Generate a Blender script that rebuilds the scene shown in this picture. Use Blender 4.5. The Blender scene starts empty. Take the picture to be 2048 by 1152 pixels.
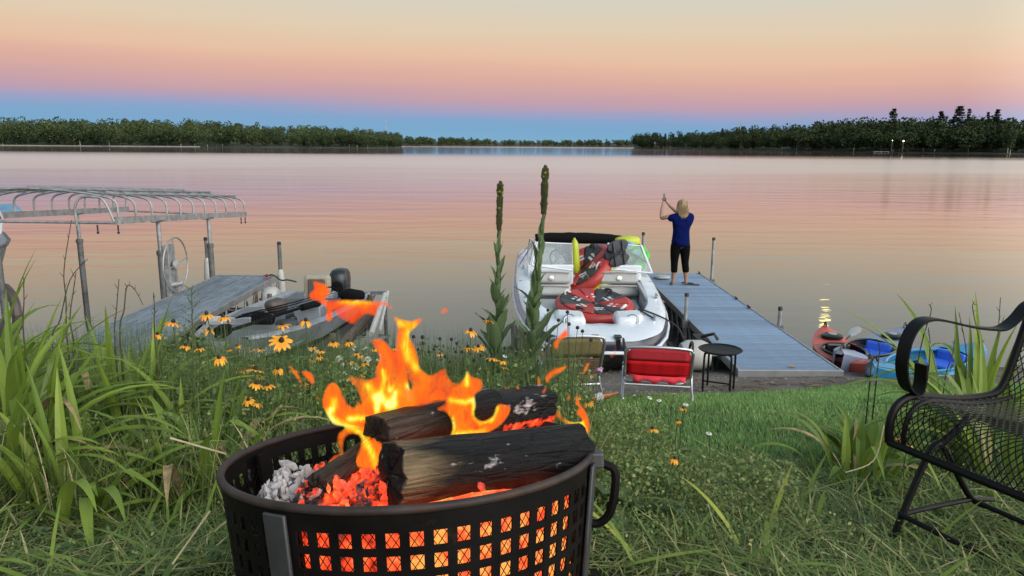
import bpy, bmesh, math, random
import numpy as np
from mathutils import Vector, Matrix, Euler, noise
from mathutils.geometry import delaunay_2d_cdt
R = math.radians
rng = random.Random(7)
nrg = np.random.default_rng(11)
S = bpy.context.scene
C = S.collection

# ------------------------------------------------------------------ camera
FPX, PITCH, ROLL, CAMZ = 1479.0, 10.94, 0.35, 3.0
cam_d = bpy.data.cameras.new('camera')
cam_d.sensor_width = 36.0
cam_d.lens = FPX / 2048 * 36.0
cam_d.clip_start = 0.02
cam_d.clip_end = 9000
cam = bpy.data.objects.new('camera', cam_d)
C.objects.link(cam)
CAMR = Matrix.Rotation(R(90 - PITCH), 3, 'X') @ Matrix.Rotation(R(ROLL), 3, 'Z')
cam.rotation_euler = CAMR.to_euler()
cam.location = (0, 0, CAMZ)
S.camera = cam

# ------------------------------------------------------------------ sky
W = bpy.data.worlds.new('World')
S.world = W
W.use_nodes = True
nt = W.node_tree
for n in list(nt.nodes): nt.nodes.remove(n)
def nd(t, typ, **kw):
    n = t.nodes.new(typ)
    for k, v in kw.items(): setattr(n, k, v)
    return n
def math_node(t, op, a, b=None, clamp=False):
    n = nd(t, 'ShaderNodeMath', operation=op, use_clamp=clamp)
    for i, v in enumerate((a, b)):
        if v is None: continue
        if isinstance(v, (int, float)): n.inputs[i].default_value = v
        else: t.links.new(v, n.inputs[i])
    return n.outputs[0]
def ramp(t, fac, stops, interp='LINEAR'):
    n = nd(t, 'ShaderNodeValToRGB')
    n.color_ramp.interpolation = interp
    e = n.color_ramp.elements
    while len(e) < len(stops): e.new(0.5)
    for i, (p, c) in enumerate(stops):
        e[i].position = p
        e[i].color = (c[0], c[1], c[2], 1)
    t.links.new(fac, n.inputs[0])
    return n.outputs[0]
def lin(r, g, b):
    return tuple((c / 255 / 12.92) if c <= 10 else ((c / 255 + 0.055) / 1.055) ** 2.4 for c in (r, g, b))
tc = nd(nt, 'ShaderNodeTexCoord')
sep = nd(nt, 'ShaderNodeSeparateXYZ')
nt.links.new(tc.outputs['Generated'], sep.inputs[0])
el = math_node(nt, 'MULTIPLY', math_node(nt, 'ARCSINE', sep.outputs[2]), 57.2958)
# the earth's shadow stands highest opposite the set sun (azimuth -60) and sinks away from it
ca = math_node(nt, 'ADD', math_node(nt, 'MULTIPLY', sep.outputs[0], math.sin(R(-60))), math_node(nt, 'MULTIPLY', sep.outputs[1], math.cos(R(-60))))
el2 = math_node(nt, 'ADD', el, math_node(nt, 'MULTIPLY', math_node(nt, 'SUBTRACT', 0.5, ca), 1.35))
mpz = nd(nt, 'ShaderNodeMapping'); mpz.inputs['Scale'].default_value = (1.6, 1.6, 26)     # faint uneven layers in the dusk air
nt.links.new(tc.outputs['Generated'], mpz.inputs[0])
nz = nd(nt, 'ShaderNodeTexNoise'); nz.inputs['Scale'].default_value = 1.4; nz.inputs['Detail'].default_value = 5; nt.links.new(mpz.outputs[0], nz.inputs['Vector'])
el2 = math_node(nt, 'ADD', el2, math_node(nt, 'MULTIPLY', math_node(nt, 'SUBTRACT', nz.outputs['Fac'], .5), 1.5))
f = math_node(nt, 'DIVIDE', el2, 90.0, True)
E = lambda d: d / 90.0
sky = ramp(nt, f, [
    (0.0, lin(128, 174, 204)), (E(1.0), lin(122, 169, 205)), (E(1.8), lin(130, 166, 204)), (E(2.5), lin(160, 162, 196)),
    (E(3.3), lin(195, 160, 173)), (E(4.6), lin(219, 172, 161)), (E(6.1), lin(232, 191, 163)), (E(8.0), lin(226, 205, 177)),
    (E(10.5), lin(213, 209, 194)), (E(16), lin(192, 204, 202)), (E(30), lin(156, 184, 202)), (E(90), lin(120, 155, 192))], 'LINEAR')
# the afterglow of the sunset behind the camera
glow = math_node(nt, 'MULTIPLY', ca, -1.0, True)
glow = math_node(nt, 'POWER', glow, 1.4)
ge = math_node(nt, 'SUBTRACT', 1.0, math_node(nt, 'DIVIDE', math_node(nt, 'ABSOLUTE', el), 70.0), True)
gf = math_node(nt, 'MULTIPLY', glow, ge)
gc = nd(nt, 'ShaderNodeVectorMath', operation='SCALE')
gc.inputs[0].default_value = (4.6, 4.3, 3.9)
nt.links.new(gf, gc.inputs['Scale'])
ad = nd(nt, 'ShaderNodeVectorMath', operation='ADD')
nt.links.new(sky, ad.inputs[0]); nt.links.new(gc.outputs[0], ad.inputs[1])
bg = nd(nt, 'ShaderNodeBackground')
bg.inputs[1].default_value = 1.0
nt.links.new(ad.outputs[0], bg.inputs[0])
wo = nd(nt, 'ShaderNodeOutputWorld')
nt.links.new(bg.outputs[0], wo.inputs[0])

# ------------------------------------------------------------------ the low soft light of the afterglow
sd = bpy.data.lights.new('afterglow', 'SUN')
sd.energy = 2.1
sd.angle = R(50)
sd.color = (1.0, 0.94, 0.87)
so = bpy.data.objects.new('afterglow', sd)
C.objects.link(so)
so.rotation_euler = Vector((-0.45, 0.75, -0.62)).to_track_quat('-Z', 'Y').to_euler()

S.view_settings.view_transform = 'Standard'
S.view_settings.look = 'None'
S.view_settings.exposure = 0.0
S.view_settings.gamma = 1.0
S.view_settings.use_curve_mapping = False
S.render.engine = 'CYCLES'
S.cycles.use_denoising = True
S.cycles.max_bounces = 8
S.cycles.transparent_max_bounces = 16
S.cycles.sample_clamp_indirect = 4.0
S.cycles.caustics_reflective = False
S.cycles.caustics_refractive = False

# ------------------------------------------------------------------ measuring: a photo point at a distance
def ray(px, py):
    return CAMR @ Vector(((px - 1024) / FPX, -(py - 576) / FPX, -1.0))
def at(px, py, d):      # d metres along the view axis
    return Vector((0, 0, CAMZ)) + ray(px, py) * d
def aty(px, py, y):     # y metres out from the camera
    r = ray(px, py)
    return Vector((0, 0, CAMZ)) + r * (y / r.y)
def atz(px, py, z):     # on the level z
    r = ray(px, py)
    return Vector((0, 0, CAMZ)) + r * ((z - CAMZ) / r.z)

# ------------------------------------------------------------------ materials
MATS = {}
def material(name):
    m = bpy.data.materials.new(name)
    m.use_nodes = True
    t = m.node_tree
    b = t.nodes['Principled BSDF']
    MATS[name] = m
    return m, t, b
def setp(b, **kw):
    for k, v in kw.items():
        i = b.inputs[k.replace('_', ' ')]
        i.default_value = (v[0], v[1], v[2], 1) if isinstance(v, (tuple, list)) else v
def noise_fac(t, scale, detail=4, coord='Object', vec=(1, 1, 1), rough=0.55, dist=0.0):
    co = nd(t, 'ShaderNodeTexCoord')
    mp = nd(t, 'ShaderNodeMapping')
    mp.inputs['Scale'].default_value = vec
    t.links.new(co.outputs[coord], mp.inputs[0])
    n = nd(t, 'ShaderNodeTexNoise')
    n.inputs['Scale'].default_value = scale
    n.inputs['Detail'].default_value = detail
    n.inputs['Roughness'].default_value = rough
    n.inputs['Distortion'].default_value = dist
    t.links.new(mp.outputs[0], n.inputs['Vector'])
    return n.outputs['Fac']
def bump(t, b, h, strength=0.3, dist=0.01):
    n = nd(t, 'ShaderNodeBump')
    n.inputs['Strength'].default_value = strength
    n.inputs['Distance'].default_value = dist
    t.links.new(h, n.inputs['Height'])
    t.links.new(n.outputs[0], b.inputs['Normal'])
    return n
def simple(name, col, rough=0.5, metal=0.0, var=0.25, scale=8, bmp=0.0, bscale=None, spec=0.5, vec=(1, 1, 1), rvar=0.0, dist=0.004, objvar=0.0):
    """one colour with uneven wear"""
    m, t, b = material(name)
    setp(b, Roughness=rough, Metallic=metal)
    b.inputs['Specular IOR Level'].default_value = spec
    fc = noise_fac(t, scale, 6, vec=vec)
    lo = tuple(max(0, c * (1 - var)) for c in col)
    hi = tuple(min(1, c * (1 + var * 0.8)) for c in col)
    cl = ramp(t, fc, [(0.3, lo), (0.7, hi)])
    if objvar:      # each board weathers a little differently
        oi = nd(t, 'ShaderNodeObjectInfo')
        g = ramp(t, oi.outputs['Random'], [(0, (1 - objvar,) * 3), (1, (1 + objvar,) * 3)])
        big = ramp(t, noise_fac(t, 1.7, 5), [(.3, (1 - objvar,) * 3), (.7, (1 + objvar * .5,) * 3)])
        for g_ in (g, big):
            mq = nd(t, 'ShaderNodeMix', data_type='RGBA', blend_type='MULTIPLY'); mq.inputs[0].default_value = 1
            t.links.new(cl, mq.inputs[6]); t.links.new(g_, mq.inputs[7]); cl = mq.outputs[2]
    t.links.new(cl, b.inputs['Base Color'])
    if rvar:
        t.links.new(ramp(t, fc, [(0.3, (rough - rvar,) * 3), (0.7, (rough + rvar,) * 3)]), b.inputs['Roughness'])
    if bmp:
        bump(t, b, noise_fac(t, bscale or scale * 4, 5, vec=vec), bmp, dist)
    return m
def foliage(name, stops, trans=0.35, rough=0.55, nscale=3.0, nvar=0.5, spec=0.3):
    """leaf colour picked per blade by the 'rnd' attribute, or per object when there is none, lit through from behind"""
    m, t, b = material(name)
    at_ = nd(t, 'ShaderNodeAttribute', attribute_name='rnd')
    oi = nd(t, 'ShaderNodeObjectInfo')
    v = math_node(t, 'ADD', at_.outputs['Fac'], math_node(t, 'MULTIPLY', math_node(t, 'SUBTRACT', oi.outputs['Random'], .25), 0.45))
    v = math_node(t, 'ADD', v, math_node(t, 'MULTIPLY', math_node(t, 'SUBTRACT', noise_fac(t, nscale, 3), 0.5), nvar), True)
    col = ramp(t, v, stops)
    t.links.new(col, b.inputs['Base Color'])
    setp(b, Roughness=rough)
    b.inputs['Specular IOR Level'].default_value = spec
    tr = nd(t, 'ShaderNodeBsdfTranslucent')
    t.links.new(col, tr.inputs[0])
    mx = nd(t, 'ShaderNodeMixShader')
    mx.inputs[0].default_value = trans
    t.links.new(b.outputs[0], mx.inputs[1]); t.links.new(tr.outputs[0], mx.inputs[2])
    t.links.new(mx.outputs[0], t.nodes['Material Output'].inputs[0])
    return m

# ------------------------------------------------------------------ building helpers
ORG = {}
def org(o):
    return ORG.get(o.name, Vector((0, 0, 0)))
def thing(name, label, cat, loc=(0, 0, 0), group=None, rot=None):
    o = bpy.data.objects.new(name, None)
    C.objects.link(o)
    o.location = loc
    if rot: o.rotation_euler = rot
    o['label'] = label; o['category'] = cat
    if group: o['group'] = group
    ORG[o.name] = Vector(loc)
    o.empty_display_size = 0.05
    return o
def tag(o, label=None, cat=None, group=None, kind=None):
    for k, v in (('label', label), ('category', cat), ('group', group), ('kind', kind)):
        if v: o[k] = v
    return o
def link(name, me, parent=None, loc=None):
    o = bpy.data.objects.new(name, me)
    C.objects.link(o)
    if parent is not None:
        o.parent = parent
        ORG[o.name] = org(parent)
    if loc is not None: o.location = loc
    return o
class MB:
    def __init__(s): s.v = []; s.f = []
    def add(s, vs, fs):
        k = len(s.v)
        s.v += [tuple(p) for p in vs]
        s.f += [tuple(i + k for i in q) for q in fs]
        return s
    def box(s, c, d, rot=None):
        x, y, z = (q / 2 for q in d)
        c = Vector(c)
        ps = [Vector(p) for p in ((-x, -y, -z), (x, -y, -z), (x, y, -z), (-x, y, -z), (-x, -y, z), (x, -y, z), (x, y, z), (-x, y, z))]
        if rot is not None:
            M = rot.to_matrix() if isinstance(rot, Euler) else rot
            ps = [M @ p for p in ps]
        return s.add([p + c for p in ps], [(0, 3, 2, 1), (4, 5, 6, 7), (0, 1, 5, 4), (1, 2, 6, 5), (2, 3, 7, 6), (3, 0, 4, 7)])
    def rings(s, rs, close=True, cap=True):
        n = len(rs[0])
        vs = [p for r in rs for p in r]
        fs = []
        for i in range(len(rs) - 1):
            for j in range(n if close else n - 1):
                a = i * n + j; b = i * n + (j + 1) % n
                fs.append((a, b, b + n, a + n))
        if cap:
            fs.append(tuple(range(n - 1, -1, -1)))
            fs.append(tuple((len(rs) - 1) * n + j for j in range(n)))
        return s.add(vs, fs)
    def tube(s, path, r, n=8, cap=True, flat=1.0, up=None):
        path = [Vector(p) for p in path]
        rs = []
        prev = None
        for i, p in enumerate(path):
            d = (path[min(i + 1, len(path) - 1)] - path[max(i - 1, 0)])
            d = d.normalized() if d.length > 1e-9 else Vector((0, 0, 1))
            if prev is None:
                u = Vector(up) if up is not None else (Vector((0, 0, 1)) if abs(d.z) < 0.9 else Vector((0, 1, 0)))
            else: u = prev
            u = (u - d * u.dot(d)).normalized()
            prev = u
            w = d.cross(u)
            q = r[i] if isinstance(r, (list, tuple)) else r
            rs.append([p + (u * math.cos(2 * math.pi * k / n) + w * math.sin(2 * math.pi * k / n) * flat) * q for k in range(n)])
        return s.rings(rs, True, cap)
    def lathe(s, prof, n=16, c=(0, 0, 0), M=None, cap=True):
        c = Vector(c)
        rs = []
        for r, z in prof:
            ring = [Vector((r * math.cos(2 * math.pi * k / n), r * math.sin(2 * math.pi * k / n), z)) for k in range(n)]
            if M is not None: ring = [M @ p for p in ring]
            rs.append([p + c for p in ring])
        return s.rings(rs, True, cap)
    def ribbon(s, L, Rr):
        vs = []
        for a, b in zip(L, Rr): vs += [a, b]
        return s.add(vs, [(2 * i, 2 * i + 1, 2 * i + 3, 2 * i + 2) for i in range(len(L) - 1)])
    def prism(s, poly, off):
        off = Vector(off); n = len(poly)
        a = [Vector(p) for p in poly]; b = [p + off for p in a]
        return s.add(a + b, [tuple(range(n - 1, -1, -1)), tuple(range(n, 2 * n))] + [(i, (i + 1) % n, n + (i + 1) % n, n + i) for i in range(n)])
    def mesh(s, name, mat=None, off=None, smooth=True, weld=False):
        me = bpy.data.meshes.new(name)
        v = s.v if off is None else [(p[0] - off[0], p[1] - off[1], p[2] - off[2]) for p in s.v]
        me.from_pydata(v, [], s.f)
        bm = bmesh.new(); bm.from_mesh(me)
        if weld: bmesh.ops.remove_doubles(bm, verts=bm.verts, dist=1e-5)
        bmesh.ops.recalc_face_normals(bm, faces=bm.faces)
        bm.to_mesh(me); bm.free()
        if mat is not None: me.materials.append(MATS[mat] if isinstance(mat, str) else mat)
        if smooth:
            me.polygons.foreach_set('use_smooth', [True] * len(me.polygons))
            me.set_sharp_from_angle(angle=R(40))
        me.update()
        return me
    def build(s, name, mat, parent=None, smooth=True, local=False, bevel=0.0, sub=0, solid=0.0, weld=False):
        off = None if (parent is None or local) else org(parent)
        o = link(name, s.mesh(name, mat, off, smooth, weld), parent)
        if solid:
            m = o.modifiers.new('solid', 'SOLIDIFY'); m.thickness = solid; m.offset = 0
        if bevel:
            m = o.modifiers.new('bevel', 'BEVEL'); m.width = bevel; m.segments = 2; m.limit_method = 'ANGLE'; m.angle_limit = R(35)
        if sub:
            m = o.modifiers.new('sub', 'SUBSURF'); m.levels = m.render_levels = sub
        return o
def spline(pts, n=6, closed=False):
    """smooth curve through the points"""
    P = [Vector(p) for p in pts]
    out = []
    m = len(P)
    for i in range(m if closed else m - 1):
        if closed: a, b, c, d = P[(i - 1) % m], P[i], P[(i + 1) % m], P[(i + 2) % m]
        else: a, b, c, d = P[max(i - 1, 0)], P[i], P[i + 1], P[min(i + 2, m - 1)]
        for k in range(n):
            t = k / n
            out.append(0.5 * ((2 * b) + (c - a) * t + (2 * a - 5 * b + 4 * c - d) * t * t + (3 * b - a - 3 * c + d) * t ** 3))
    if not closed: out.append(P[-1])
    return out
def interp(x, pts):
    if x <= pts[0][0]: return pts[0][1]
    for (a, va), (b, vb) in zip(pts, pts[1:]):
        if x <= b: return va + (vb - va) * (x - a) / (b - a)
    return pts[-1][1]
def copy_tree(o, parent=None):
    c = o.copy(); C.objects.link(c); c.parent = parent
    for ch in o.children: copy_tree(ch, c)
    return c
def blades(name, P, yaw, L, lean, bend, Wd, rnd, mat, nseg=3, kind='stuff', label=None, cat=None, parent=None, fold=0.0):
    """many grass blades as one mesh: arrays of root, heading, length, lean, bend, width, colour value"""
    N = len(P)
    t = np.linspace(0, 1, nseg + 1)
    pos = P.copy()
    V = np.zeros((N, nseg + 1, 2, 3))
    side = np.stack([-np.sin(yaw), np.cos(yaw), np.zeros(N)], 1)
    hd = np.stack([np.cos(yaw), np.sin(yaw), np.zeros(N)], 1)
    for i in range(nseg + 1):
        w = Wd * (0.75 + 0.5 * t[i] - 1.2 * t[i] ** 3)
        w = np.maximum(w, Wd * 0.04)
        V[:, i, 0] = pos - side * w[:, None] / 2
        V[:, i, 1] = pos + side * w[:, None] / 2
        th = lean + bend * (t[i] + 0.5 / nseg)
        st = L / nseg
        pos = pos + hd * (np.sin(th) * st)[:, None]
        pos[:, 2] += np.cos(th) * st
    nv = N * (nseg + 1) * 2
    base = (np.arange(N) * (nseg + 1) * 2)[:, None]
    q = np.array([[2 * i, 2 * i + 1, 2 * i + 3, 2 * i + 2] for i in range(nseg)])
    F = (base[:, :, None] + q[None]).reshape(-1)
    nf = N * nseg
    me = bpy.data.meshes.new(name)
    me.vertices.add(nv); me.vertices.foreach_set('co', V.reshape(-1).astype(np.float32))
    me.loops.add(nf * 4); me.loops.foreach_set('vertex_index', F.astype(np.int32))
    me.polygons.add(nf)
    me.polygons.foreach_set('loop_start', (np.arange(nf) * 4).astype(np.int32))
    me.polygons.foreach_set('loop_total', np.full(nf, 4, np.int32))
    me.update(calc_edges=True)
    a = me.attributes.new('rnd', 'FLOAT', 'POINT')
    a.data.foreach_set('value', np.repeat(rnd, (nseg + 1) * 2).astype(np.float32))
    me.polygons.foreach_set('use_smooth', np.ones(nf, bool))
    me.materials.append(MATS[mat])
    o = link(name, me, parent)
    tag(o, label, cat, None, kind)
    return o
# ------------------------------------------------------------------ the bank's shape
HP = [(-12, 0.1), (-3, 0.5), (0, 0.78), (1, 0.98), (1.6, 1.10), (2.2, 1.245), (3, 1.42), (4, 1.63), (5, 1.84), (5.7, 2.0), (7.2, 2.42), (7.9, 2.58),
      (8.5, 2.69), (9, 2.80), (9.6, 2.95), (10, 3.05), (12, 3.6), (16, 4.2)]
def gh(x, y):
    yy = y + 0.12 * math.sin(x * 0.55 + 1.0)
    a = interp(yy - 0.25, HP); b = interp(yy + 0.25, HP); c = interp(yy, HP)
    h = (a + b + 2 * c) / 4
    z = CAMZ - h
    k = min(1, max(0, (9.0 - y) / 2))
    return z + k * (0.035 * noise.noise((x * 0.7, y * 0.7, 0)) + 0.012 * noise.noise((x * 3, y * 3, 5)))
def lawn_edge(x):       # where the mown grass ends and the gravel begins
    return interp(x, [(-3, 6.6), (0.6, 6.3), (1.6, 6.55), (2.6, 7.1), (3.4, 7.55), (4.5, 7.8), (7, 7.6), (12, 7.4)]) + 0.12 * noise.noise((x * 2.1, 3.3, 0))

# ground material: soil and thatch near, turf under the lawn, gravel along the water
m, t, b = material('ground')
geo = nd(t, 'ShaderNodeNewGeometry')
sp = nd(t, 'ShaderNodeSeparateXYZ'); t.links.new(geo.outputs['Position'], sp.inputs[0])
n1 = noise_fac(t, 9, 8, rough=0.7); n2 = noise_fac(t, 70, 6, rough=0.7); n3 = noise_fac(t, 1.6, 4)
soil = ramp(t, n1, [(0.3, (0.03, 0.025, 0.015)), (0.45, (0.05, 0.055, 0.026)), (0.62, (0.07, 0.09, 0.035)), (0.8, (0.16, 0.14, 0.075))])
grav = ramp(t, n2, [(0.25, (0.05, 0.043, 0.038)), (0.45, (0.13, 0.115, 0.1)), (0.6, (0.2, 0.185, 0.165)), (0.8, (0.4, 0.37, 0.33))])
big = ramp(t, n3, [(0.3, (0.55, 0.55, 0.55)), (0.7, (1.1, 1.05, 1.0))])
mg = nd(t, 'ShaderNodeMix', data_type='RGBA', blend_type='MULTIPLY'); mg.inputs[0].default_value = 1
t.links.new(grav, mg.inputs[6]); t.links.new(big, mg.inputs[7])
gatt = nd(t, 'ShaderNodeAttribute', attribute_name='gravel')
gm = math_node(t, 'ADD', gatt.outputs['Fac'], math_node(t, 'MULTIPLY', math_node(t, 'SUBTRACT', n1, 0.5), 0.6))
gm = ramp(t, gm, [(0.4, (0, 0, 0)), (0.6, (1, 1, 1))])
mx = nd(t, 'ShaderNodeMix', data_type='RGBA')
t.links.new(gm, mx.inputs[0]); t.links.new(soil, mx.inputs[6]); t.links.new(mg.outputs[2], mx.inputs[7])
wet = ramp(t, math_node(t, 'MULTIPLY', sp.outputs[2], 5.0, True), [(0.0, (0.35, 0.33, 0.3)), (0.9, (1, 1, 1))])
mw = nd(t, 'ShaderNodeMix', data_type='RGBA', blend_type='MULTIPLY'); mw.inputs[0].default_value = 1
t.links.new(mx.outputs[2], mw.inputs[6]); t.links.new(wet, mw.inputs[7])
batt = nd(t, 'ShaderNodeAttribute', attribute_name='burnt')     # charred soil round the fire ring
bf = math_node(t, 'MULTIPLY', batt.outputs['Fac'], math_node(t, 'ADD', .55, n1), True)
mb_ = nd(t, 'ShaderNodeMix', data_type='RGBA'); t.links.new(bf, mb_.inputs[0]); t.links.new(mw.outputs[2], mb_.inputs[6]); mb_.inputs[7].default_value = (.006, .0055, .005, 1)
t.links.new(mb_.outputs[2], b.inputs['Base Color'])
setp(b, Roughness=0.9)
b.inputs['Specular IOR Level'].default_value = 0.2
bump(t, b, n2, 0.8, 0.02)

def axis(lo, hi, f0, f1, fine, coarse):
    a = []; x = lo
    while x < hi:
        a.append(x)
        x += fine if f0 <= x < f1 else coarse
    return a + [hi]
xs = axis(-70, 70, -9, 9, 0.14, 1.5); ys = axis(-14, 16, 0, 10.5, 0.12, 0.6)
vs = [(x, y, gh(x, y)) for y in ys for x in xs]
nx = len(xs)
fs = [(j * nx + i, j * nx + i + 1, (j + 1) * nx + i + 1, (j + 1) * nx + i) for j in range(len(ys) - 1) for i in range(nx - 1)]
me = bpy.data.meshes.new('ground'); me.from_pydata(vs, [], fs)
a = me.attributes.new('gravel', 'FLOAT', 'POINT')
a.data.foreach_set('value', [min(1, max(0, 0.5 + (y - lawn_edge(x)) * 1.5)) for y in ys for x in xs])
RING_X, RING_Y = -0.225, 1.49
def burnt(x, y):
    d_ = math.hypot(x - RING_X, y - RING_Y)
    return max(0.0, min(1.0, 1.0 - (d_ - .5) / .3 + .5 * noise.noise((x * 5, y * 5, 21))))
a = me.attributes.new('burnt', 'FLOAT', 'POINT'); a.data.foreach_set('value', [burnt(x, y) for y in ys for x in xs])
me.polygons.foreach_set('use_smooth', [True] * len(me.polygons)); me.materials.append(m)
tag(link('ground', me), kind='structure')

# ------------------------------------------------------------------ lake
m, t, b = material('water')
geo = nd(t, 'ShaderNodeNewGeometry')
sp = nd(t, 'ShaderNodeSeparateXYZ'); t.links.new(geo.outputs['Position'], sp.inputs[0])
setp(b, Base_Color=(0.035, 0.033, 0.03), IOR=1.33, Roughness=.6)
b.inputs['Specular IOR Level'].default_value = 0.0
lg = math_node(t, 'MULTIPLY', math_node(t, 'LOGARITHM', math_node(t, 'MAXIMUM', sp.outputs[1], 1.0), 10.0), 0.25)   # 0.25 at 10 m, 0.5 at 100 m, 0.75 at 1000 m
wind = noise_fac(t, 1.0, 4, vec=(0.0035, 0.014, 1), rough=0.6)
wind2 = noise_fac(t, 1.0, 3, vec=(0.02, 0.09, 1), rough=0.6)
lg2 = math_node(t, 'ADD', lg, math_node(t, 'MULTIPLY', math_node(t, 'SUBTRACT', wind, .5), .07))
rr = ramp(t, lg2, [(0.25, (0.03,) * 3), (0.34, (0.05,) * 3), (0.43, (0.13,) * 3), (0.5, (0.21,) * 3), (0.545, (0.23,) * 3), (0.56, (0.21,) * 3), (0.605, (0.06,) * 3), (0.72, (0.07,) * 3), (0.76, (0.14,) * 3)])
rr = math_node(t, 'MULTIPLY', rr, math_node(t, 'ADD', 0.5, math_node(t, 'ADD', math_node(t, 'MULTIPLY', wind, 0.55), math_node(t, 'MULTIPLY', wind2, 0.45))))
gl = nd(t, 'ShaderNodeBsdfAnisotropic', distribution='MULTI_GGX'); gl.inputs['Color'].default_value = (.95, .93, .92, 1)
t.links.new(rr, gl.inputs['Roughness'])
frn = nd(t, 'ShaderNodeFresnel'); frn.inputs['IOR'].default_value = 1.33
mxw = nd(t, 'ShaderNodeMixShader'); t.links.new(math_node(t, 'ADD', math_node(t, 'MULTIPLY', frn.outputs[0], 1.3), .05, True), mxw.inputs[0])
t.links.new(b.outputs[0], mxw.inputs[1]); t.links.new(gl.outputs[0], mxw.inputs[2]); t.links.new(mxw.outputs[0], t.nodes['Material Output'].inputs[0])
w1 = noise_fac(t, 1.0, 3, vec=(0.45, 1.5, 1), dist=0.4)
w2 = noise_fac(t, 1.0, 2, vec=(0.12, 0.4, 1))
hh = math_node(t, 'ADD', math_node(t, 'MULTIPLY', w1, 0.35), w2)
bp = bump(t, b, hh, 0.5, 0.05)
t.links.new(bp.outputs[0], gl.inputs['Normal'])
t.links.new(ramp(t, lg2, [(0.25, (.55,) * 3), (.4, (.5,) * 3), (.5, (.3,) * 3), (.578, (.2,) * 3), (.592, (.01,) * 3)]), bp.inputs['Strength'])
mb = MB()
mb.add([(-6000, 6, 0), (6000, 6, 0), (6000, 7000, 0), (-6000, 7000, 0)], [(0, 1, 2, 3)])
tag(mb.build('lake', m, smooth=False), kind='structure')

# the risen moon, above the picture, doubled in the water by the dock
m, t, b = material('moonlight')
setp(b, Base_Color=(0.02, 0.02, 0.02)); b.inputs['Emission Color'].default_value = (1.0, 0.83, 0.3, 1); b.inputs['Emission Strength'].default_value = 5.0
r_ = ray(1650, 650); r_.z = -r_.z; r_.normalize()
mb = MB(); mb.lathe([(0.01, -24), (9, -22.2), (17, -17), (22.2, -9), (24, 0), (22.2, 9), (17, 17), (9, 22.2), (0.01, 24)], 20)
o = mb.build('moon', m); o.location = Vector((0, 0, 0)) + r_ * 4200; tag(o, kind='structure', label='pale yellow full moon above the lake, seen in its reflection', cat='moon')

# ------------------------------------------------------------------ the far shores
simple('far_land', (0.035, 0.04, 0.02), 0.95, var=0.5, scale=0.05)
simple('sand', (0.27, 0.24, 0.19), 0.95, var=0.2, scale=0.2)
simple('far_bark', (0.09, 0.08, 0.065), 0.9)
simple('birch_bark', (0.5, 0.47, 0.42), 0.9)
foliage('far_leaf', [(0.0, (0.02, 0.031, 0.015)), (0.4, (0.038, 0.056, 0.025)), (0.75, (0.06, 0.082, 0.034)), (1.0, (0.09, 0.115, 0.045))], 0.15, 0.8, 0.08, 0.5, 0.1)
foliage('pine_leaf', [(0.0, (0.014, 0.022, 0.015)), (0.6, (0.026, 0.04, 0.024)), (1.0, (0.042, 0.06, 0.034))], 0.1, 0.8, 0.1, 0.4, 0.1)
def shore_strip(name, pts, depth, rise, mat):
    """a strip of land behind the waterline points (x, y), rising away from the camera"""
    mb = MB()
    rs = []
    for x, y in pts:
        d = Vector((x, y, 0)).normalized()
        rs.append([Vector((x, y, -0.3)) - d * 2, Vector((x, y, 0.35)) + d * 3, Vector((x, y, 0.25 * rise + 0.6)) + d * depth * 0.3, Vector((x, y, rise)) + d * depth, Vector((x, y, -1)) + d * depth * 1.05])
    mb.rings(rs, False, False)
    return tag(mb.build(name, mat), kind='structure')
def P2(px, d):
    r = ray(px, 290); return (r.x / r.y * d, d)
left_line = [P2(x, d) for x, d in ((-500, 640), (-200, 620), (0, 612), (200, 600), (400, 592), (600, 588), (720, 590), (790, 600), (803, 640))]
right_line = [P2(x, d) for x, d in ((1268, 900), (1300, 830), (1380, 720), (1450, 610), (1520, 545), (1650, 485), (1760, 440), (1900, 405), (2048, 378), (2300, 350), (2600, 330))]
far_line = [P2(x, d) for x, d in ((700, 1350), (830, 1400), (950, 1500), (1100, 1560), (1250, 1420), (1400, 1380))]
shore_strip('hills', left_line, 120, 9, 'far_land')
shore_strip('hills', right_line, 110, 9, 'far_land')
shore_strip('hills', far_line, 150, 9, 'far_land')
mb = MB(); rs = []
for x, y in left_line[:5]:
    d = Vector((x, y, 0)).normalized()
    rs.append([Vector((x, y, -0.2)) - d * 6, Vector((x, y, 0.4)) - d * 2.0, Vector((x, y, 0.7)) + d * 3.2])
mb.rings(rs, False, False)
tag(mb.build('beach', 'sand'), kind='structure')

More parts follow.
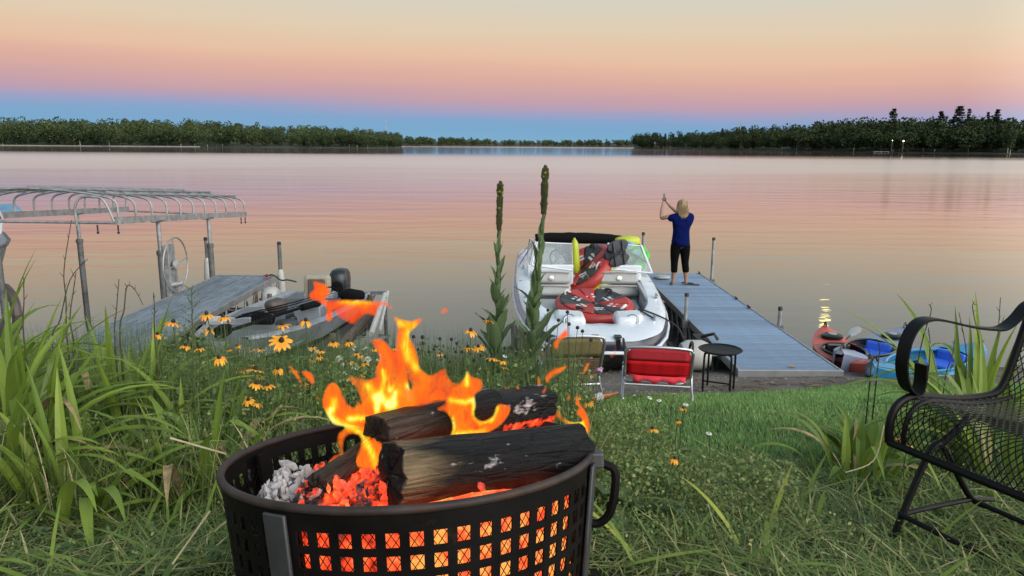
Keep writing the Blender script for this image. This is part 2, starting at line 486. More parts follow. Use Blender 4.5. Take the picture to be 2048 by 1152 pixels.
def clump_quads(cs, size, n_r):
    """leaf clumps: one bent quad for each centre, turned at random"""
    N = len(cs)
    a = n_r.normal(size=(N, 3)); a /= np.linalg.norm(a, axis=1)[:, None]
    b_ = n_r.normal(size=(N, 3)); b_ -= a * (a * b_).sum(1)[:, None]; b_ /= np.linalg.norm(b_, axis=1)[:, None]
    s_ = (size * n_r.uniform(0.6, 1.3, N))[:, None]
    n_ = np.cross(a, b_)
    V = np.stack([cs - a * s_ + n_ * s_ * .2, cs - b_ * s_ * .7, cs + a * s_ + n_ * s_ * .2, cs + b_ * s_ * .7], 1)
    return V
def mesh_quads(name, V, rnd, mat):
    N = len(V)
    me = bpy.data.meshes.new(name)
    me.vertices.add(N * 4); me.vertices.foreach_set('co', V.reshape(-1).astype(np.float32))
    me.loops.add(N * 4); me.loops.foreach_set('vertex_index', np.arange(N * 4, dtype=np.int32))
    me.polygons.add(N); me.polygons.foreach_set('loop_start', (np.arange(N) * 4).astype(np.int32)); me.polygons.foreach_set('loop_total', np.full(N, 4, np.int32))
    me.update(calc_edges=True)
    a = me.attributes.new('rnd', 'FLOAT', 'POINT'); a.data.foreach_set('value', np.repeat(rnd, 4).astype(np.float32))
    me.materials.append(MATS[mat])
    return me
def crown_points(n, n_r, H, Wc, low=0.12, lobes=7):
    """points of a broad-leaved crown of unit tree height H: several lobes, denser on their skins"""
    out = []
    for k in range(lobes):
        u = n_r.uniform()
        cz = H * (low + 0.18 + (0.9 - low - 0.18 - 0.14) * (k + 0.5) / lobes)
        prof = math.sin(math.pi * min(1, max(0.1, (cz / H - low) / (1.04 - low)))) ** 0.6
        an = n_r.uniform(0, 6.28); rr_ = Wc * 0.32 * prof * n_r.uniform(0.5, 1.1)
        c = np.array([math.cos(an) * rr_, math.sin(an) * rr_, cz])
        d = n_r.normal(size=(n // lobes, 3)); d /= np.linalg.norm(d, axis=1)[:, None]
        rad = n_r.uniform(0.6, 1.0, (n // lobes, 1)) ** 0.5
        out.append(c + d * rad * np.array([Wc * 0.3, Wc * 0.3, H * 0.19]) * n_r.uniform(0.75, 1.15))
    return np.concatenate(out)
def broad_mesh(seed, H=18, Wc=12, n=800, low=0.1):
    n_r = np.random.default_rng(seed)
    p = crown_points(n, n_r, H, Wc, low)
    V = clump_quads(p, 0.75, n_r)
    z = (p[:, 2] / H)
    return mesh_quads('crown', V, np.clip(0.1 + 0.5 * n_r.uniform(size=len(p)), 0, 1), 'far_leaf')
def trunk_mesh(H, r, mat, lean=0.0):
    mb = MB()
    mb.tube([(0, 0, -1.5), (lean * 0.3, 0, H * 0.3), (lean, 0, H * 0.75)], [r, r * 0.75, r * 0.25], 6)
    for k in range(4):
        an = k * 1.7; z = H * (0.35 + 0.1 * k)
        mb.tube([(lean * .4, 0, z), (math.cos(an) * H * .12, math.sin(an) * H * .12, z + H * .12)], [r * .4, r * .12], 4)
    return mb.mesh('trunk', mat)
BROAD = [broad_mesh(100 + i, 18, 11 + i % 3 * 2, 800, 0.06 + 0.03 * (i % 3)) for i in range(7)]
TRUNK = trunk_mesh(18, 0.28, 'far_bark'); BTRUNK = trunk_mesh(18, 0.3, 'birch_bark', 0.6)
def pine_mesh(seed, H=24, Wc=9, layers=11, bare=0.35, mat='pine_leaf', flat=0.35):
    n_r = np.random.default_rng(seed)
    pts = []
    for k in range(layers):
        f_ = k / (layers - 1)
        z = H * (bare + (0.97 - bare) * f_)
        w = Wc * 0.5 * ((1 - f_) ** 0.7 * 0.9 + 0.16) * n_r.uniform(0.75, 1.15)
        for j in range(n_r.integers(3, 6)):
            an = n_r.uniform(0, 6.28)
            m_ = 22
            rr_ = w * n_r.uniform(0.15, 1, m_)
            pts.append(np.stack([np.cos(an) * rr_ + n_r.normal(0, .35, m_), np.sin(an) * rr_ + n_r.normal(0, .35, m_), z + rr_ * 0.12 + n_r.normal(0, flat, m_)], 1))
    p = np.concatenate(pts)
    V = clump_quads(p, 0.85, n_r)
    V[:, :, 2] = p[:, None, 2] + (V[:, :, 2] - p[:, None, 2]) * 0.5
    return mesh_quads('crown', V, n_r.uniform(0, 0.8, len(p)), mat)
PINE = [pine_mesh(300, 25, 11, 10, 0.42), pine_mesh(301, 24, 8, 13, 0.25), pine_mesh(302, 21, 6, 15, 0.12, flat=0.2), pine_mesh(303, 22, 5, 15, 0.15, flat=0.2)]
PTRUNK = trunk_mesh(23, 0.3, 'far_bark')
# the wood behind: one mass for each shore
def along(line, u):
    k = u * (len(line) - 1); i = min(int(k), len(line) - 2); f_ = k - i
    return (line[i][0] + (line[i + 1][0] - line[i][0]) * f_, line[i][1] + (line[i + 1][1] - line[i][1]) * f_)
def px_of(x, y):
    return 1024 + x / y * FPX
def forest(name, line, n, heights, back, rise, depth, label, seed, q=190):
    n_r = np.random.default_rng(seed)
    Vs, rn = [], []
    for k in range(n):
        u = n_r.uniform(); x, y = along(line, u)
        bk = back[0] + (back[1] - back[0]) * n_r.uniform() ** 1.0
        d = Vector((x, y, 0)).normalized(); p = Vector((x, y, 0)) + d * bk
        H = interp(px_of(p.x, p.y), heights) * n_r.uniform(0.7, 1.08)
        zb = 0.5 + (rise - .5) * min(1, bk / depth)
        c = crown_points(q, n_r, H, H * n_r.uniform(.5, .85), 0.02, 5)
        V = clump_quads(c, H * (0.05 if q > 100 else .085), n_r)
        V += np.array([p.x, p.y, zb])
        Vs.append(V); rn.append(np.clip(n_r.uniform() * 0.45 + 0.3 * n_r.uniform(size=len(c)), 0, 1))
    me = mesh_quads(name, np.concatenate(Vs), np.concatenate(rn), 'far_leaf')
    return tag(link(name, me), label, None, None, 'stuff')
forest('forest', left_line, 620, [(-300, 20), (0, 19), (230, 20), (450, 17), (650, 13.5), (740, 10.5), (790, 7)], (10, 115), 9, 120, 'dense green wood along the left far shore', 41)
forest('forest', right_line, 560, [(1290, 13), (1420, 13), (1500, 14), (1560, 16), (1700, 17), (1800, 17), (1950, 17), (2300, 18)], (10, 100), 9, 110, 'dark wood along the right far shore', 42)
forest('forest', far_line, 420, [(700, 16), (900, 15), (1050, 11), (1180, 12), (1350, 16)], (5, 90), 9, 150, 'distant low wood across the lake', 43, 95)
def tree(name, label, group, pos, H, crown, trunk, base_h, wid=1.0, yaw=0.0, cat='tree'):
    t_ = thing(name, label, cat, pos, group)
    s_ = H / base_h
    t_.scale = (s_ * wid, s_ * wid, s_); t_.rotation_euler = (0, 0, yaw)
    link('trunk', trunk, t_); link('crown', crown, t_)
    return t_
def front_trees(line, n, heights, label, group, seed, u0=0.0, u1=1.0):
    r_ = random.Random(seed)
    for k in range(n):
        u = u0 + (u1 - u0) * (k + r_.uniform(0.1, 0.9)) / n
        x, y = along(line, u)
        d = Vector((x, y, 0)).normalized(); p = Vector((x, y, 0.4)) + d * r_.uniform(4, 14)
        H = interp(px_of(p.x, p.y), heights) * r_.uniform(0.55, 1.0)
        tree('lakeside_tree', label, group, p, H, r_.choice(BROAD), TRUNK if r_.random() < .8 else BTRUNK, 18, r_.uniform(0.95, 1.5), r_.uniform(0, 6.28))
front_trees(left_line, 62, [(-300, 17), (0, 16), (300, 16), (500, 15), (700, 12), (790, 9)], 'leafy green tree in the front row of the left far shore', 'trees of the left far shore', 51, 0.25, 0.985)
front_trees(right_line, 74, [(1290, 12), (1450, 13), (1560, 16), (1700, 16), (2000, 16), (2300, 17)], 'leafy green tree in the front row of the right far shore', 'trees of the right far shore', 52, 0.03, 0.88)
def rpos(px, d, z=2.0):
    x, y = P2(px, d); return (x, y, z)
tree('round_tree', 'rounded leafy tree standing forward on the sandy left far shore', None, rpos(207, 590, 0.3), 11.5, BROAD[1], TRUNK, 18, 1.25)
tree('birch_tree', 'birch with a pale trunk near the right end of the far shore', None, rpos(2022, 378, 0.4), 14, BROAD[4], BTRUNK, 18, 0.6)
for px, d, H, cr, w, lab in ((1781, 455, 25.5, 0, 0.9, 'tall pine with a flat tilted top above the right far shore'), (1912, 440, 26.5, 0, 1.25, 'broadest tall pine with layered boughs above the right far shore'),
                             (1876, 445, 23.5, 1, 1.0, 'rounded pine just left of the broadest layered pine'), (1931, 432, 24.5, 3, 0.8, 'narrow pointed pine just right of the broadest layered pine'),
                             (1969, 420, 22, 3, 0.7, 'smaller of the two pointed spruces near the right end of the skyline'), (1987, 415, 23.5, 2, 0.95, 'larger of the two pointed spruces near the right end of the skyline'),
                             (1443, 640, 17, 1, 0.9, 'dark conifer just left of the radio mast on the right shore'), (1305, 845, 16, 1, 1.1, 'dark conifer near the tip of the right far shore'), (1330, 800, 15, 2, 1.1, 'pointed conifer second from the tip of the right far shore')):
    tree('pine_tree', lab, 'conifers on the right skyline', rpos(px, d, 2.0), H * .93, PINE[cr], PTRUNK, (25, 24, 21, 22)[cr], w, px * 0.37)

# cabins, masts and lamps on the far shores
simple('cabin_wall', (0.17, 0.18, 0.19), 0.8, var=0.1, scale=2)
simple('cabin_red', (0.1, 0.06, 0.05), 0.8, var=0.15, scale=2)
simple('cabin_roof', (0.1, 0.105, 0.11), 0.8, var=0.2, scale=2)
simple('dark_pane', (0.03, 0.035, 0.04), 0.15, var=0.1)
simple('white_trim', (0.5, 0.5, 0.49), 0.6, var=0.05)
simple('mast_steel', (0.35, 0.36, 0.38), 0.5, 0.6, var=0.1)
def cabin(px, d, z, w, h, dp, wall, label):
    x, y = P2(px, d)
    r_ = thing('lakeside_cabin', label, 'house', (x, y, z), 'cabins on the right shore', (0, 0, -math.atan2(x, y)))
    mb = MB(); mb.box((0, 0, h / 2 - .5), (w, dp, h + 1)); mb.prism([(-w / 2, -dp / 2, h), (-w / 2, dp / 2, h), (-w / 2, 0, h + dp * .3)], (w, 0, 0)); mb.build('wall', wall, r_, False, True)
    mb = MB()
    for s_ in (-1, 1):
        mb.prism([(-w / 2 - .4, s_ * (dp / 2 + .5), h - .25), (-w / 2 - .4, s_ * (dp / 2 + .5), h - .05), (-w / 2 - .4, 0, h + dp * .3 + .28), (-w / 2 - .4, 0, h + dp * .3 + .08)], (w + .8, 0, 0))
    mb.build('roof', 'cabin_roof', r_, False, True)
    for k in range(3):
        wx = w * (-0.32 + 0.32 * k)
        if k == 1:
            MB().box((wx, -dp / 2 - .03, 1.05), (1.0, .1, 2.1)).build('door', 'white_trim', r_, False, True)
        else:
            o = MB().box((wx, -dp / 2 - .02, h * .58), (1.9, .08, 1.3)).build('window', 'white_trim', r_, False, True)
            MB().box((wx, -dp / 2 - .07, h * .58), (1.6, .04, 1.0)).build('pane', 'dark_pane', o, False, True)
cabin(1622, 514, 0.8, 8, 2.4, 6, 'cabin_wall', 'pale grey cabin with dark roof in a gap of the right shore')
cabin(1492, 588, 0.9, 8.5, 2.6, 6, 'cabin_red', 'low brown cabin under trees right of the radio mast')
cabin(1318, 822, 1.0, 10, 4.0, 7, 'cabin_red', 'dull reddish cabin near the tip of the right shore')
def mast(px, d, top_py, label, w=0.9):
    x, y = P2(px, d); top = aty(px, top_py, y).z
    r_ = thing('radio_mast', label, 'mast', (x, y, 2))
    mb = MB()
    H = top - 2
    for k in range(3):
        an = k * 2.094; mb.tube([(math.cos(an) * w, math.sin(an) * w, 0), (math.cos(an) * w * .35, math.sin(an) * w * .35, H)], 0.09, 4)
    mb.build('upright', 'mast_steel', r_, True, True)
    mb = MB()
    for i in range(int(H / 2.5)):
        z = i * 2.5; s0 = w * (1 - .65 * z / H); s1 = w * (1 - .65 * min(1, (z + 2.5) / H))
        for k in range(3):
            a0 = k * 2.094; a1 = a0 + 2.094
            mb.tube([(math.cos(a0) * s0, math.sin(a0) * s0, z), (math.cos(a1) * s1, math.sin(a1) * s1, z + 2.5)], 0.05, 3)
    tag(mb.build('lattice', 'mast_steel', r_, True, True), kind='stuff')
mast(773, 900, 238, 'slim lattice mast rising behind the left far shore')
mast(1479, 640, 236, 'slim lattice mast rising above the right far shore', 0.55)
m, t, b = material('lamp_glow'); b.inputs['Emission Color'].default_value = (1, .93, .75, 1); b.inputs['Emission Strength'].default_value = 9
for px, py, d, lab in ((1807, 282, 424, 'brighter lit yard lamp among the dark trees of the right shore'), (1785, 281, 427, 'fainter lit yard lamp left of the brighter one on the right shore')):
    p = aty(px, py, d)
    r_ = thing('yard_lamp', lab, 'lamp', (p.x, p.y, 0.8), 'lit yard lamps')
    MB().tube([(0, 0, 0), (0, 0, p.z - .8)], .06, 6).build('pole', 'mast_steel', r_, True, True)
    k = 0.34 if px > 1800 else 0.2
    MB().lathe([(.02, -k), (k * .7, -k * .7), (k, 0), (k * .7, k * .7), (.02, k)], 10, (0, 0, p.z - .8)).build('bulb', 'lamp_glow', r_, True, True)
simple('pale_board', (0.45, 0.43, 0.4), 0.8, var=0.15)
x, y = P2(1763, 432)
r_ = thing('far_jetty', 'pale wooden jetty at the foot of the right shore wood', 'jetty', (x, y, 0.5))
for k in range(9): MB().box((-4 + k, 0, 0.1), (.94, 2.0, .12)).build('plank', 'pale_board', r_, False, True)
for k in (-4, 0, 4): MB().tube([(k, -.9, -1.5), (k, -.9, .03)], .1, 6).build('post', 'pale_board', r_, True, True)
# ------------------------------------------------------------------ docks
simple('dock_deck', (0.17, 0.245, 0.35), 0.6, var=0.16, scale=5, bmp=0.25, bscale=60, vec=(1, 6, 1), objvar=.14)
simple('dock_deck_old', (0.15, 0.18, 0.21), 0.65, var=0.4, scale=3, bmp=0.3, bscale=40, vec=(7, 0.9, 1), objvar=.2)
simple('dock_rail', (0.27, 0.28, 0.29), 0.45, 0.5, var=0.2, scale=6)
simple('galv', (0.29, 0.3, 0.31), 0.5, 0.6, var=0.3, scale=9, rvar=0.12)
simple('galv_dark', (0.13, 0.135, 0.14), 0.55, 0.5, var=0.4, scale=9)
simple('rust_steel', (0.12, 0.09, 0.07), 0.75, 0.2, var=0.5, scale=14)
simple('black_rubber', (0.014, 0.014, 0.015), 0.6, var=0.3)
simple('white_plastic', (0.38, 0.38, 0.36), 0.5, var=0.12, scale=6)
simple('foam_grey', (0.3, 0.31, 0.3), 0.6, var=0.15)
simple('rope_dark', (0.03, 0.03, 0.032), 0.9)
simple('rope_red', (0.4, 0.08, 0.05), 0.9)
def truss(mb, a, b, drop, n, r=0.016):
    a, b = Vector(a), Vector(b); dn = Vector((0, 0, -drop))
    mb.tube([a + dn, b + dn], r * 1.3, 6)
    for k in range(n):
        p = a + (b - a) * (k / n); q = a + (b - a) * ((k + 0.5) / n); s_ = a + (b - a) * ((k + 1) / n)
        mb.tube([p, q + dn], r, 5); mb.tube([q + dn, s_], r, 5)
DZ = 0.38
X0, X1, Y0, Y1 = 2.71, 3.95, 8.5, 15.25
dk = thing('boat_dock', 'straight blue-grey dock the person stands on, right of the white motorboat', 'dock', (3.33, 8.5, 0))
ny = 44
pl = None
st = (Y1 - Y0) / ny
for k in range(ny):
    gap = 0.011
    if pl is None:
        pl = MB(); pl.box((0, 0, 0), (X1 - X0 - 0.07, st - gap, 0.034)); pm = pl.mesh('plank', 'dock_deck', None, False)
        bm_ = bmesh.new(); bm_.from_mesh(pm); bmesh.ops.bevel(bm_, geom=bm_.edges[:], offset=0.003, segments=1, affect='EDGES'); bm_.to_mesh(pm); bm_.free()
    o = link('plank', pm, dk, Vector(((X0 + X1) / 2, Y0 + (k + .5) * st, DZ - 0.017 + rng.uniform(-.0015, .0015))) - org(dk))
    o.rotation_euler = (rng.uniform(-.006, .006), rng.uniform(-.002, .002), rng.uniform(-.002, .002))
for x in (X0, X1):
    mb = MB(); mb.box((x + (0.016 if x == X0 else -0.016), (Y0 + Y1) / 2, DZ - 0.045), (0.032, Y1 - Y0, 0.105)); mb.build('side_rail', 'dock_rail', dk, False, bevel=.004)
    mb = MB(); truss(mb, (x, Y0 + .8, DZ - .1), (x, Y1, DZ - .1), 0.34, 14)
    tag(mb.build('truss', 'galv_dark', dk), kind='stuff')
mb = MB(); mb.box(((X0 + X1) / 2, Y1 + 0.02, DZ - 0.045), (X1 - X0, 0.036, 0.105)); mb.build('end_rail', 'dock_rail', dk, False, bevel=.004)
mb = MB(); mb.box(((X0 + X1) / 2, Y0 - 0.02, DZ - 0.05), (X1 - X0 + .02, 0.036, 0.11)); mb.build('end_rail', 'dock_rail', dk, False, bevel=.004)
for x, y, top in ((X0 - .04, 15.0, 1.27), (X1 + .05, 14.6, 1.22), (X0 - .045, 11.05, 0.80), (X1 + .045, 10.75, 0.66)):
    mb = MB(); mb.tube([(x, y, -0.9), (x, y, top - .03)], 0.028, 10); po = mb.build('post', 'galv', dk)
    mb = MB(); mb.lathe([(0.03, -.03), (0.034, -.03), (0.034, .015), (0.028, .022), (0.004, .024)], 10, (x, y, top - .02)); mb.build('cap', 'black_rubber', po)
    mb = MB(); mb.box((x, y, DZ - .06), (0.1, 0.1, 0.12)); mb.build('bracket', 'galv_dark', po, False)
for x, y in ((X1 - .05, 15.2), (X1 - .05, 12.6), (X1 - .05, 11.9)):
    mb = MB(); mb.tube([(x, y - .07, DZ + .035), (x, y + .07, DZ + .04)], .012, 6); mb.tube([(x, y, DZ), (x, y, DZ + .035)], .014, 6); mb.build('cleat', 'black_rubber', dk)
# the roll-in wheel and winch at the shore end
def dock_wheel(parent, x, y, z, r=0.27, w=0.2):
    M = Matrix.Rotation(R(90), 3, 'Y')
    mb = MB(); mb.lathe([(0.02, -w / 2 - .02), (r * .35, -w / 2 - .02), (r * .8, -w / 2), (r, -w / 4), (r, w / 4), (r * .8, w / 2), (r * .35, w / 2 + .02), (0.02, w / 2 + .02)], 22, (x, y, z), M)
    wh = mb.build('wheel', 'white_plastic', parent)
    mb = MB(); mb.tube([(x - w, y, z), (x + w, y, z)], .022, 8); mb.build('axle', 'galv_dark', wh)
dock_wheel(dk, 2.38, 9.28, 0.33, 0.2, 0.36)
mb = MB(); mb.box((2.62, 9.95, .34), (.16, .3, .14)); mb.tube([(2.5, 9.9, .3), (2.3, 9.6, .2)], .03, 8); mb.tube([(2.62, 9.9, .42), (2.75, 9.75, .5), (2.8, 9.72, .42)], .022, 8); mb.build('winch', 'black_rubber', dk)

LX0, LX1, LY0, LY1 = -5.95, -4.72, 8.6, 14.65
ld = thing('boat_dock', 'weathered grey dock sloping past the canopy lift, left of the fishing boat', 'dock', (-5.33, 8.6, 0))
for j in range(3):
    ya = LY0 + (LY1 - LY0) * j / 3; yb = LY0 + (LY1 - LY0) * (j + 1) / 3 - .012
    for i in range(8):
        wd = (LX1 - LX0 - .07) / 8
        mb = MB(); mb.box((LX0 + .035 + wd * (i + .5), (ya + yb) / 2, DZ - .018 + rng.uniform(-.003, .003)), (wd - .007, yb - ya, .034), Euler((rng.uniform(-.001, .001), rng.uniform(-.012, .012), 0)))
        mb.build('plank', 'dock_deck_old', ld, False)
for x in (LX0, LX1):
    mb = MB(); mb.box((x + (0.017 if x == LX0 else -0.017), (LY0 + LY1) / 2, DZ - 0.04), (0.034, LY1 - LY0, 0.11)); mb.build('side_rail', 'dock_rail', ld, False, bevel=.004)
    mb = MB(); truss(mb, (x, LY0 + .6, DZ - .1), (x, LY1, DZ - .1), 0.42, 12, .018); tag(mb.build('truss', 'galv_dark', ld), kind='stuff')
mb = MB(); mb.box(((LX0 + LX1) / 2, LY1 + .03, DZ - .04), (LX1 - LX0 + .03, .036, .11)); mb.build('end_rail', 'dock_rail', ld, False)
for x, y in ((LX1 + .02, 13.3), (LX1 + .02, 10.6), (LX0, 10.6)):
    mb = MB(); mb.tube([(x, y, -.9), (x, y, DZ - .05)], .035, 8); mb.build('post', 'rust_steel', ld)
for x, y, z, w in ((-4.42, 13.35, .18, .24), (-4.45, 10.9, .2, .28)): dock_wheel(ld, x, y, z, .23, w)
mb = MB(); mb.tube(spline([(-4.9, 14.5, .4), (-4.7, 14.3, .47), (-4.45, 14.0, .42), (-4.2, 13.6, .5), (-3.95, 13.3, .52)], 4), .014, 6)
tag(mb.build('mooring_rope', 'rope_dark'), 'dark rope from the weathered dock to the fishing boat', 'rope')
mb = MB(); mb.tube(spline([(-4.95, 14.5, .41), (-4.85, 14.45, .45), (-4.8, 14.35, .42), (-4.78, 14.2, .42)], 4), .012, 6)
tag(mb.build('red_strap', 'rope_red'), 'short red strap lying on the end of the weathered dock', 'strap')

# ------------------------------------------------------------------ canopy lift
lf = thing('canopy_lift', 'open boat lift canopy frame of bare grey pipes on posts', 'boat lift', (-7.4, 12.5, 0))
RX, LXX, CY0, CY1 = -6.06, -8.72, 11.3, 16.8
def rail_z(y, side): return 1.83 - (y - CY0) * (0.074 if side > 0 else 0.06) + (0.0 if side > 0 else 0.02)
for x, s_ in ((RX, 1), (LXX, -1)):
    mb = MB()
    a = Vector((x, CY0, rail_z(CY0, s_))); b_ = Vector((x, CY1, rail_z(CY1, s_)))
    mb.prism([a + Vector((-.03, 0, -.055)), a + Vector((.03, 0, -.055)), a + Vector((.03, 0, .055)), a + Vector((-.03, 0, .055))], b_ - a)
    mb.build('side_beam', 'galv', lf, False)
for y in (CY0 + .02, CY1 - .02):
    mb = MB(); mb.tube([(LXX, y, rail_z(y, -1) - .04), (RX, y, rail_z(y, 1) - .04)], .02, 8); mb.build('end_bar', 'galv', lf)
nr = 11
def rib_top(y): return rail_z(y, 1) + 0.42
for k in range(nr):
    y = CY0 + .06 + (CY1 - CY0 - .12) * k / (nr - 1)
    zl, zr = rail_z(y, -1), rail_z(y, 1)
    h = 0.36
    pts = [(RX, y, zr), (RX, y, zr + h * .62), (RX - .05, y, zr + h * .86), (RX - .18, y, zr + h), (RX - .6, y, zr + h + .07), ((RX + LXX) / 2, y, (zl + zr) / 2 + h + .11),
           (LXX + .6, y, zl + h + .07), (LXX + .18, y, zl + h), (LXX + .05, y, zl + h * .86), (LXX, y, zl + h * .62), (LXX, y, zl)]
    mb = MB(); mb.tube(spline(pts, 4), .019, 8); mb.build('rib', 'galv', lf)
for u in (0.07, 0.28, 0.5, 0.72, 0.93):
    mb = MB(); pts = []
    for y in (CY0 + .06, CY1 - .06):
        zr, zl = rail_z(y, 1), rail_z(y, -1); x = RX + (LXX - RX) * u
        pts.append((x, y, zr + (zl - zr) * u + .36 + .11 * math.sin(math.pi * u) + .024))
    mb.tube(pts, .02, 6); mb.build('purlin', 'galv', lf)
for x, s_ in ((-6.5, 1), (-8.2, -1)):   # end hoops over the open front
    mb = MB(); z = rail_z(CY0, s_)
    mb.tube(spline([(x - .16, CY0 - .02, z - .08), (x - .16, CY0 - .02, z + .2), (x - .08, CY0, z + .34), (x + .1, CY0, z + .36), (x + .28, CY0, z + .3), (x + .4, CY0 + .01, z - .02)], 4), .02, 8); mb.build('end_hoop', 'galv', lf)
for x, y, s_ in ((RX, 12.62, 1), (RX, 14.72, 1), (LXX, 14.8, -1), (LXX, 12.4, -1)):
    z = rail_z(y, s_) - .05
    mb = MB(); mb.tube([(x, y, z - .55), (x, y, z)], .036, 10); po = mb.build('post', 'galv', lf)
    mb = MB(); mb.tube([(x, y, -.8), (x, y, z - .5)], .055, 10); mb.build('sleeve', 'galv_dark', po)
    mb = MB(); mb.lathe([(.056, 0), (.068, 0), (.068, .07), (.056, .07)], 10, (x, y, z - .58)); mb.build('collar', 'galv_dark', po)
    mb = MB(); mb.box((x, y, z + .005), (.13, .22, .03)); mb.build('head_plate', 'galv_dark', po, False)
for x, y in ((RX, CY0 + .03), (RX, CY1 - .05), (RX - .3, CY0), (RX, CY1 - .3)):
    mb = MB(); mb.tube([(x, y, rail_z(y, 1) - .07), (x, y, rail_z(y, 1) - .16)], .012, 6); mb.lathe([(.005, -.03), (.024, -.01), (.005, .02)], 8, (x, y, rail_z(y, 1) - .18)); mb.build('drop_pin', 'black_rubber', lf)
# cranking wheel on its gear box
wx, wy, wz = -5.86, 12.72, 0.92
mb = MB(); mb.box((wx - .1, wy, .82), (.09, .26, .9)); gb = mb.build('gear_plate', 'galv', lf, False, bevel=.01)
mb = MB(); mb.tube([(wx - .1, wy - .1, wz - .35), (wx + .02, wy + .1, wz - .35)], .05, 10); mb.build('winch_drum', 'galv', gb)
Mw = Matrix.Rotation(R(90), 3, 'Y')
mb = MB(); rw = 0.47
mb.tube([(wx, wy + rw * math.cos(q * math.pi / 18), wz + rw * math.sin(q * math.pi / 18)) for q in range(37)], .014, 8, False); cw = mb.build('crank_wheel', 'galv', lf)
for q in range(4):
    mb = MB(); an = q * math.pi / 2 + .12; mb.tube([(wx, wy, wz), (wx, wy + rw * math.cos(an), wz + rw * math.sin(an))], .01, 6); mb.build('spoke', 'galv', cw)
mb = MB(); mb.lathe([(.01, -.02), (.08, -.02), (.08, .02), (.01, .03)], 18, (wx, wy, wz), Mw); mb.build('hub', 'foam_grey', cw)
mb = MB(); mb.tube([(wx - .09, wy, wz), (wx, wy, wz)], .04, 10); mb.build('axle', 'black_rubber', cw)

# guide posts with cone feet beyond the weathered dock
for px, top, y, lab in ((411, 478, 15.6, 'thin guide post with pale cone foot behind the weathered dock'), (558, 487, 15.0, 'ragged guide post with pale cone foot at the dock corner by the fishing boat')):
    a = aty(px, top, y); r_ = thing('guide_post', lab, 'post', (a.x, a.y, 0))
    mb = MB(); zz = .62 if px < 500 else .5
    mb.tube([(a.x, a.y, -.5), (a.x, a.y, a.z)], .032 if px < 500 else .042, 8); mb.build('pipe', 'galv_dark', r_)
    mb = MB(); mb.lathe([(.035, .2), (.06, .13), (.085, -.2), (.085, -.6)], 14, (a.x, a.y, zz - .22)); mb.build('cone_foot', 'white_plastic', r_)
    mb = MB(); mb.lathe([(.03, 0), (.042, 0), (.042, .06), (.01, .07)], 8, (a.x, a.y, a.z - .03)); mb.build('cap', 'black_rubber', r_)

# ------------------------------------------------------------------ generic hull
def hull_rings(st, flip=1):
    """st: (y, half width, sheer z, chine half width, chine z, keel z)"""
    return [[Vector((-hw, y, zs)), Vector((-(hw * .35 + ch * .65), y, zs * .35 + zc * .65)), Vector((-ch, y, zc)), Vector((0, y, zk)), Vector((ch, y, zc)), Vector((hw * .35 + ch * .65, y, zs * .35 + zc * .65)), Vector((hw, y, zs))]
            for y, hw, zs, ch, zc, zk in st]
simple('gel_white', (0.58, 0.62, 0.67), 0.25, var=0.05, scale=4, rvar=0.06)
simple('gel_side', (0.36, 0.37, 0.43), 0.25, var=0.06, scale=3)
simple('gel_navy', (0.018, 0.022, 0.04), 0.25, var=0.2)
simple('gel_black', (0.008, 0.008, 0.009), 0.3, var=0.3)
simple('vinyl', (0.34, 0.36, 0.36), 0.55, var=0.08, scale=5, bmp=.1, bscale=40)
simple('vinyl_dark', (0.2, 0.21, 0.22), 0.55, var=0.1, scale=5)
simple('piping', (0.2, 0.14, 0.12), 0.6)
simple('chrome', (0.6, 0.61, 0.63), 0.2, 1.0, var=0.1)
simple('canvas_black', (0.004, 0.004, 0.005), 0.9, var=0.4, scale=12, bmp=.5, bscale=20, spec=0.15, dist=.02)
m, t, b = material('clear_pane'); setp(b, Base_Color=(0.75, 0.82, 0.86), Roughness=0.05)
tr = nd(t, 'ShaderNodeBsdfTransparent'); mxs = nd(t, 'ShaderNodeMixShader'); mxs.inputs[0].default_value = 0.13
tr.inputs[0].default_value = (0.93, 0.96, 0.97, 1)
t.links.new(tr.outputs[0], mxs.inputs[1]); t.links.new(b.outputs[0], mxs.inputs[2]); t.links.new(mxs.outputs[0], t.nodes['Material Output'].inputs[0])

BX = 1.19
bt = thing('motorboat', 'white bowrider motorboat with navy stripe and folded black canopy, moored bow-in', 'boat', (BX, 11.5, 0))
ST = [(8.93, .20, .60), (8.97, .40, .60), (9.07, .56, .605), (9.25, .69, .61), (9.6, .84, .62), (10.1, .97, .65), (10.8, 1.07, .69), (11.6, 1.12, .76), (12.3, 1.12, .84), (13.4, 1.1, .87), (14.9, 1.05, .87)]
def bpt(side, hw, y, z): return Vector((BX + side * hw, y, z))
# hull below the rail
rs = []
for y, hw, zs in ST:
    f_ = min(1, (y - 8.9) / 1.8)
    keel = interp(y, [(8.93, .34), (9.2, .12), (9.8, -.1), (11, -.22), (15, -.28)])
    zc = interp(y, [(8.93, .4), (9.6, .18), (11, .06), (15, .0)])
    ch = hw * (0.55 + .33 * f_)
    rs.append([bpt(-1, hw + .02, y, zs - .13), bpt(-1, hw * .5 + ch * .5 + .01, y, (zs - .13) * .5 + zc * .5), bpt(-1, ch, y, zc), bpt(-1, 0, y, keel), bpt(1, ch, y, zc), bpt(1, hw * .5 + ch * .5 + .01, y, (zs - .13) * .5 + zc * .5), bpt(1, hw + .02, y, zs - .13)])
mb = MB(); mb.rings([[r_[0], r_[1]] for r_ in rs], False, False); mb.rings([[r_[6], r_[5]] for r_ in rs], False, False); mb.rings([[rs[-1][i] for i in (0, 1, 5, 6)], [p + Vector((0, .02, 0)) for p in [rs[-1][i] for i in (0, 1, 5, 6)]]], False, False)
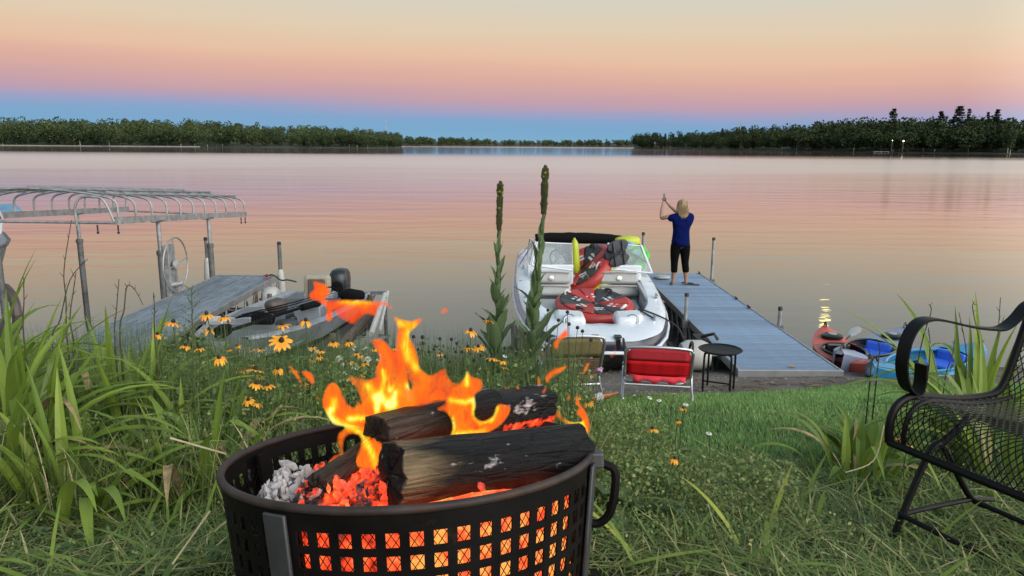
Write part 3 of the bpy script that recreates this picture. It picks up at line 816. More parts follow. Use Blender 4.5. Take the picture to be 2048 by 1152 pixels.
mb.build('hull_side', 'gel_black', bt)
mb = MB(); mb.rings([r_[1:6] for r_ in rs], False, False); mb.add(rs[0], [(0, 1, 2, 3, 4, 5, 6)]); mb.add([p + Vector((0, .005, 0)) for p in rs[-1]], [(0, 1, 2, 3, 4, 5, 6)]); mb.build('hull_bottom', 'gel_black', bt)
# band under the deck edge: navy round the bow, white along the sides
def band(i0, i1, name, mat):
    mb = MB()
    for s_ in (-1, 1):
        mb.rings([[bpt(s_, ST[i][1], ST[i][0], ST[i][2]), bpt(s_, ST[i][1] + .035, ST[i][0] - (.03 if i < 3 else 0), ST[i][2] - .06), bpt(s_, ST[i][1] + .03, ST[i][0] - (.02 if i < 3 else 0), ST[i][2] - .135)] for i in range(i0, i1)], False, False)
    if i0 == 0:
        mb.rings([[bpt(s_, ST[0][1], ST[0][0], ST[0][2]), bpt(s_, ST[0][1] + .035, ST[0][0] - .03, ST[0][2] - .06), bpt(s_, ST[0][1] + .03, ST[0][0] - .02, ST[0][2] - .135)] for s_ in (-1, 1)], False, False)
    mb.build(name, mat, bt)
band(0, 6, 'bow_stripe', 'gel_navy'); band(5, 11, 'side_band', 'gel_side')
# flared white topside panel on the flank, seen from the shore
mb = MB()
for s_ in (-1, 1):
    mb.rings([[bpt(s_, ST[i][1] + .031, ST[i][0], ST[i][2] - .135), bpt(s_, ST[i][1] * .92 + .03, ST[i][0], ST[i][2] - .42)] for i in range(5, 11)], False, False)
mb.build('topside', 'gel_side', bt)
rl = [bpt(-1, ST[i][1] + .04, ST[i][0] - (.03 if i < 3 else 0), ST[i][2] - .14) for i in range(10, -1, -1)] + [bpt(1, ST[i][1] + .04, ST[i][0] - (.03 if i < 3 else 0), ST[i][2] - .14) for i in range(11)]
mb = MB(); mb.tube(rl, .024, 8); mb.build('rub_rail', 'gel_white', bt)
# deck ring round the bow cockpit, crowned
IN = [(9.62, .0), (9.62, .22), (10.0, .24), (10.05, .50), (10.25, .66), (10.8, .82), (11.6, .88), (11.85, .88)]
OUT = [(8.93, .0), (8.93, .20), (8.97, .40), (9.25, .69), (9.6, .84), (10.4, 1.02), (11.3, 1.1), (11.85, 1.12)]
ZD = [(8.9, .60), (9.6, .625), (10.1, .65), (10.8, .69), (11.6, .76), (12.3, .84), (13.4, .87), (15, .87)]
mb = MB()
for s_ in (-1, 1):
    ro = spline([(x, y, 0) for y, x in OUT], 5); ri = spline([(x, y, 0) for y, x in IN], 5)
    rings = []
    for a, b_ in zip(ro, ri):
        ring = []
        for u, dz in ((0, 0), (.06, .025), (.35, .05), (.7, .06), (.93, .055), (1.0, .03)):
            p = a.lerp(b_, u); ring.append(bpt(s_, p.x, p.y, interp(p.y, ZD) + dz))
        ring.append(bpt(s_, b_.x, b_.y, .3))
        rings.append(ring)
    mb.rings(rings, False, False)
mb.build('bow_deck', 'gel_white', bt)
mb = MB(); mb.box((BX, 11.9, .285), (1.9, 4.8, .03)); mb.build('floor', 'vinyl_dark', bt, False)
# speaker pods either side of the step
for s_ in (-1, 1):
    mb = MB()
    q = [(.2, 9.55), (.2, 10.0), (.62, 10.1), (.62, 9.75), (.45, 9.55)]
    lo = [bpt(s_, x, y, .60) for x, y in q]; hi = [bpt(s_, x * .93 + .02, y, .76) for x, y in q]
    mb.rings([lo, hi], True, True); pod = mb.build('bow_pod', 'gel_white', bt, bevel=.05)
    mb = MB(); c = bpt(s_, .42, 9.6, .70); M_ = Matrix.Rotation(R(58), 3, 'X')
    mb.lathe([(.085, 0), (.1, .012), (.085, .02), (.075, .008), (.02, .004), (.004, .01)], 20, c, M_)
    sp_ = mb.build('speaker', 'chrome', pod); sp_.scale = (1, 1, 1)
    mb = MB(); mb.lathe([(.07, .012), (.05, .018), (.01, .02)], 16, c, M_); mb.build('speaker_cone', 'vinyl_dark', sp_)
# bow cushions and bulkhead backrests
for s_ in (-1, 1):
    mb = MB(); q = [(.3, 10.12), (.3, 11.75), (.84, 11.75), (.78, 10.8), (.6, 10.3)]
    mb.rings([[bpt(s_, x, y, .3) for x, y in q], [bpt(s_, x, y, .56) for x, y in q]], True, True); mb.build('bow_cushion', 'vinyl', bt, bevel=.05)
    for j, (za, zb) in enumerate(((.58, .77), (.78, .99))):
        mb = MB(); mb.box(bpt(s_, .55, 11.86 + .04 * j, (za + zb) / 2), (.64, .16, zb - za), Euler((R(-12), 0, 0))); cu = mb.build('backrest', 'vinyl', bt, bevel=.045)
        mb = MB(); mb.tube([bpt(s_, .26, 11.775 + .04 * j, zb - .02), bpt(s_, .55, 11.765 + .04 * j, zb - .008), bpt(s_, .84, 11.775 + .04 * j, zb - .02)], .007, 6); mb.build('piping', 'piping', cu)
        if j:
            mb = MB(); mb.lathe([(.004, 0), (.04, 0), (.04, .006), (.004, .008)], 14, bpt(s_, .55, 11.79, .89), Matrix.Rotation(R(80), 3, 'X')); mb.build('emblem', 'chrome', cu)
    mb = MB(); mb.box(bpt(s_, .56, 12.05, .68), (.76, .1, .78)); mb.build('bulkhead', 'gel_white', bt, False, bevel=.02)
    mb = MB(); q = [(.86, 10.9, .60), (.87, 11.7, .66), (.8, 11.7, .86), (.82, 10.9, .74)]
    mb.rings([[bpt(s_, *p) for p in q], [bpt(s_, p[0] + .06, p[1], p[2]) for p in q]], True, True); mb.build('side_bolster', 'vinyl', bt, bevel=.02)
# aft deck sides and cockpit coaming
for s_ in (-1, 1):
    mb = MB(); mb.rings([[bpt(s_, hw, y, zs), bpt(s_, hw - .06, y, zs + .05), bpt(s_, hw - .24, y, zs + .06), bpt(s_, hw - .27, y, .3)] for y, hw, zs in ((11.84, 1.12, .79), (12.3, 1.12, .84), (13.4, 1.1, .87), (14.9, 1.05, .87))], False, False); mb.build('gunwale', 'gel_white', bt)
mb = MB(); mb.box((BX, 14.6, .62), (1.7, .5, .6)); mb.build('engine_cover', 'vinyl', bt, False, bevel=.08)
# windscreen: two front panes with an open walkway between, raked side panes
def frame_pane(parent, corners, r=.016, name='windscreen_frame'):
    mb = MB(); mb.tube(corners + [corners[0]], r, 8); fr = mb.build(name, 'gel_white', parent)
    mb = MB(); mb.add(corners, [tuple(range(len(corners)))]); mb.build('pane', 'clear_pane', fr, False, solid=.006)
lp = [aty(1064, 530, 12.0), aty(1146, 541, 12.0), aty(1143, 488, 12.2), aty(1074, 485, 12.2)]
rp = [aty(1222, 538, 12.0), aty(1302, 546, 12.0), aty(1281, 492, 12.2), aty(1216, 487, 12.2)]
frame_pane(bt, lp); frame_pane(bt, rp)
for p0, p1, s_ in ((lp[0], lp[3], -1), (rp[1], rp[2], 1)):
    frame_pane(bt, [p0 + Vector((s_ * .02, .02, 0)), p0 + Vector((s_ * .06, 1.3, -.02)), p1 + Vector((s_ * .1, .8, -.04)), p1 + Vector((s_ * .02, .02, 0))])
# helm seats and console
for s_ in (-1, 1):
    r_ = thing  # seats are parts of the boat
    mb = MB(); mb.box(bpt(s_, .55, 13.2, .62), (.52, .5, .18)); cs = mb.build('captain_seat', 'vinyl', bt, False, bevel=.06)
    mb = MB(); mb.box(bpt(s_, .55, 13.46, .98), (.5, .16, .62), Euler((R(-8), 0, 0))); mb.build('seat_back', 'vinyl_dark', cs, False, bevel=.06)
    mb = MB(); mb.box(bpt(s_, .55, 13.42, 1.02), (.28, .14, .3), Euler((R(-8), 0, 0))); mb.build('pad', 'vinyl', cs, False, bevel=.05)
    mb = MB(); mb.box(bpt(s_, .55, 12.3, .8), (.7, .36, .44)); mb.build('console', 'gel_white', bt, False, bevel=.05)
mb = MB(); c = bpt(-1, .38, 12.45, 1.12); Mh = Matrix.Rotation(R(55), 3, 'X')
mb.tube([c + Mh @ Vector((.17 * math.cos(q * .349), .17 * math.sin(q * .349), 0)) for q in range(19)], .014, 6, False); sw = mb.build('steering_wheel', 'canvas_black', bt)
for q in range(3): MB().tube([c, c + Mh @ Vector((.17 * math.cos(q * 2.09 + .5), .17 * math.sin(q * 2.09 + .5), 0))], .01, 5).build('spoke', 'chrome', sw)
# folded canopy on its hoop
cp = [aty(px, py, 13.1) for px, py in ((1068, 496), (1071, 478), (1090, 476), (1150, 476), (1200, 477), (1245, 480), (1262, 484), (1282, 498))]
mb = MB(); mb.tube(spline(cp[1:7], 5), [.06 + .035 * math.sin(math.pi * min(1, .15 + i / 26)) + rng.uniform(0, .012) for i in range(26)], 12); cb = mb.build('canopy_roll', 'canvas_black', bt)
for a, b_ in ((cp[1], bpt(-1, 1.08, 12.9, .9)), (cp[6], bpt(1, 1.08, 12.9, .9)), (cp[1], bpt(-1, 1.07, 14.0, .9)), (cp[6], bpt(1, 1.07, 14.0, .9))):
    mb = MB(); mb.tube([a, b_], .013, 6); mb.build('canopy_strut', 'chrome', bt)
for s_, y in ((-1, 9.0), (1, 9.0)):
    x = .14
    mb = MB(); c = bpt(s_, x, 8.93, .60); mb.box(c + Vector((0, -.01, -.03)), (.055, .04, .14)); mb.box(c + Vector((0, .05, .055)), (.09, .12, .02)); mb.build('bow_roller', 'gel_black', bt, False, bevel=.005)
for s_, y, x in ((-1, 9.75, .74), (1, 9.75, .74), (-1, 10.9, .98), (1, 10.9, .98), (-1, 12.6, 1.0), (1, 12.6, 1.0)):
    mb = MB(); c = bpt(s_, x, y, interp(y, ZD) + .07); mb.tube([c + Vector((0, -.1, .025)), c + Vector((0, -.05, .04)), c + Vector((0, .05, .04)), c + Vector((0, .1, .025))], .012, 6); mb.box(c + Vector((0, 0, .01)), (.03, .06, .05)); mb.build('cleat', 'chrome', bt)
mb = MB(); mb.tube(spline([bpt(1, .74, 9.8, .70), bpt(1, .6, 10.2, .74), bpt(1, .85, 9.9, .7), bpt(1, 1.05, 9.7, .60), bpt(1, 1.15, 9.62, .42), bpt(1, 1.4, 9.75, .36)], 5), .012, 6)
tag(mb.build('mooring_line', 'rope_dark'), 'dark mooring line from the motorboat bow to the blue-grey dock', 'rope')
mb = MB(); mb.tube([bpt(-1, 1.16, 10.05, .55), bpt(-1, 1.13, 10.1, -.4)], .045, 8); mb.tube([bpt(-1, 1.1, 9.9, .4), bpt(-1, 1.06, 9.95, -.4)], .03, 8)
mb.build('lift_guide', 'galv_dark', bt)

# ------------------------------------------------------------------ towable tubes and vests in the motorboat
simple('tube_red', (0.36, 0.035, 0.03), 0.45, var=0.2, scale=6, bmp=.2, bscale=14, dist=.01)
simple('tube_black', (0.03, 0.03, 0.034), 0.5, var=0.3, scale=6, bmp=.2, bscale=14, dist=.01)
simple('tube_white', (0.55, 0.54, 0.52), 0.5, var=0.15, scale=6)
simple('tube_lime', (0.40, 0.46, 0.03), 0.45, var=0.12, scale=4)
simple('vest_green', (0.05, 0.5, 0.05), 0.6, var=0.2)
simple('vest_blue', (0.12, 0.28, 0.5), 0.6, var=0.2)
simple('vest_dark', (0.03, 0.035, 0.045), 0.7, var=0.3, scale=12, bmp=.3)
simple('towel_dark', (0.06, 0.07, 0.085), 0.9, var=0.2, bmp=.3)
def tow_tube(name, label, M, c, rx, ry, th, cols, seed, under=False):
    """an inflatable with a fat rim, a covered top of coloured panels, straps and lettering blocks"""
    r_ = thing(name, label, 'inflatable', c, 'towable tubes in the motorboat')
    rr_ = random.Random(seed)
    N = 40
    rim = MB(); rgs = []
    for q in range(12):
        an = q * 2 * math.pi / 12
        rgs.append([M @ Vector(((rx + math.cos(an) * th) * math.cos(k * 2 * math.pi / N) * (1 + .03 * math.cos(3 * k * .157)), (ry + math.cos(an) * th) * math.sin(k * 2 * math.pi / N), math.sin(an) * th)) for k in range(N)])
    rgs.append(rgs[0]); rim.rings(rgs, True, False); rim.build('rim', cols[0], r_, True, True, weld=True)
    if under:
        mb = MB(); mb.tube([M @ Vector((rx * 1.02 * math.cos(k * math.pi / 18), ry * 1.02 * math.sin(k * math.pi / 18), -th * 1.7)) for k in range(37)], th * 1.05, 10, False); mb.build('underside', 'tube_lime', r_, True, True)
    K = 12
    for k in range(K):
        a0, a1 = k * 2 * math.pi / K + .03, (k + 1) * 2 * math.pi / K - .03
        mb = MB(); rows = []
        for u, z in ((.12, th * .55), (.55, th * .7), (.95, th * 1.05), (1.02, th * 1.06)):
            rows.append([M @ Vector((rx * u * math.cos(a0 + (a1 - a0) * i / 5), ry * u * math.sin(a0 + (a1 - a0) * i / 5), z + .01 * rr_.random())) for i in range(6)])
        mb.rings(rows, False, False); pa = mb.build('panel', cols[1 + (k // 2) % 2], r_, True, True, solid=.012)
        if k % 2 == 0:
            mb = MB(); am = (a0 + a1) / 2
            for j in range(3):
                d = M @ Vector((rx * (.45 + .17 * j) * math.cos(am), ry * (.45 + .17 * j) * math.sin(am), th * (.78 + .09 * j)))
                e1 = (M @ Vector((-math.sin(am), math.cos(am), 0))) * .07; e2 = (M @ Vector((math.cos(am), math.sin(am), .1))) * .032
                mb.add([d - e1 - e2, d + e1 - e2 * .4, d + e1 + e2, d - e1 + e2 * .5], [(0, 1, 2, 3)])
            mb.build('lettering', 'tube_white', pa, False, True, solid=.006)
    for k in range(4):
        an = k * math.pi / 2 + .6; mb = MB()
        mb.tube(spline([M @ Vector((rx * u * math.cos(an + dv), ry * u * math.sin(an + dv), z)) for u, dv, z in ((.9, -.16, th * 1.05), (.95, -.08, th * 1.5), (.95, .08, th * 1.5), (.9, .16, th * 1.05))], 4), .022, 6, True, .6)
        mb.build('grab_handle', 'tube_white' if k % 2 else 'tube_black', r_, True, True)
    return r_
c1 = (BX + .05, 10.85, .63)
tow_tube('towable_tube', 'red, black and white towable tube lying flat in the motorboat bow', Matrix.Rotation(R(7), 3, 'X') @ Matrix.Rotation(R(20), 3, 'Z'), c1, .5, .58, .085, ('tube_red', 'tube_black', 'tube_red'), 3)
c2 = (BX + .03, 12.35, .93)
tow_tube('towable_tube', 'dark red tube with lime underside leaning in the windscreen walkway', Matrix.Rotation(R(-38), 3, 'Y') @ Matrix.Rotation(R(18), 3, 'X'), c2, .46, .5, .1, ('tube_red', 'tube_black', 'tube_red'), 4, True)
def soft(name, label, cat, c, d, mat, rot=(0, 0, 0), seed=1, group=None, sq=2.6):
    """a soft padded body: rounded box with lumps"""
    mb = MB(); rs = []; n = 16
    for i in range(9):
        v = -1 + 2 * i / 8; k_ = max(.02, (1 - abs(v) ** sq)) ** (1 / sq); ring = []
        for j in range(n):
            an = j * 2 * math.pi / n; cc, ss = math.cos(an), math.sin(an)
            q_ = (abs(cc) ** sq + abs(ss) ** sq) ** (-1 / sq)
            p = Vector((cc * q_ * k_ * d[0] / 2, ss * q_ * k_ * d[1] / 2, v * d[2] / 2))
            ring.append(p * (1 + .12 * noise.noise(p * 9 + Vector((seed, 0, 0)))))
        rs.append(ring)
    mb.rings(rs); o = mb.build(name, mat); o.location = c; o.rotation_euler = rot
    if label: tag(o, label, cat, group)
    return o
def vest(label, c, rot, mat, seed):
    r_ = thing('life_vest', label, 'life vest', c, 'life vests in the motorboat', rot)
    for s_ in (-1, 1):
        o = soft('front_panel', None, None, (s_ * .12, 0, 0), (.19, .06, .42), mat, (0, 0, 0), seed + s_); o.parent = r_
    o = soft('back_panel', None, None, (0, .08, .02), (.4, .06, .46), mat, (0, 0, 0), seed + 9); o.parent = r_
    for z in (-.12, .06):
        o = MB().box((0, -.05, z), (.4, .02, .035)).build('strap', 'vest_dark', r_, False, True)
        MB().box((0, -.064, z), (.07, .02, .05)).build('buckle', 'gel_black', o, False, True)
vest('black life vest hung over the windscreen walkway edge', aty(1238, 506, 12.02), (R(-20), R(80), R(10)), 'vest_dark', 1)
vest('bright green life vest behind the windscreen on the dock side', aty(1270, 519, 12.35), (R(-10), R(25), R(-20)), 'vest_green', 2)
vest('light blue life vest between the black and green vests', aty(1254, 512, 12.4), (R(-10), R(-25), R(5)), 'vest_blue', 3)
o = soft('lime_cushion', 'lime round cushion topping the pile behind the windscreen', 'cushion', aty(1256, 484, 12.7), (.44, .3, .22), 'tube_lime', (0, 0, 0), 4)
o = soft('lime_float', 'tall lime float standing beside the left windscreen pane', 'float', aty(1151, 515, 12.35), (.13, .2, .66), 'tube_lime', (0, R(-5), 0), 5)
o = soft('dark_bag', 'black bag hung at the edge of the windscreen walkway', 'bag', aty(1213, 527, 12.1), (.16, .16, .36), 'vest_dark', (0, 0, 0), 6)
mb = MB(); q = [aty(px, py, 12.5) for px, py in ((1112, 502), (1124, 489), (1141, 488), (1143, 534), (1134, 532), (1126, 514))]
mb.prism(q, (0, .03, 0)); tag(mb.build('dark_towel', 'towel_dark', None, False, bevel=.006), 'dark grey towel hanging behind the left windscreen pane', 'towel')

# ------------------------------------------------------------------ fishing boat
simple('alu', (0.27, 0.3, 0.34), 0.35, 0.25, var=0.14, scale=5, rvar=.08)
simple('alu_in', (0.12, 0.13, 0.14), 0.6, var=0.15, scale=5)
simple('tan_vinyl', (0.27, 0.24, 0.18), 0.6, var=0.15)
simple('brown_vinyl', (0.07, 0.055, 0.05), 0.55, var=0.2)
simple('cowl', (0.012, 0.015, 0.02), 0.4, var=0.2, scale=5)
simple('cloth_pink', (0.4, 0.22, 0.2), 0.8, var=0.1)
fb = thing('fishing_boat', 'silver open fishing boat with black outboard, bow toward the flowers', 'boat', (-3.55, 11.5, 0), None)
FS = [(9.35, .16, .46), (9.5, .34, .45), (9.8, .52, .42), (10.4, .72, .38), (11.2, .82, .34), (12.4, .86, .29), (13.7, .84, .26)]
def fx(y): return -3.86 + (y - 9.35) * .11
def fpt(s_, hw, y, z): return Vector((fx(y) + s_ * hw, y, z))
rs = []
for y, hw, zs in FS:
    k = min(1, (y - 9.3) / 1.5); ch = hw * (.5 + .35 * k); zk = interp(y, [(9.3, .25), (9.8, .0), (10.6, -.12), (14, -.15)])
    rs.append([fpt(-1, hw, y, zs), fpt(-1, ch, y, zk + .16), fpt(0, 0, y, zk), fpt(1, ch, y, zk + .16), fpt(1, hw, y, zs)])
mb = MB(); mb.rings(rs, False, False); mb.add(rs[0], [(0, 1, 2, 3, 4)]); mb.add(rs[-1], [(0, 1, 2, 3, 4)]); mb.build('hull', 'alu', fb)
mb = MB()
for s_ in (-1, 1): mb.rings([[fpt(s_, hw + .015, y, zs - .01), fpt(s_, hw + .01, y, zs + .025), fpt(s_, hw - .1, y, zs + .03), fpt(s_, hw - .13, y, zs - .02), fpt(s_, hw - .13, y, .12)] for y, hw, zs in FS[1:]], False, False)
mb.build('gunwale', 'alu', fb)
mb = MB(); mb.rings([[fpt(-1, hw - .08, y, zs - .015), fpt(1, hw - .08, y, zs - .015)] for y, hw, zs in FS[:4]], False, False); mb.add([fpt(-1, FS[3][1] - .1, FS[3][0], .425), fpt(1, FS[3][1] - .1, FS[3][0], .425), fpt(1, FS[3][1] - .1, FS[3][0], .12), fpt(-1, FS[3][1] - .1, FS[3][0], .12)], [(0, 1, 2, 3)]); mb.build('fore_deck', 'alu_in', fb)
mb = MB(); mb.rings([[fpt(-1, hw - .1, y, .125), fpt(1, hw - .1, y, .125)] for y, hw, zs in FS[3:]], False, False); mb.build('floor', 'alu_in', fb)
mb = MB(); mb.box((fx(13.4), 13.42, .17), (1.4, .5, .12)); mb.build('aft_deck', 'alu_in', fb, False)
for (sx, y, w, d, h) in ((-.45, 11.2, .34, .7, .3), (.4, 11.6, .42, .6, .36), (.05, 12.9, .5, .3, .28)):
    mb = MB(); mb.box((fx(y) + sx, y, .125 + h / 2), (w, d, h)); lk = mb.build('locker', 'alu', fb, False, bevel=.02)
    mb = MB(); mb.box((fx(y) + sx, y, .125 + h + .008), (w - .06, d - .06, .012)); mb.build('lid', 'alu_in', lk, False)
def boat_seat(x, y, zb, mat1, mat2, lab=None):
    mb = MB(); mb.tube([(x, y, .15), (x, y, zb)], .03, 8); pd = mb.build('seat_pedestal', 'galv_dark', fb)
    mb = MB(); mb.box((x, y, zb + .05), (.5, .46, .12)); mb.build('seat_cushion', mat2, pd, False, bevel=.05)
    mb = MB(); mb.box((x, y + .22, zb + .34), (.48, .12, .52), Euler((R(-8), 0, 0))); bk = mb.build('seat_back', mat1, pd, False, bevel=.08)
    mb = MB(); mb.box((x, y + .145, zb + .36), (.3, .05, .34), Euler((R(-8), 0, 0))); mb.build('pad', 'brown_vinyl', bk, False, bevel=.02)
boat_seat(aty(632, 590, 12.7).x, 12.6, .14, 'tan_vinyl', 'brown_vinyl')
mb = MB(); mb.box((fx(12.2) + .5, 11.9, .3), (.42, .35, .36)); mb.build('console', 'cowl', fb, False, bevel=.04)
mb = MB(); c = Vector((fx(12.2) + .48, 12.15, .5)); mb.tube([c + Vector((.16 * math.cos(q * .349), .1 * math.sin(q * .349), .13 * math.sin(q * .349))) for q in range(19)], .013, 6, False); mb.build('steering_wheel', 'canvas_black', fb)
# bow electric motor, folded on the fore deck
mb = MB(); mb.tube([fpt(1, .05, 9.6, .54), fpt(1, .5, 11.0, .56)], .025, 8); tm = mb.build('trolling_motor', 'canvas_black', fb)
MB().box(fpt(1, .02, 9.5, .56), (.16, .28, .14)).build('motor_head', 'canvas_black', tm, False, bevel=.03)
MB().tube([fpt(1, .5, 10.95, .56), fpt(1, .62, 11.3, .56)], .055, 10).build('motor_pod', 'canvas_black', tm)
for k in range(3):
    mb = MB(); p0 = fpt(-1, .3, 10.5 + .1 * k, .50); p1 = fpt(1, .7, 11.2 + .6 * k, .56); mb.tube([p0, p0.lerp(p1, .5), p1 + Vector((0, .3, .02))], [.012, .008, .004], 6)
    tag(mb.build('fishing_rod', 'canvas_black'), ('dark fishing rod lying lowest across the fishing boat', 'dark fishing rod lying mid-boat across the fishing boat', 'dark fishing rod lying farthest aft across the fishing boat')[k], 'fishing rod', 'rods in the fishing boat')
for k, (x_, y_, d_, mt, lab) in enumerate(((-.15, 11.0, (.4, .3, .22), 'canvas_black', 'black gear bag lying amidships in the fishing boat'), (.3, 10.85, (.34, .26, .16), 'vest_dark', 'dark life vest heap near the bow of the fishing boat'), (-.3, 11.9, (.36, .3, .26), 'brown_vinyl', 'brown tackle bag left in the fishing boat'), (.62, 12.9, (.3, .5, .22), 'canvas_black', 'black bundle by the outboard of the fishing boat'), (.15, 11.5, (.5, .24, .14), 'gel_black', 'long dark case lying in the fishing boat'))):
    soft('gear_bag', lab, 'bag', (fx(y_) + x_, y_, .125 + d_[2] / 2 + .12), d_, mt, (0, 0, .4 * k), 20 + k, 'gear in the fishing boat')
# outboard
mc = aty(680, 572, 14.05)
om = MB(); rs = []
for z, w, d, dy in ((-.30, .13, .17, 0), (-.22, .165, .22, 0), (-.05, .18, .25, .01), (.12, .185, .26, .02), (.24, .175, .25, .03), (.31, .14, .2, .035), (.335, .06, .1, .04)):
    rs.append([Vector((mc.x + w * math.copysign(abs(math.cos(q * .3927)) ** .6, math.cos(q * .3927)), mc.y + dy + d * math.copysign(abs(math.sin(q * .3927)) ** .6, math.sin(q * .3927)), mc.z + z)) for q in range(16)])
om.rings(rs); mot = om.build('outboard_motor', 'cowl', fb)
MB().lathe([(.12, 0), (.1, .05), (.02, .06)], 14, (mc.x, mc.y - .235, mc.z + .02), Matrix.Rotation(R(90), 3, 'X')).build('cowl_face', 'canvas_black', mot)
MB().box((mc.x, mc.y + .05, mc.z - .5), (.16, .22, .42)).build('midsection', 'canvas_black', mot, False, bevel=.03)
mb = MB(); mb.box((mc.x, mc.y - .2, mc.z - .42), (.36, .16, .12)); mb.tube([(mc.x + .1, mc.y - .2, mc.z - .38), (mc.x + .32, mc.y - .3, mc.z - .34), (mc.x + .38, mc.y - .32, mc.z - .42)], .025, 8); mb.build('clamp', 'canvas_black', mot, False)
soft('pink_cloth', 'dull pink cloth standing in the fishing boat behind the flowers', 'cloth', aty(583, 642, 11.6), (.14, .12, .3), 'cloth_pink', (0, R(-12), 0), 8)
# white slanted guide board and the lift bunk
mb = MB(); a = aty(770, 588, 12.6); b_ = aty(742, 668, 11.2)
mb.tube([a, b_], .045, 8); mb.tube([a + Vector((.0, .3, -.02)), b_ + Vector((.06, .4, -.05))], .03, 8)
r_ = thing('lift_guide', 'white slanted guide board on the far side of the fishing boat', 'guide board', (a.x, a.y, 0))
mb.build('board', 'white_plastic', r_)
MB().box(a + Vector((-.12, 0, .02)), (.26, .06, .05)).build('bracket', 'galv_dark', r_, False)
MB().tube([a, (a.x, a.y, -.6)], .03, 8).build('post', 'galv_dark', r_)
r_ = thing('boat_lift', 'dark steel boat lift frame under the fishing boat', 'boat lift', (-3.5, 11.4, 0))
for x in (-4.35, -2.55):
    MB().box((x, 11.6, .02), (.1, 3.6, .1)).build('bunk_beam', 'rust_steel', r_, False)
    for y in (10.2, 13.0): MB().tube([(x, y, -.9), (x, y, .35)], .045, 8).build('post', 'rust_steel', r_)
for y in (10.2, 13.0): MB().box((-3.45, y, -.06), (1.9, .1, .1)).build('cross_beam', 'rust_steel', r_, False)

# ------------------------------------------------------------------ boat at the picture's left edge
sb = thing('lifted_boat', 'pale boat with blue windscreen at the left edge, raised bow beyond the tall leaves', 'boat', (-10.2, 14.6, 0))
def spt(s_, hw, y, z): return Vector((-9.2 - (y - 12.9) * .98 + s_ * hw, y, z))
SS = [(12.9, .02, 1.16), (13.1, .22, 1.15), (13.6, .5, 1.13), (14.4, .8, 1.12), (15.4, 1.0, 1.12), (17.5, 1.0, 1.12)]
rs = [[spt(-1, hw, y, zs), spt(-1, hw * .6, y, .55), spt(0, 0, y, interp(y, [(12.9, .55), (13.6, .3), (17, .2)])), spt(1, hw * .6, y, .55), spt(1, hw, y, zs)] for y, hw, zs in SS]
mb = MB(); mb.rings(rs, False, False); mb.add(rs[-1], [(0, 1, 2, 3, 4)]); simple('hull_dull', (.17, .19, .21), .4, var=.2); mb.build('hull', 'hull_dull', sb)
mb = MB(); mb.rings([[spt(-1, hw, y, zs + .003), spt(0, 0, y, zs + .06), spt(1, hw, y, zs + .003)] for y, hw, zs in SS], False, False); mb.build('deck', 'hull_dull', sb)
mb = MB(); mb.tube([spt(1, hw + .01, y, zs) for y, hw, zs in SS], .03, 6); mb.build('rub_rail', 'galv_dark', sb)
simple('screen_blue', (0.1, 0.2, 0.3), 0.1, var=0.2)
q0 = [aty(-60, 405, 15.6), aty(8, 408, 15.6), aty(20, 420, 15.4), aty(28, 427, 15.2), aty(-60, 432, 15.2)]
mb = MB(); mb.prism(q0, (0, .35, 0)); mb.build('windscreen', 'screen_blue', sb, False, bevel=.02)
mb = MB(); mb.tube([aty(-60, 430, 15.15), aty(30, 428, 15.15)], .03, 8); mb.tube([aty(-40, 432, 15.3), spt(1, .5, 15.3, 1.1)], .03, 6); mb.tube([aty(5, 430, 15.3), spt(1, .9, 15.3, 1.1)], .03, 6); mb.build('screen_rail', 'gel_white', sb)
mb = MB(); mb.tube(spline([aty(8, 575, 13.0), aty(22, 590, 12.9), aty(32, 615, 12.8), aty(38, 660, 12.7)], 4), .09, 8); mb.build('lift_arm', 'brown_vinyl', sb)

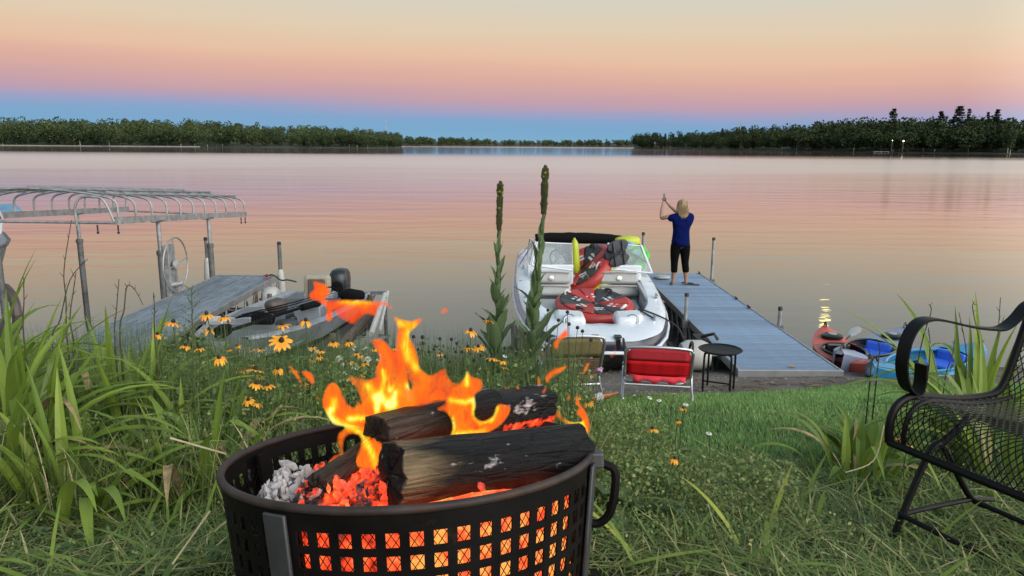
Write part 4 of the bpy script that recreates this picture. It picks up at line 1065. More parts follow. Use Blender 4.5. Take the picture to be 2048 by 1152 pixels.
# ------------------------------------------------------------------ kayaks
def kayak(label, tail, nose, w, hgt, mat, rimmat, seatmat, z, tilt, cock=(.32, .68), hatch=None, group='kayaks drawn up by the dock'):
    a = Vector((tail[0], tail[1], 0)); b_ = Vector((nose[0], nose[1], 0)); L = (b_ - a).length; d = (b_ - a).normalized(); s_ = Vector((d.y, -d.x, 0))
    r_ = thing('kayak', label, 'kayak', (0, 0, 0), group)
    r_.location = (a.x, a.y, z[0]); ORG[r_.name] = Vector((0, 0, 0))
    def kp(u, v, h):    # u along, v across (-1..1), h up
        ww = w / 2 * max(.03, math.sin(math.pi * min(1, max(0, u)) ** .9)) ** .55
        roll = s_ * math.cos(tilt) + Vector((0, 0, math.sin(tilt)))
        up = Vector((0, 0, math.cos(tilt))) - s_ * math.sin(tilt)
        return d * (L * u) + Vector((0, 0, (z[1] - z[0]) * u)) + roll * (v * ww) + up * h
    sheer = lambda u: hgt * (.72 + .5 * (2 * u - 1) ** 2)
    us = [0, .02, .06, .12, .2, .3, .4, .5, .6, .7, .8, .88, .94, .98, 1]
    mb = MB(); mb.rings([[kp(u, -1, sheer(u)), kp(u, -.95, sheer(u) * .5), kp(u, -.6, sheer(u) * .12), kp(u, 0, .12 * hgt * (2 * u - 1) ** 4), kp(u, .6, sheer(u) * .12), kp(u, .95, sheer(u) * .5), kp(u, 1, sheer(u))] for u in us], False, False); mb.build('hull', mat, r_, True, True)
    def deck(ulist): return [[kp(u, -1, sheer(u)), kp(u, -.5, sheer(u) + .035), kp(u, 0, sheer(u) + .05), kp(u, .5, sheer(u) + .035), kp(u, 1, sheer(u))] for u in ulist]
    c0, c1 = cock
    mb = MB(); mb.rings(deck([u for u in us if u < c0] + [c0]), False, False); mb.rings(deck([c1] + [u for u in us if u > c1]), False, False)
    n = 10; um = (c0 + c1) / 2; ul = (c1 - c0) / 2
    for sd in (-1, 1):
        mb.rings([[kp(um - ul * math.cos(math.pi * i / n), sd, sheer(um - ul * math.cos(math.pi * i / n))), kp(um - ul * math.cos(math.pi * i / n), sd * .82 * math.sin(math.pi * i / n) ** .6, sheer(um) + .045)] for i in range(n + 1)], False, False)
    mb.build('deck', mat, r_, True, True)
    ring = [kp(um - ul * math.cos(an), .82 * math.copysign(abs(math.sin(an)) ** .6, math.sin(an)), sheer(um) + .055) for an in [k * 2 * math.pi / 28 for k in range(29)]]
    mb = MB(); mb.tube(ring, .02, 6, False); mb.build('cockpit_rim', rimmat, r_, True, True)
    mb = MB(); mb.rings([[kp(u, -.8, .1), kp(u, .8, .1)] for u in (c0, um, c1)], False, False); mb.build('cockpit_floor', 'gel_black', r_, True, True)
    p = kp(um - ul * .45, 0, .13); mb = MB(); mb.box(p, (w * .55, w * .5, .1), Euler((0, 0, math.atan2(-d.x, d.y)))); st_ = mb.build('seat', seatmat, r_, False, True, bevel=.03)
    p = kp(um - ul * .72, 0, .2); mb = MB(); mb.box(p, (w * .5, .06, .2), Euler((R(10), 0, math.atan2(-d.x, d.y)))); mb.build('seat_back', seatmat, st_, False, True, bevel=.03)
    if hatch:
        for u, rad in hatch:
            p = kp(u, 0, sheer(u) + .05); mb = MB(); mb.lathe([(rad, 0), (rad, .03), (rad * .8, .045), (.01, .05)], 18, p); h_ = mb.build('hatch', 'gel_black', r_, True, True)
            MB().lathe([(rad * .4, .045), (rad * .4, .056), (.01, .058)], 14, p).build('hatch_lid', 'foam_grey', h_, True, True)
    for u in (.02, .98):
        mb = MB(); q = kp(u, 0, sheer(u) + .05); mb.tube(spline([q - d * .06, q + Vector((0, 0, .06)), q + d * .06], 4), .012, 6); mb.build('carry_loop', 'gel_black', r_, True, True)
    return kp, r_
simple('kayak_red', (0.5, 0.1, 0.07), 0.4, var=0.12, scale=3)
simple('kayak_navy', (0.17, 0.21, 0.3), 0.4, var=0.15, scale=3)
simple('kayak_blue', (0.02, 0.18, 0.36), 0.4, var=0.12, scale=3)
simple('seat_blue', (0.02, 0.11, 0.6), 0.6, var=0.12)
a = atz(1648, 664, .3); b_ = atz(1690, 735, .1)
kp, r_ = kayak('red kayak afloat beside the blue-grey dock, black hatch toward the lake', (a.x, a.y), (4.42, 8.75), .66, .3, 'kayak_red', 'gel_black', 'gel_black', (0.0, 0.02), 0.0, (.3, .66), ((.2, .15),))
kayak('grey-blue kayak with bright blue seat, between the red and the blue kayaks', (5.85, 10.75), (4.1, 9.0), .7, .3, 'kayak_navy', 'gel_black', 'seat_blue', (-0.02, 0.1), R(6), (.36, .8), ((.22, .15),))
kayak('sky-blue kayak with bright blue seats drawn up on the gravel behind the iron armchair', (6.15, 9.45), (4.15, 8.3), .72, .26, 'kayak_blue', 'kayak_blue', 'seat_blue', (0.14, 0.2), R(8), (.2, .82))
pd_a, pd_b = aty(1700, 672, 10.4), aty(1655, 718, 9.7)
r_ = thing('paddle', 'black and white paddle laid across the red kayak', 'paddle', (pd_b.x, pd_b.y, pd_b.z))
MB().tube([pd_b, pd_a], .016, 8).build('shaft', 'gel_black', r_)
dd = (pd_a - pd_b).normalized()
for e, s_ in ((pd_a, 1), (pd_b, -1)):
    mb = MB(); w_ = dd.cross(Vector((0, 0, 1))).normalized()
    mb.rings([[e + dd * s_ * u - w_ * ww, e + dd * s_ * u + Vector((0, 0, .012)), e + dd * s_ * u + w_ * ww, e + dd * s_ * u - Vector((0, 0, .012))] for u, ww in ((-.02, .015), (.08, .06), (.24, .08), (.36, .06), (.4, .01))]); mb.build('blade', 'foam_grey', r_)
# ------------------------------------------------------------------ the person on the dock
simple('skin', (0.3, 0.17, 0.12), 0.55, var=0.08, scale=20)
simple('shirt_blue', (0.002, 0.0065, 0.065), 0.95, var=0.3, scale=9, bmp=.9, bscale=11, dist=.03, spec=.08)
simple('leggings', (0.002, 0.002, 0.0025), 0.9, var=0.2, scale=9, spec=.1)
simple('hair_blond', (0.24, 0.17, 0.09), 0.6, var=0.4, scale=14, vec=(4, 4, .5), bmp=.5, bscale=30)
simple('phone', (0.01, 0.01, 0.012), 0.2)
simple('sandal', (0.03, 0.026, 0.024), 0.7)
def skinmesh(name, mat, joints, bones, parent, root=0, sub=2):
    me = bpy.data.meshes.new(name)
    me.from_pydata([Vector(j[0]) for j in joints], bones, [])
    o = link(name, me, parent)
    me.materials.append(MATS[mat])
    sk = o.modifiers.new('skin', 'SKIN'); sk.use_smooth_shade = True
    for i, j in enumerate(joints):
        sv = me.skin_vertices[0].data[i]
        sv.radius = j[1] if isinstance(j[1], tuple) else (j[1], j[1]); sv.use_root = (i == root)
    m_ = o.modifiers.new('sub', 'SUBSURF'); m_.levels = m_.render_levels = sub
    return o
WP = atz(1357, 571, DZ)
wm = thing('person', 'person in blue shirt and black cropped leggings photographing from the blue-grey dock', 'person', (WP.x, WP.y, DZ), None, (0, 0, R(4)))
# facing +y, local metres; arms raised to the left holding a phone
J = [((0, 0, .86), (.15, .11)), ((0, .0, 1.05), (.135, .10)), ((0, .0, 1.22), (.155, .10)), ((0, .0, 1.34), (.10, .085)), ((0, .01, 1.41), .05), ((0, .03, 1.50), (.075, .09)), ((0, .025, 1.575), (.07, .085)),
     ((-.085, 0, .80), (.105, .115)), ((-.10, .01, .62), .085), ((-.10, .01, .45), .062), ((-.105, -.02, .30), .058), ((-.11, -.01, .13), .036), ((-.115, -.01, .05), .036), ((-.135, .10, .028), (.038, .024)),
     ((.085, 0, .80), (.105, .115)), ((.10, .01, .62), .085), ((.105, .01, .45), .062), ((.12, -.02, .30), .058), ((.135, -.01, .13), .036), ((.14, -.01, .05), .036), ((.16, .10, .028), (.038, .024)),
     ((-.175, .0, 1.32), .055), ((-.29, .05, 1.30), .042), ((-.36, .12, 1.27), .038), ((-.33, .22, 1.42), .033), ((-.29, .29, 1.54), .024), ((-.275, .31, 1.585), (.026, .016)),
     ((.17, .0, 1.32), .055), ((.10, .19, 1.30), .043), ((-.02, .30, 1.38), .038), ((-.15, .33, 1.50), .03), ((-.21, .335, 1.57), .023), ((-.235, .335, 1.60), (.016, .026))]
Bn = [(0, 1), (1, 2), (2, 3), (3, 4), (4, 5), (5, 6), (0, 7), (7, 8), (8, 9), (9, 10), (10, 11), (11, 12), (12, 13), (0, 14), (14, 15), (15, 16), (16, 17), (17, 18), (18, 19), (19, 20),
      (2, 21), (21, 22), (22, 23), (23, 24), (24, 25), (25, 26), (2, 27), (27, 28), (28, 29), (29, 30), (30, 31), (31, 32)]
body = skinmesh('body', 'skin', J, Bn, wm)
for hand, (hx, hy, hz), dirs in (('a', (-.272, .315, 1.60), -1), ('b', (-.24, .335, 1.61), 1)):
    for k in range(4):
        fj = [((hx + dirs * .004 * k, hy, hz - .012 + .014 * k), .0085), ((hx + dirs * .02, hy + .03, hz + .0 + .014 * k), .008), ((hx - dirs * .0, hy + .05, hz + .002 + .014 * k), .0065)]
        skinmesh('finger', 'skin', fj, [(0, 1), (1, 2)], body, 0, 1)
    skinmesh('thumb', 'skin', [((hx, hy, hz - .02), .01), ((hx + dirs * .012, hy - .03, hz + .01), .009), ((hx - dirs * .004, hy - .035, hz + .035), .007)], [(0, 1), (1, 2)], body, 0, 1)
shj = [((0, 0, .735), (.195, .16)), ((0, 0, .84), (.19, .155)), ((0, 0, .98), (.172, .135)), ((0, 0, 1.12), (.165, .125)), ((0, 0, 1.25), (.175, .12)), ((0, .0, 1.35), (.11, .09)), ((0, .005, 1.395), (.075, .07)),
       ((-.17, .0, 1.31), .085), ((-.27, .045, 1.275), (.078, .07)), ((.17, .02, 1.31), .085), ((.15, .12, 1.275), (.075, .07))]
skinmesh('shirt', 'shirt_blue', shj, [(0, 1), (1, 2), (2, 3), (3, 4), (4, 5), (5, 6), (4, 7), (7, 8), (4, 9), (9, 10)], wm)
lgj = [((0, 0, .90), (.13, .11)), ((-.08, 0, .77), (.105, .125)), ((-.10, .01, .62), .098), ((-.10, .01, .45), .073), ((-.105, -.02, .30), .068), ((-.108, -.016, .245), .064),
       ((.08, 0, .77), (.105, .125)), ((.10, .01, .62), .098), ((.105, .01, .45), .073), ((.12, -.02, .30), .068), ((.124, -.016, .245), .064)]
skinmesh('leggings', 'leggings', lgj, [(0, 1), (1, 2), (2, 3), (3, 4), (4, 5), (0, 6), (6, 7), (7, 8), (8, 9), (9, 10)], wm)
mb = MB(); rs = []
for z, rx_, ry_, dy in ((1.30, .07, .03, -.075), (1.34, .1, .05, -.06), (1.42, .105, .07, -.04), (1.50, .105, .10, -.01), (1.56, .1, .105, .01), (1.61, .08, .085, .015), (1.635, .04, .045, .015), (1.642, .01, .01, .015)):
    rs.append([Vector((rx_ * math.cos(q * .393) * (1 + .05 * rng.uniform(-1, 1)), dy + ry_ * math.sin(q * .393), z + .012 * rng.uniform(-1, 1))) for q in range(16)])
mb.rings(rs); mb.build('hair', 'hair_blond', wm, True, True, sub=1)
mb = MB()
for k in range(70):     # loose strands over the back of the head
    an = rng.uniform(math.pi * .95, math.pi * 2.05); z0 = rng.uniform(1.5, 1.62); rx_ = .104; 
    p0 = Vector((rx_ * .8 * math.cos(an), .01 + .09 * math.sin(an), z0)); p1 = Vector((rx_ * 1.06 * math.cos(an), -.01 + .105 * math.sin(an), 1.47)); p2 = Vector((rx_ * rng.uniform(.7, 1.15) * math.cos(an), -.04 + .06 * math.sin(an), rng.uniform(1.27, 1.34)))
    mb.tube(spline([p0, p1, p2], 3), [.006] * 5 + [.004, .002], 4)
tag(mb.build('hair_strands', 'hair_blond', wm, True, True), kind='stuff')
# face, turned to the lake: nose, ears
for n_, p, d_ in (('nose', (0, .125, 1.515), (.025, .035, .045)), ('ear', (-.085, .03, 1.515), (.02, .04, .06)), ('ear', (.085, .03, 1.515), (.02, .04, .06)), ('mouth', (0, .113, 1.47), (.05, .012, .014))):
    o = soft(n_, None, None, p, d_, 'skin' if n_ != 'mouth' else 'cloth_pink', sq=2.2); o.parent = body
for s_ in (-1, 1):
    o = soft('eye', None, None, (s_ * .035, .112, 1.535), (.026, .012, .014), 'white_trim', sq=2.0); o.parent = body
pp = wm.matrix_basis @ Vector((-.255, .345, 1.645))
r_ = thing('phone', 'dark phone held up in the raised hands over the lake', 'phone', wm.location + Matrix.Rotation(R(4), 3, 'Z') @ Vector((-.255, .36, 1.65)), None, (R(-8), 0, R(4)))
MB().box((0, 0, 0), (.035, .012, .15)).build('case', 'phone', r_, False, True, bevel=.004)
MB().box((0, -.0075, 0), (.03, .002, .14)).build('screen', 'dark_pane', r_, False, True)
for k, (px, py, an, lab) in enumerate(((1376, 566, 60, 'dark sandal lying nearer the feet on the dock'), (1387, 569, 75, 'dark sandal lying farther right on the dock'))):
    p = atz(px, py, DZ + .012); r_ = thing('sandal', lab, 'sandal', p, 'pair of sandals on the dock', (0, 0, R(an)))
    mb = MB(); mb.prism([(.03 * x_, y_, -.01) for x_, y_ in ((-1, -.11), (1, -.11), (1.2, .06), (.9, .12), (-.9, .12), (-1.25, .05))], (0, 0, .018)); mb.build('sole', 'sandal', r_, False, True)
    mb = MB(); mb.tube(spline([(-.035, .02, 0), (0, .06, .03), (.035, .02, 0)], 4), .006, 5); mb.build('strap', 'sandal', r_, True, True)
p = atz(1324, 554, DZ + .04); soft('white_bundle', 'small white bundle lying at the far end of the blue-grey dock', 'bundle', p, (.34, .26, .07), 'white_plastic', (0, 0, .3), 6)
p = atz(1585, 733, DZ + .012)
mb = MB(); mb.add([(p.x - .05, p.y - .02, p.z), (p.x - .01, p.y - .05, p.z + .012), (p.x + .05, p.y, p.z + .004), (p.x, p.y + .045, p.z + .015)], [(0, 1, 2), (0, 2, 3)])
simple('dead_leaf', (0.3, 0.17, 0.11), .8); tag(mb.build('fallen_leaf', 'dead_leaf', None, False, solid=.003), 'brown fallen leaf on the near end of the blue-grey dock', 'leaf')

# ------------------------------------------------------------------ lawn chairs and table on the gravel
simple('chair_red', (0.85, 0.07, 0.10), 0.95, var=0.08, scale=20, spec=.1)
m, t, b = material('chair_plaid'); setp(b, Roughness=.95); b.inputs['Specular IOR Level'].default_value = .1
co = nd(t, 'ShaderNodeTexCoord'); sp = nd(t, 'ShaderNodeSeparateXYZ'); t.links.new(co.outputs['Object'], sp.inputs[0])
st_ = math_node(t, 'LESS_THAN', math_node(t, 'FRACT', math_node(t, 'MULTIPLY', sp.outputs[0], 7.5)), .3)
st2 = math_node(t, 'LESS_THAN', math_node(t, 'FRACT', math_node(t, 'MULTIPLY', sp.outputs[2], 42.0)), .3)
f_ = math_node(t, 'ADD', math_node(t, 'MULTIPLY', st_, .45), math_node(t, 'MULTIPLY', st2, .3))
t.links.new(ramp(t, f_, [(0, (.8, .02, .03)), (1, (.6, .014, .02))]), b.inputs['Base Color'])
simple('chair_tan', (0.2, 0.165, 0.075), 0.8, var=0.12, scale=20)
simple('chair_brown', (0.13, 0.075, 0.05), 0.8, var=0.3, scale=20)
simple('chair_alu', (0.5, 0.52, 0.55), 0.3, 0.8, var=0.1)
simple('iron_black', (0.004, 0.004, 0.0045), 0.5, var=0.4, scale=18, bmp=.3, bscale=60, spec=.22)
def lawn_chair(label, base, yaw, w, top_mat, low_mat, slats, back_h=.52, frame='chair_alu'):
    r_ = thing('lawn_chair', label, 'chair', base, 'folding lawn chairs', (0, 0, yaw))
    h = w / 2
    sb_ = .23
    def bk(x, v):   # back panel, leaning toward the camera (-y)
        return Vector((x, -.02 - .2 * v - .012 * math.cos(x / h * 1.4) * (1 - v), sb_ - .02 + back_h * v))
    pts = [bk(-h, 0)] + [bk(-h, .75), bk(-h * .95, .92), bk(-h * .8, 1.0), bk(0, 1.03), bk(h * .8, 1.0), bk(h * .95, .92), bk(h, .75)] + [bk(h, 0)]
    MB().tube(spline(pts, 5), .012, 8).build('back_frame', frame, r_, True, True)
    n = 10
    def pan(v0, v1, mat, name, thick=.006):
        mb = MB(); rows = []
        for j in range(5):
            v = v0 + (v1 - v0) * j / 4; hw = h * (1 if v < .8 else (1 - (v - .8) * .9)) - .012
            rows.append([bk(-hw + 2 * hw * i / n, v) for i in range(n + 1)])
        mb.rings(rows, False, False); return mb.build(name, mat, r_, True, True, solid=thick)
    if slats:
        pan(.5, .985, top_mat, 'back_panel')
        for k in range(slats):
            v0 = .03 + .44 * k / slats; pan(v0, v0 + .44 / slats * .72, low_mat, 'back_slat')
    else:
        pan(.55, .985, top_mat, 'back_panel'); pan(.02, .548, low_mat, 'back_panel')
    d_ = .46
    MB().tube([(-h, -.04, sb_), (-h, d_, sb_ + .05), (-h + .03, d_ + .03, sb_ + .05), (h - .03, d_ + .03, sb_ + .05), (h, d_, sb_ + .05), (h, -.04, sb_)], .012, 8).build('seat_frame', frame, r_, True, True)
    mb = MB(); mb.rings([[Vector((-h + .005 + (w - .01) * i / n, -.04 + (d_ + .05) * j / 6, sb_ + .05 * j / 6 - .05 * math.sin(math.pi * i / n) * math.sin(math.pi * (.15 + .7 * j / 6)))) for i in range(n + 1)] for j in range(7)], False, False); mb.build('seat_sling', low_mat if slats else top_mat, r_, True, True, solid=.006)
    # skirt of the sling hanging behind
    mb = MB(); mb.rings([[Vector((-h * .75 + w * .8 * i / n, -.06, sb_ - .005 - (.05 + .02 * math.sin(i * 1.9)) * j)) for i in range(n + 1)] for j in range(2)], False, False); mb.build('skirt', top_mat if not slats else low_mat, r_, True, True, solid=.005)
    for y0, y1, nm in ((.1, -.14, 'rear_leg'), (.2, .44, 'front_leg')):
        MB().tube(spline([(-h - .014, y0, sb_ + .02), (-h - .014, (y0 + y1) / 2, sb_ * .5), (-h - .01, y1, .06), (-h + .05, y1 - .01, .012), (h - .05, y1 - .01, .012), (h + .01, y1, .06), (h + .014, (y0 + y1) / 2, sb_ * .5), (h + .014, y0, sb_ + .02)], 4), .011, 8).build(nm, frame, r_, True, True)
    MB().tube([(-h, -.06, .15), (h, -.06, .15)], .010, 8).build('cross_bar', frame, r_, True, True)
    for s_ in (-1, 1): MB().tube(spline([(s_ * h, -.1, sb_ + .2), (s_ * (h + .02), .15, sb_ + .22), (s_ * (h + .02), .32, sb_ + .18), (s_ * h, .36, sb_ + .04)], 4), .011, 6).build('arm', 'iron_black' if not slats else frame, r_, True, True)
    return r_
p = aty(1312, 805, 5.75); lawn_chair('red folding lawn chair with plaid back seen from behind, beside the black table', (p.x, 5.75, gh(p.x, 5.75)), R(-9), .52, 'chair_red', 'chair_plaid', 0, .29)
p = aty(1142, 790, 5.6); lawn_chair('tan folding lawn chair with brown slatted lower back, behind the tall mullein', (p.x, 5.6, gh(p.x, 5.6) + .02), R(6), .43, 'chair_tan', 'chair_brown', 9, .36)
# low glass-less black metal table
p = aty(1436, 780, 7.15); tz = gh(p.x, 7.15)
r_ = thing('side_table', 'small round black metal table between the red chair and the dock', 'table', (p.x, 7.15, tz))
tb = Vector((p.x, 7.15, tz)); th_ = .43; tr_ = .205
mb = MB(); mb.lathe([(.01, th_ - .02), (tr_ * .9, th_ - .012), (tr_, th_), (tr_ + .012, th_ + .008), (tr_, th_ + .014), (tr_ * .95, th_ + .004), (.01, th_ - .004)], 30, tb); mb.build('table_top', 'iron_black', r_)
for an in (20, 110, 200, 290):
    c_, s_ = math.cos(R(an)), math.sin(R(an)); q_ = .185
    mb = MB(); mb.tube(spline([tb + Vector((c_ * .1, s_ * .1, th_ - .02)), tb + Vector((c_ * (q_ - .02), s_ * (q_ - .02), th_ - .02)), tb + Vector((c_ * q_, s_ * q_, th_ - .07)), tb + Vector((c_ * q_, s_ * q_, 0))], 5), .011, 7); mb.build('leg', 'iron_black', r_)
MB().tube([tb + Vector((.2 * math.cos(R(200)), .2 * math.sin(R(200)), .13)), tb + Vector((.2 * math.cos(R(290)), .2 * math.sin(R(290)), .13))], .008, 6).build('brace', 'iron_black', r_)
# bottle on its side by the tan chair
m, t, b = material('amber_glass'); setp(b, Base_Color=(.22, .08, .02), Roughness=.1)
p = aty(1180, 782, 5.3); r_ = thing('bottle', 'amber bottle lying in the plants below the tan chair', 'bottle', (p.x, 5.3, gh(p.x, 5.3) + .06), None, (0, R(82), R(15)))
MB().lathe([(.01, 0), (.03, 0), (.032, .01), (.032, .13), (.025, .16), (.012, .19), (.012, .23), (.005, .235)], 14).build('glass', 'amber_glass', r_, True, True)
MB().lathe([(.0325, .04), (.0325, .1)], 14, cap=False).build('paper_label', 'white_trim', r_, True, True)

# ------------------------------------------------------------------ wrought-iron armchair
PH = R(25)
ch0 = at(1796, 832, 2.4)                        # front corner of the seat nearest the lake
ic = thing('iron_armchair', 'black wrought-iron rocking armchair with woven mesh seat, at the right edge', 'armchair', ch0, None, (0, 0, PH))
# local: +x toward the back of the chair, -y toward the camera side (chair width), z up
SDp, SWd, SH = .5, .52, .40
def cz(x): return .045 * math.cos(min(1, max(0, (x - .03) / .47)) * math.pi) + .005 - .05 * (x / SDp)  # seat height along the depth
def seat_path(y):
    return [(-.03, y, -.085), (-.035, y, -.02), (-.012, y, .035), (.05, y, .058), (.14, y, .045), (.28, y, .018), (.42, y, .006), (.50, y, .012)]
for y in (0, -SWd):
    pts = spline(seat_path(y) + [(.545, y, .05), (.60, y, .2), (.67, y, .42), (.72, y, .60)], 5)
    MB().tube(pts, .0135, 10).build('side_frame', 'iron_black', ic, True, True)
MB().tube([(-.03, 0, -.085), (-.03, -SWd, -.085)], .0125, 10).build('front_rail', 'iron_black', ic, True, True)
MB().tube([(.72, 0, .60), (.74, -SWd / 2, .66), (.72, -SWd, .60)], .0125, 10).build('top_rail', 'iron_black', ic, True, True)
for y in (-.045, -SWd + .045):
    pts = spline([(p_[0] + .012, y, p_[2] - .004) for p_ in seat_path(y)], 4); MB().tube(pts, .008, 8).build('inner_rail', 'iron_black', ic, True, True)
# diamond wire mesh over apron, seat and back
def chair_surf(u, v):   # u along the profile, v across
    return None
prof = spline([(p_[0] + .008, 0, p_[2] - .002) for p_ in seat_path(0)] + [(.55, 0, .06), (.605, 0, .2), (.675, 0, .42), (.72, 0, .59)], 8)
cum = [0]
for a_, b_ in zip(prof, prof[1:]): cum.append(cum[-1] + (b_ - a_).length)
def on_prof(s_):
    s_ = max(0, min(cum[-1], s_))
    for i in range(len(cum) - 1):
        if s_ <= cum[i + 1]: return prof[i].lerp(prof[i + 1], (s_ - cum[i]) / max(1e-6, cum[i + 1] - cum[i]))
    return prof[-1]
mb = MB(); Ls = cum[-1]; pu, pv = .036, .020
na = int(SWd / pv)
def wire(s0, v0, dirn):
    pts = []; s_, v = s0, v0; k = 0
    while s_ <= Ls + 1e-6 and -SWd <= v <= 0:
        p_ = on_prof(s_); sag = -.012 * math.sin(math.pi * -v / SWd)
        pts.append((p_.x, v, p_.z + sag + (.0012 if k % 2 else -.0012))); s_ += pu / 2; v += dirn * pv / 2; k += 1
    if len(pts) > 1: mb.tube(pts, .0021, 3, False)
for k in range(na + 1):
    v0 = -SWd + k * pv
    wire(0, v0, 1); wire(0, v0, -1)
for k in range(1, int(Ls / pu) + 1):
    wire(k * pu, -SWd, 1); wire(k * pu, 0, -1)
tag(mb.build('wire_mesh', 'iron_black', ic, True, True), kind='stuff')
# flat scrolled arms
for y in (0.0, -SWd):
    ap = spline([(.085, y, .165), (.09, y, .10), (.072, y, .068), (.02, y, .10), (-.008, y, .17), (.0, y, .25), (.035, y, .30), (.09, y, .315), (.18, y, .30), (.30, y, .27), (.40, y, .252), (.48, y, .245), (.545, y, .27), (.60, y, .312), (.64, y, .325)], 6)
    mb = MB(); rs = []
    for i, p_ in enumerate(ap):
        d = (ap[min(i + 1, len(ap) - 1)] - ap[max(i - 1, 0)]).normalized(); n_ = Vector((-d.z, 0, d.x)) * .0035; s_ = Vector((0, .022, 0))
        rs.append([p_ - s_ - n_, p_ + s_ - n_, p_ + s_ + n_, p_ - s_ + n_])
    mb.rings(rs); mb.build('arm', 'iron_black', ic, True, True)
# spring-rocker base: bent legs and floor rails
fz = -SH
for y in (-.05, -SWd + .05):
    mb = MB(); mb.tube(spline([(-.03, y, fz - .01), (.03, y, fz + .13), (.10, y, fz + .27), (.135, y, fz + .30), (.175, y, fz + .28), (.27, y, fz + .16), (.36, y, fz + .06), (.47, y, fz)], 5), .0115, 8); mb.build('leg', 'iron_black', ic, True, True)
    MB().tube(spline([(-.005, y, fz + .08), (.2, y, fz + .07), (.37, y, fz + .055), (.48, y, fz + .03)], 4), .009, 8).build('floor_rail', 'iron_black', ic, True, True)
    MB().tube([(.15, y, fz + .29), (.2, y - .02, fz + .35), (.28, y, fz + .37)], .012, 8).build('spring_mount', 'iron_black', ic, True, True)
MB().tube([(.36, -.05, fz + .055), (.36, -SWd + .05, fz + .055)], .009, 8).build('stretcher', 'iron_black', ic, True, True)
MB().tube([(-.005, -.05, fz + .08), (-.005, -SWd + .05, fz + .08)], .009, 8).build('stretcher', 'iron_black', ic, True, True)
MB().tube([(.24, -.05, fz + .19), (.24, -SWd + .05, fz + .19)], .009, 8).build('stretcher', 'iron_black', ic, True, True)
# ------------------------------------------------------------------ fire ring
simple('ring_steel', (0.0042, 0.0036, 0.0034), 0.6, 0.0, var=0.6, scale=7, bmp=.25, bscale=40, rvar=.1, spec=.12)
simple('ring_rim', (0.03, 0.023, 0.021), 0.6, 0.0, var=0.6, scale=9, bmp=.3, bscale=40, spec=.3)
simple('ring_strap', (0.05, 0.052, 0.056), 0.5, 0.4, var=0.35, scale=12, bmp=.2)
for mn, amt in (('ring_steel', .62), ('ring_rim', .5)):
    m = MATS[mn]; t = m.node_tree; b = t.nodes['Principled BSDF']; src = b.inputs['Base Color'].links[0].from_socket
    rf = math_node(t, 'MULTIPLY', math_node(t, 'SUBTRACT', noise_fac(t, 11, 8, rough=.7), amt), 7, True)
    mq = nd(t, 'ShaderNodeMix', data_type='RGBA'); t.links.new(rf, mq.inputs[0]); t.links.new(src, mq.inputs[6]); mq.inputs[7].default_value = (.045, .022, .014, 1)
    t.links.new(mq.outputs[2], b.inputs['Base Color'])
RR, RHT = .41, .33
rc = at(824, 905, 1.69)
ring_rot = Matrix.Rotation(R(-2.4), 3, 'Y') @ Matrix.Rotation(R(-9.5), 3, 'X')
fr = thing('fire_ring', 'black steel fire ring with rows of square holes holding the burning logs', 'fire ring', rc, None, ring_rot.to_euler())
def RP(an, r, z):
    r = r + min(0, z) * .11
    return Vector((r * math.cos(an), r * math.sin(an), z))
# perforated wall: square holes on a regular grid, sheet with thickness
NH = 60; dA = 2 * math.pi / NH
hw_ = .27; rows_ = [-.056 - .0425 * k for k in range(6)]; hz_ = .0142
zs_ = [-.006]
for z in rows_: zs_ += [z + hz_, z - hz_]
zs_ += [-RHT]
as_ = []
for k in range(NH):
    as_ += [k * dA, k * dA + dA * .21, k * dA + dA * .5, k * dA + dA * .79]
nA = len(as_)
mb = MB(); vv = [RP(a_, RR, z) for z in zs_ for a_ in as_]; ff = []
for j in range(len(zs_) - 1):
    for i in range(nA):
        hole = (j % 2 == 1) and (i % 4 in (1, 2))
        if not hole: ff.append((j * nA + i, j * nA + (i + 1) % nA, (j + 1) * nA + (i + 1) % nA, (j + 1) * nA + i))
mb.add(vv, ff); wl = mb.build('wall', 'ring_steel', fr, False, True)
sm = wl.modifiers.new('solid', 'SOLIDIFY'); sm.thickness = .004; sm.offset = -1
mb = MB(); mb.tube([RP(k * math.pi / 48, RR - .002, 0) for k in range(97)], .0085, 10, False); mb.build('rim', 'ring_rim', fr, True, True)
# expanded-metal liner behind the holes
mb = MB(); NL = 150
for k in range(NL):
    for s_ in (-1, 1):
        a0 = k * 2 * math.pi / NL
        mb.tube([RP(a0 + s_ * q * .055, RR - .014, -.04 - q * .032) for q in range(9)], .001, 3, False)
tag(mb.build('mesh_liner', 'ring_steel', fr, True, True), kind='stuff')
for an in (-118, -14, 76, 166):
    a_ = R(an); wd = .026 / RR
    mb = MB(); rs = []
    for q in range(5):
        b0 = a_ - wd + 2 * wd * q / 4
        rs.append([RP(b0, RR + .004, -.012), RP(b0, RR + .013, -.012), RP(b0, RR + .013, -RHT - .03), RP(b0, RR + .004, -RHT - .03)])
    mb.rings(rs); mb.build('leg_strap', 'ring_strap', fr, True, True, bevel=.003)
    mb = MB(); rs = []
    for q in range(5):
        b0 = a_ - wd + 2 * wd * q / 4
        rs.append([RP(b0, RR - .02, -.012), RP(b0, RR - .028, -.012), RP(b0, RR - .028, -.2), RP(b0, RR - .02, -.2)])
    mb.rings(rs); mb.build('inner_strap', 'ring_steel', fr, True, True)
a_ = R(-10)
mb = MB(); mb.tube(spline([RP(a_, RR + .01, -.02), RP(a_, RR + .03, -.022), RP(a_, RR + .052, -.035), RP(a_, RR + .056, -.075), RP(a_, RR + .05, -.125), RP(a_, RR + .03, -.15), RP(a_, RR + .01, -.152)], 5), .0095, 8); mb.build('handle', 'ring_steel', fr, True, True)
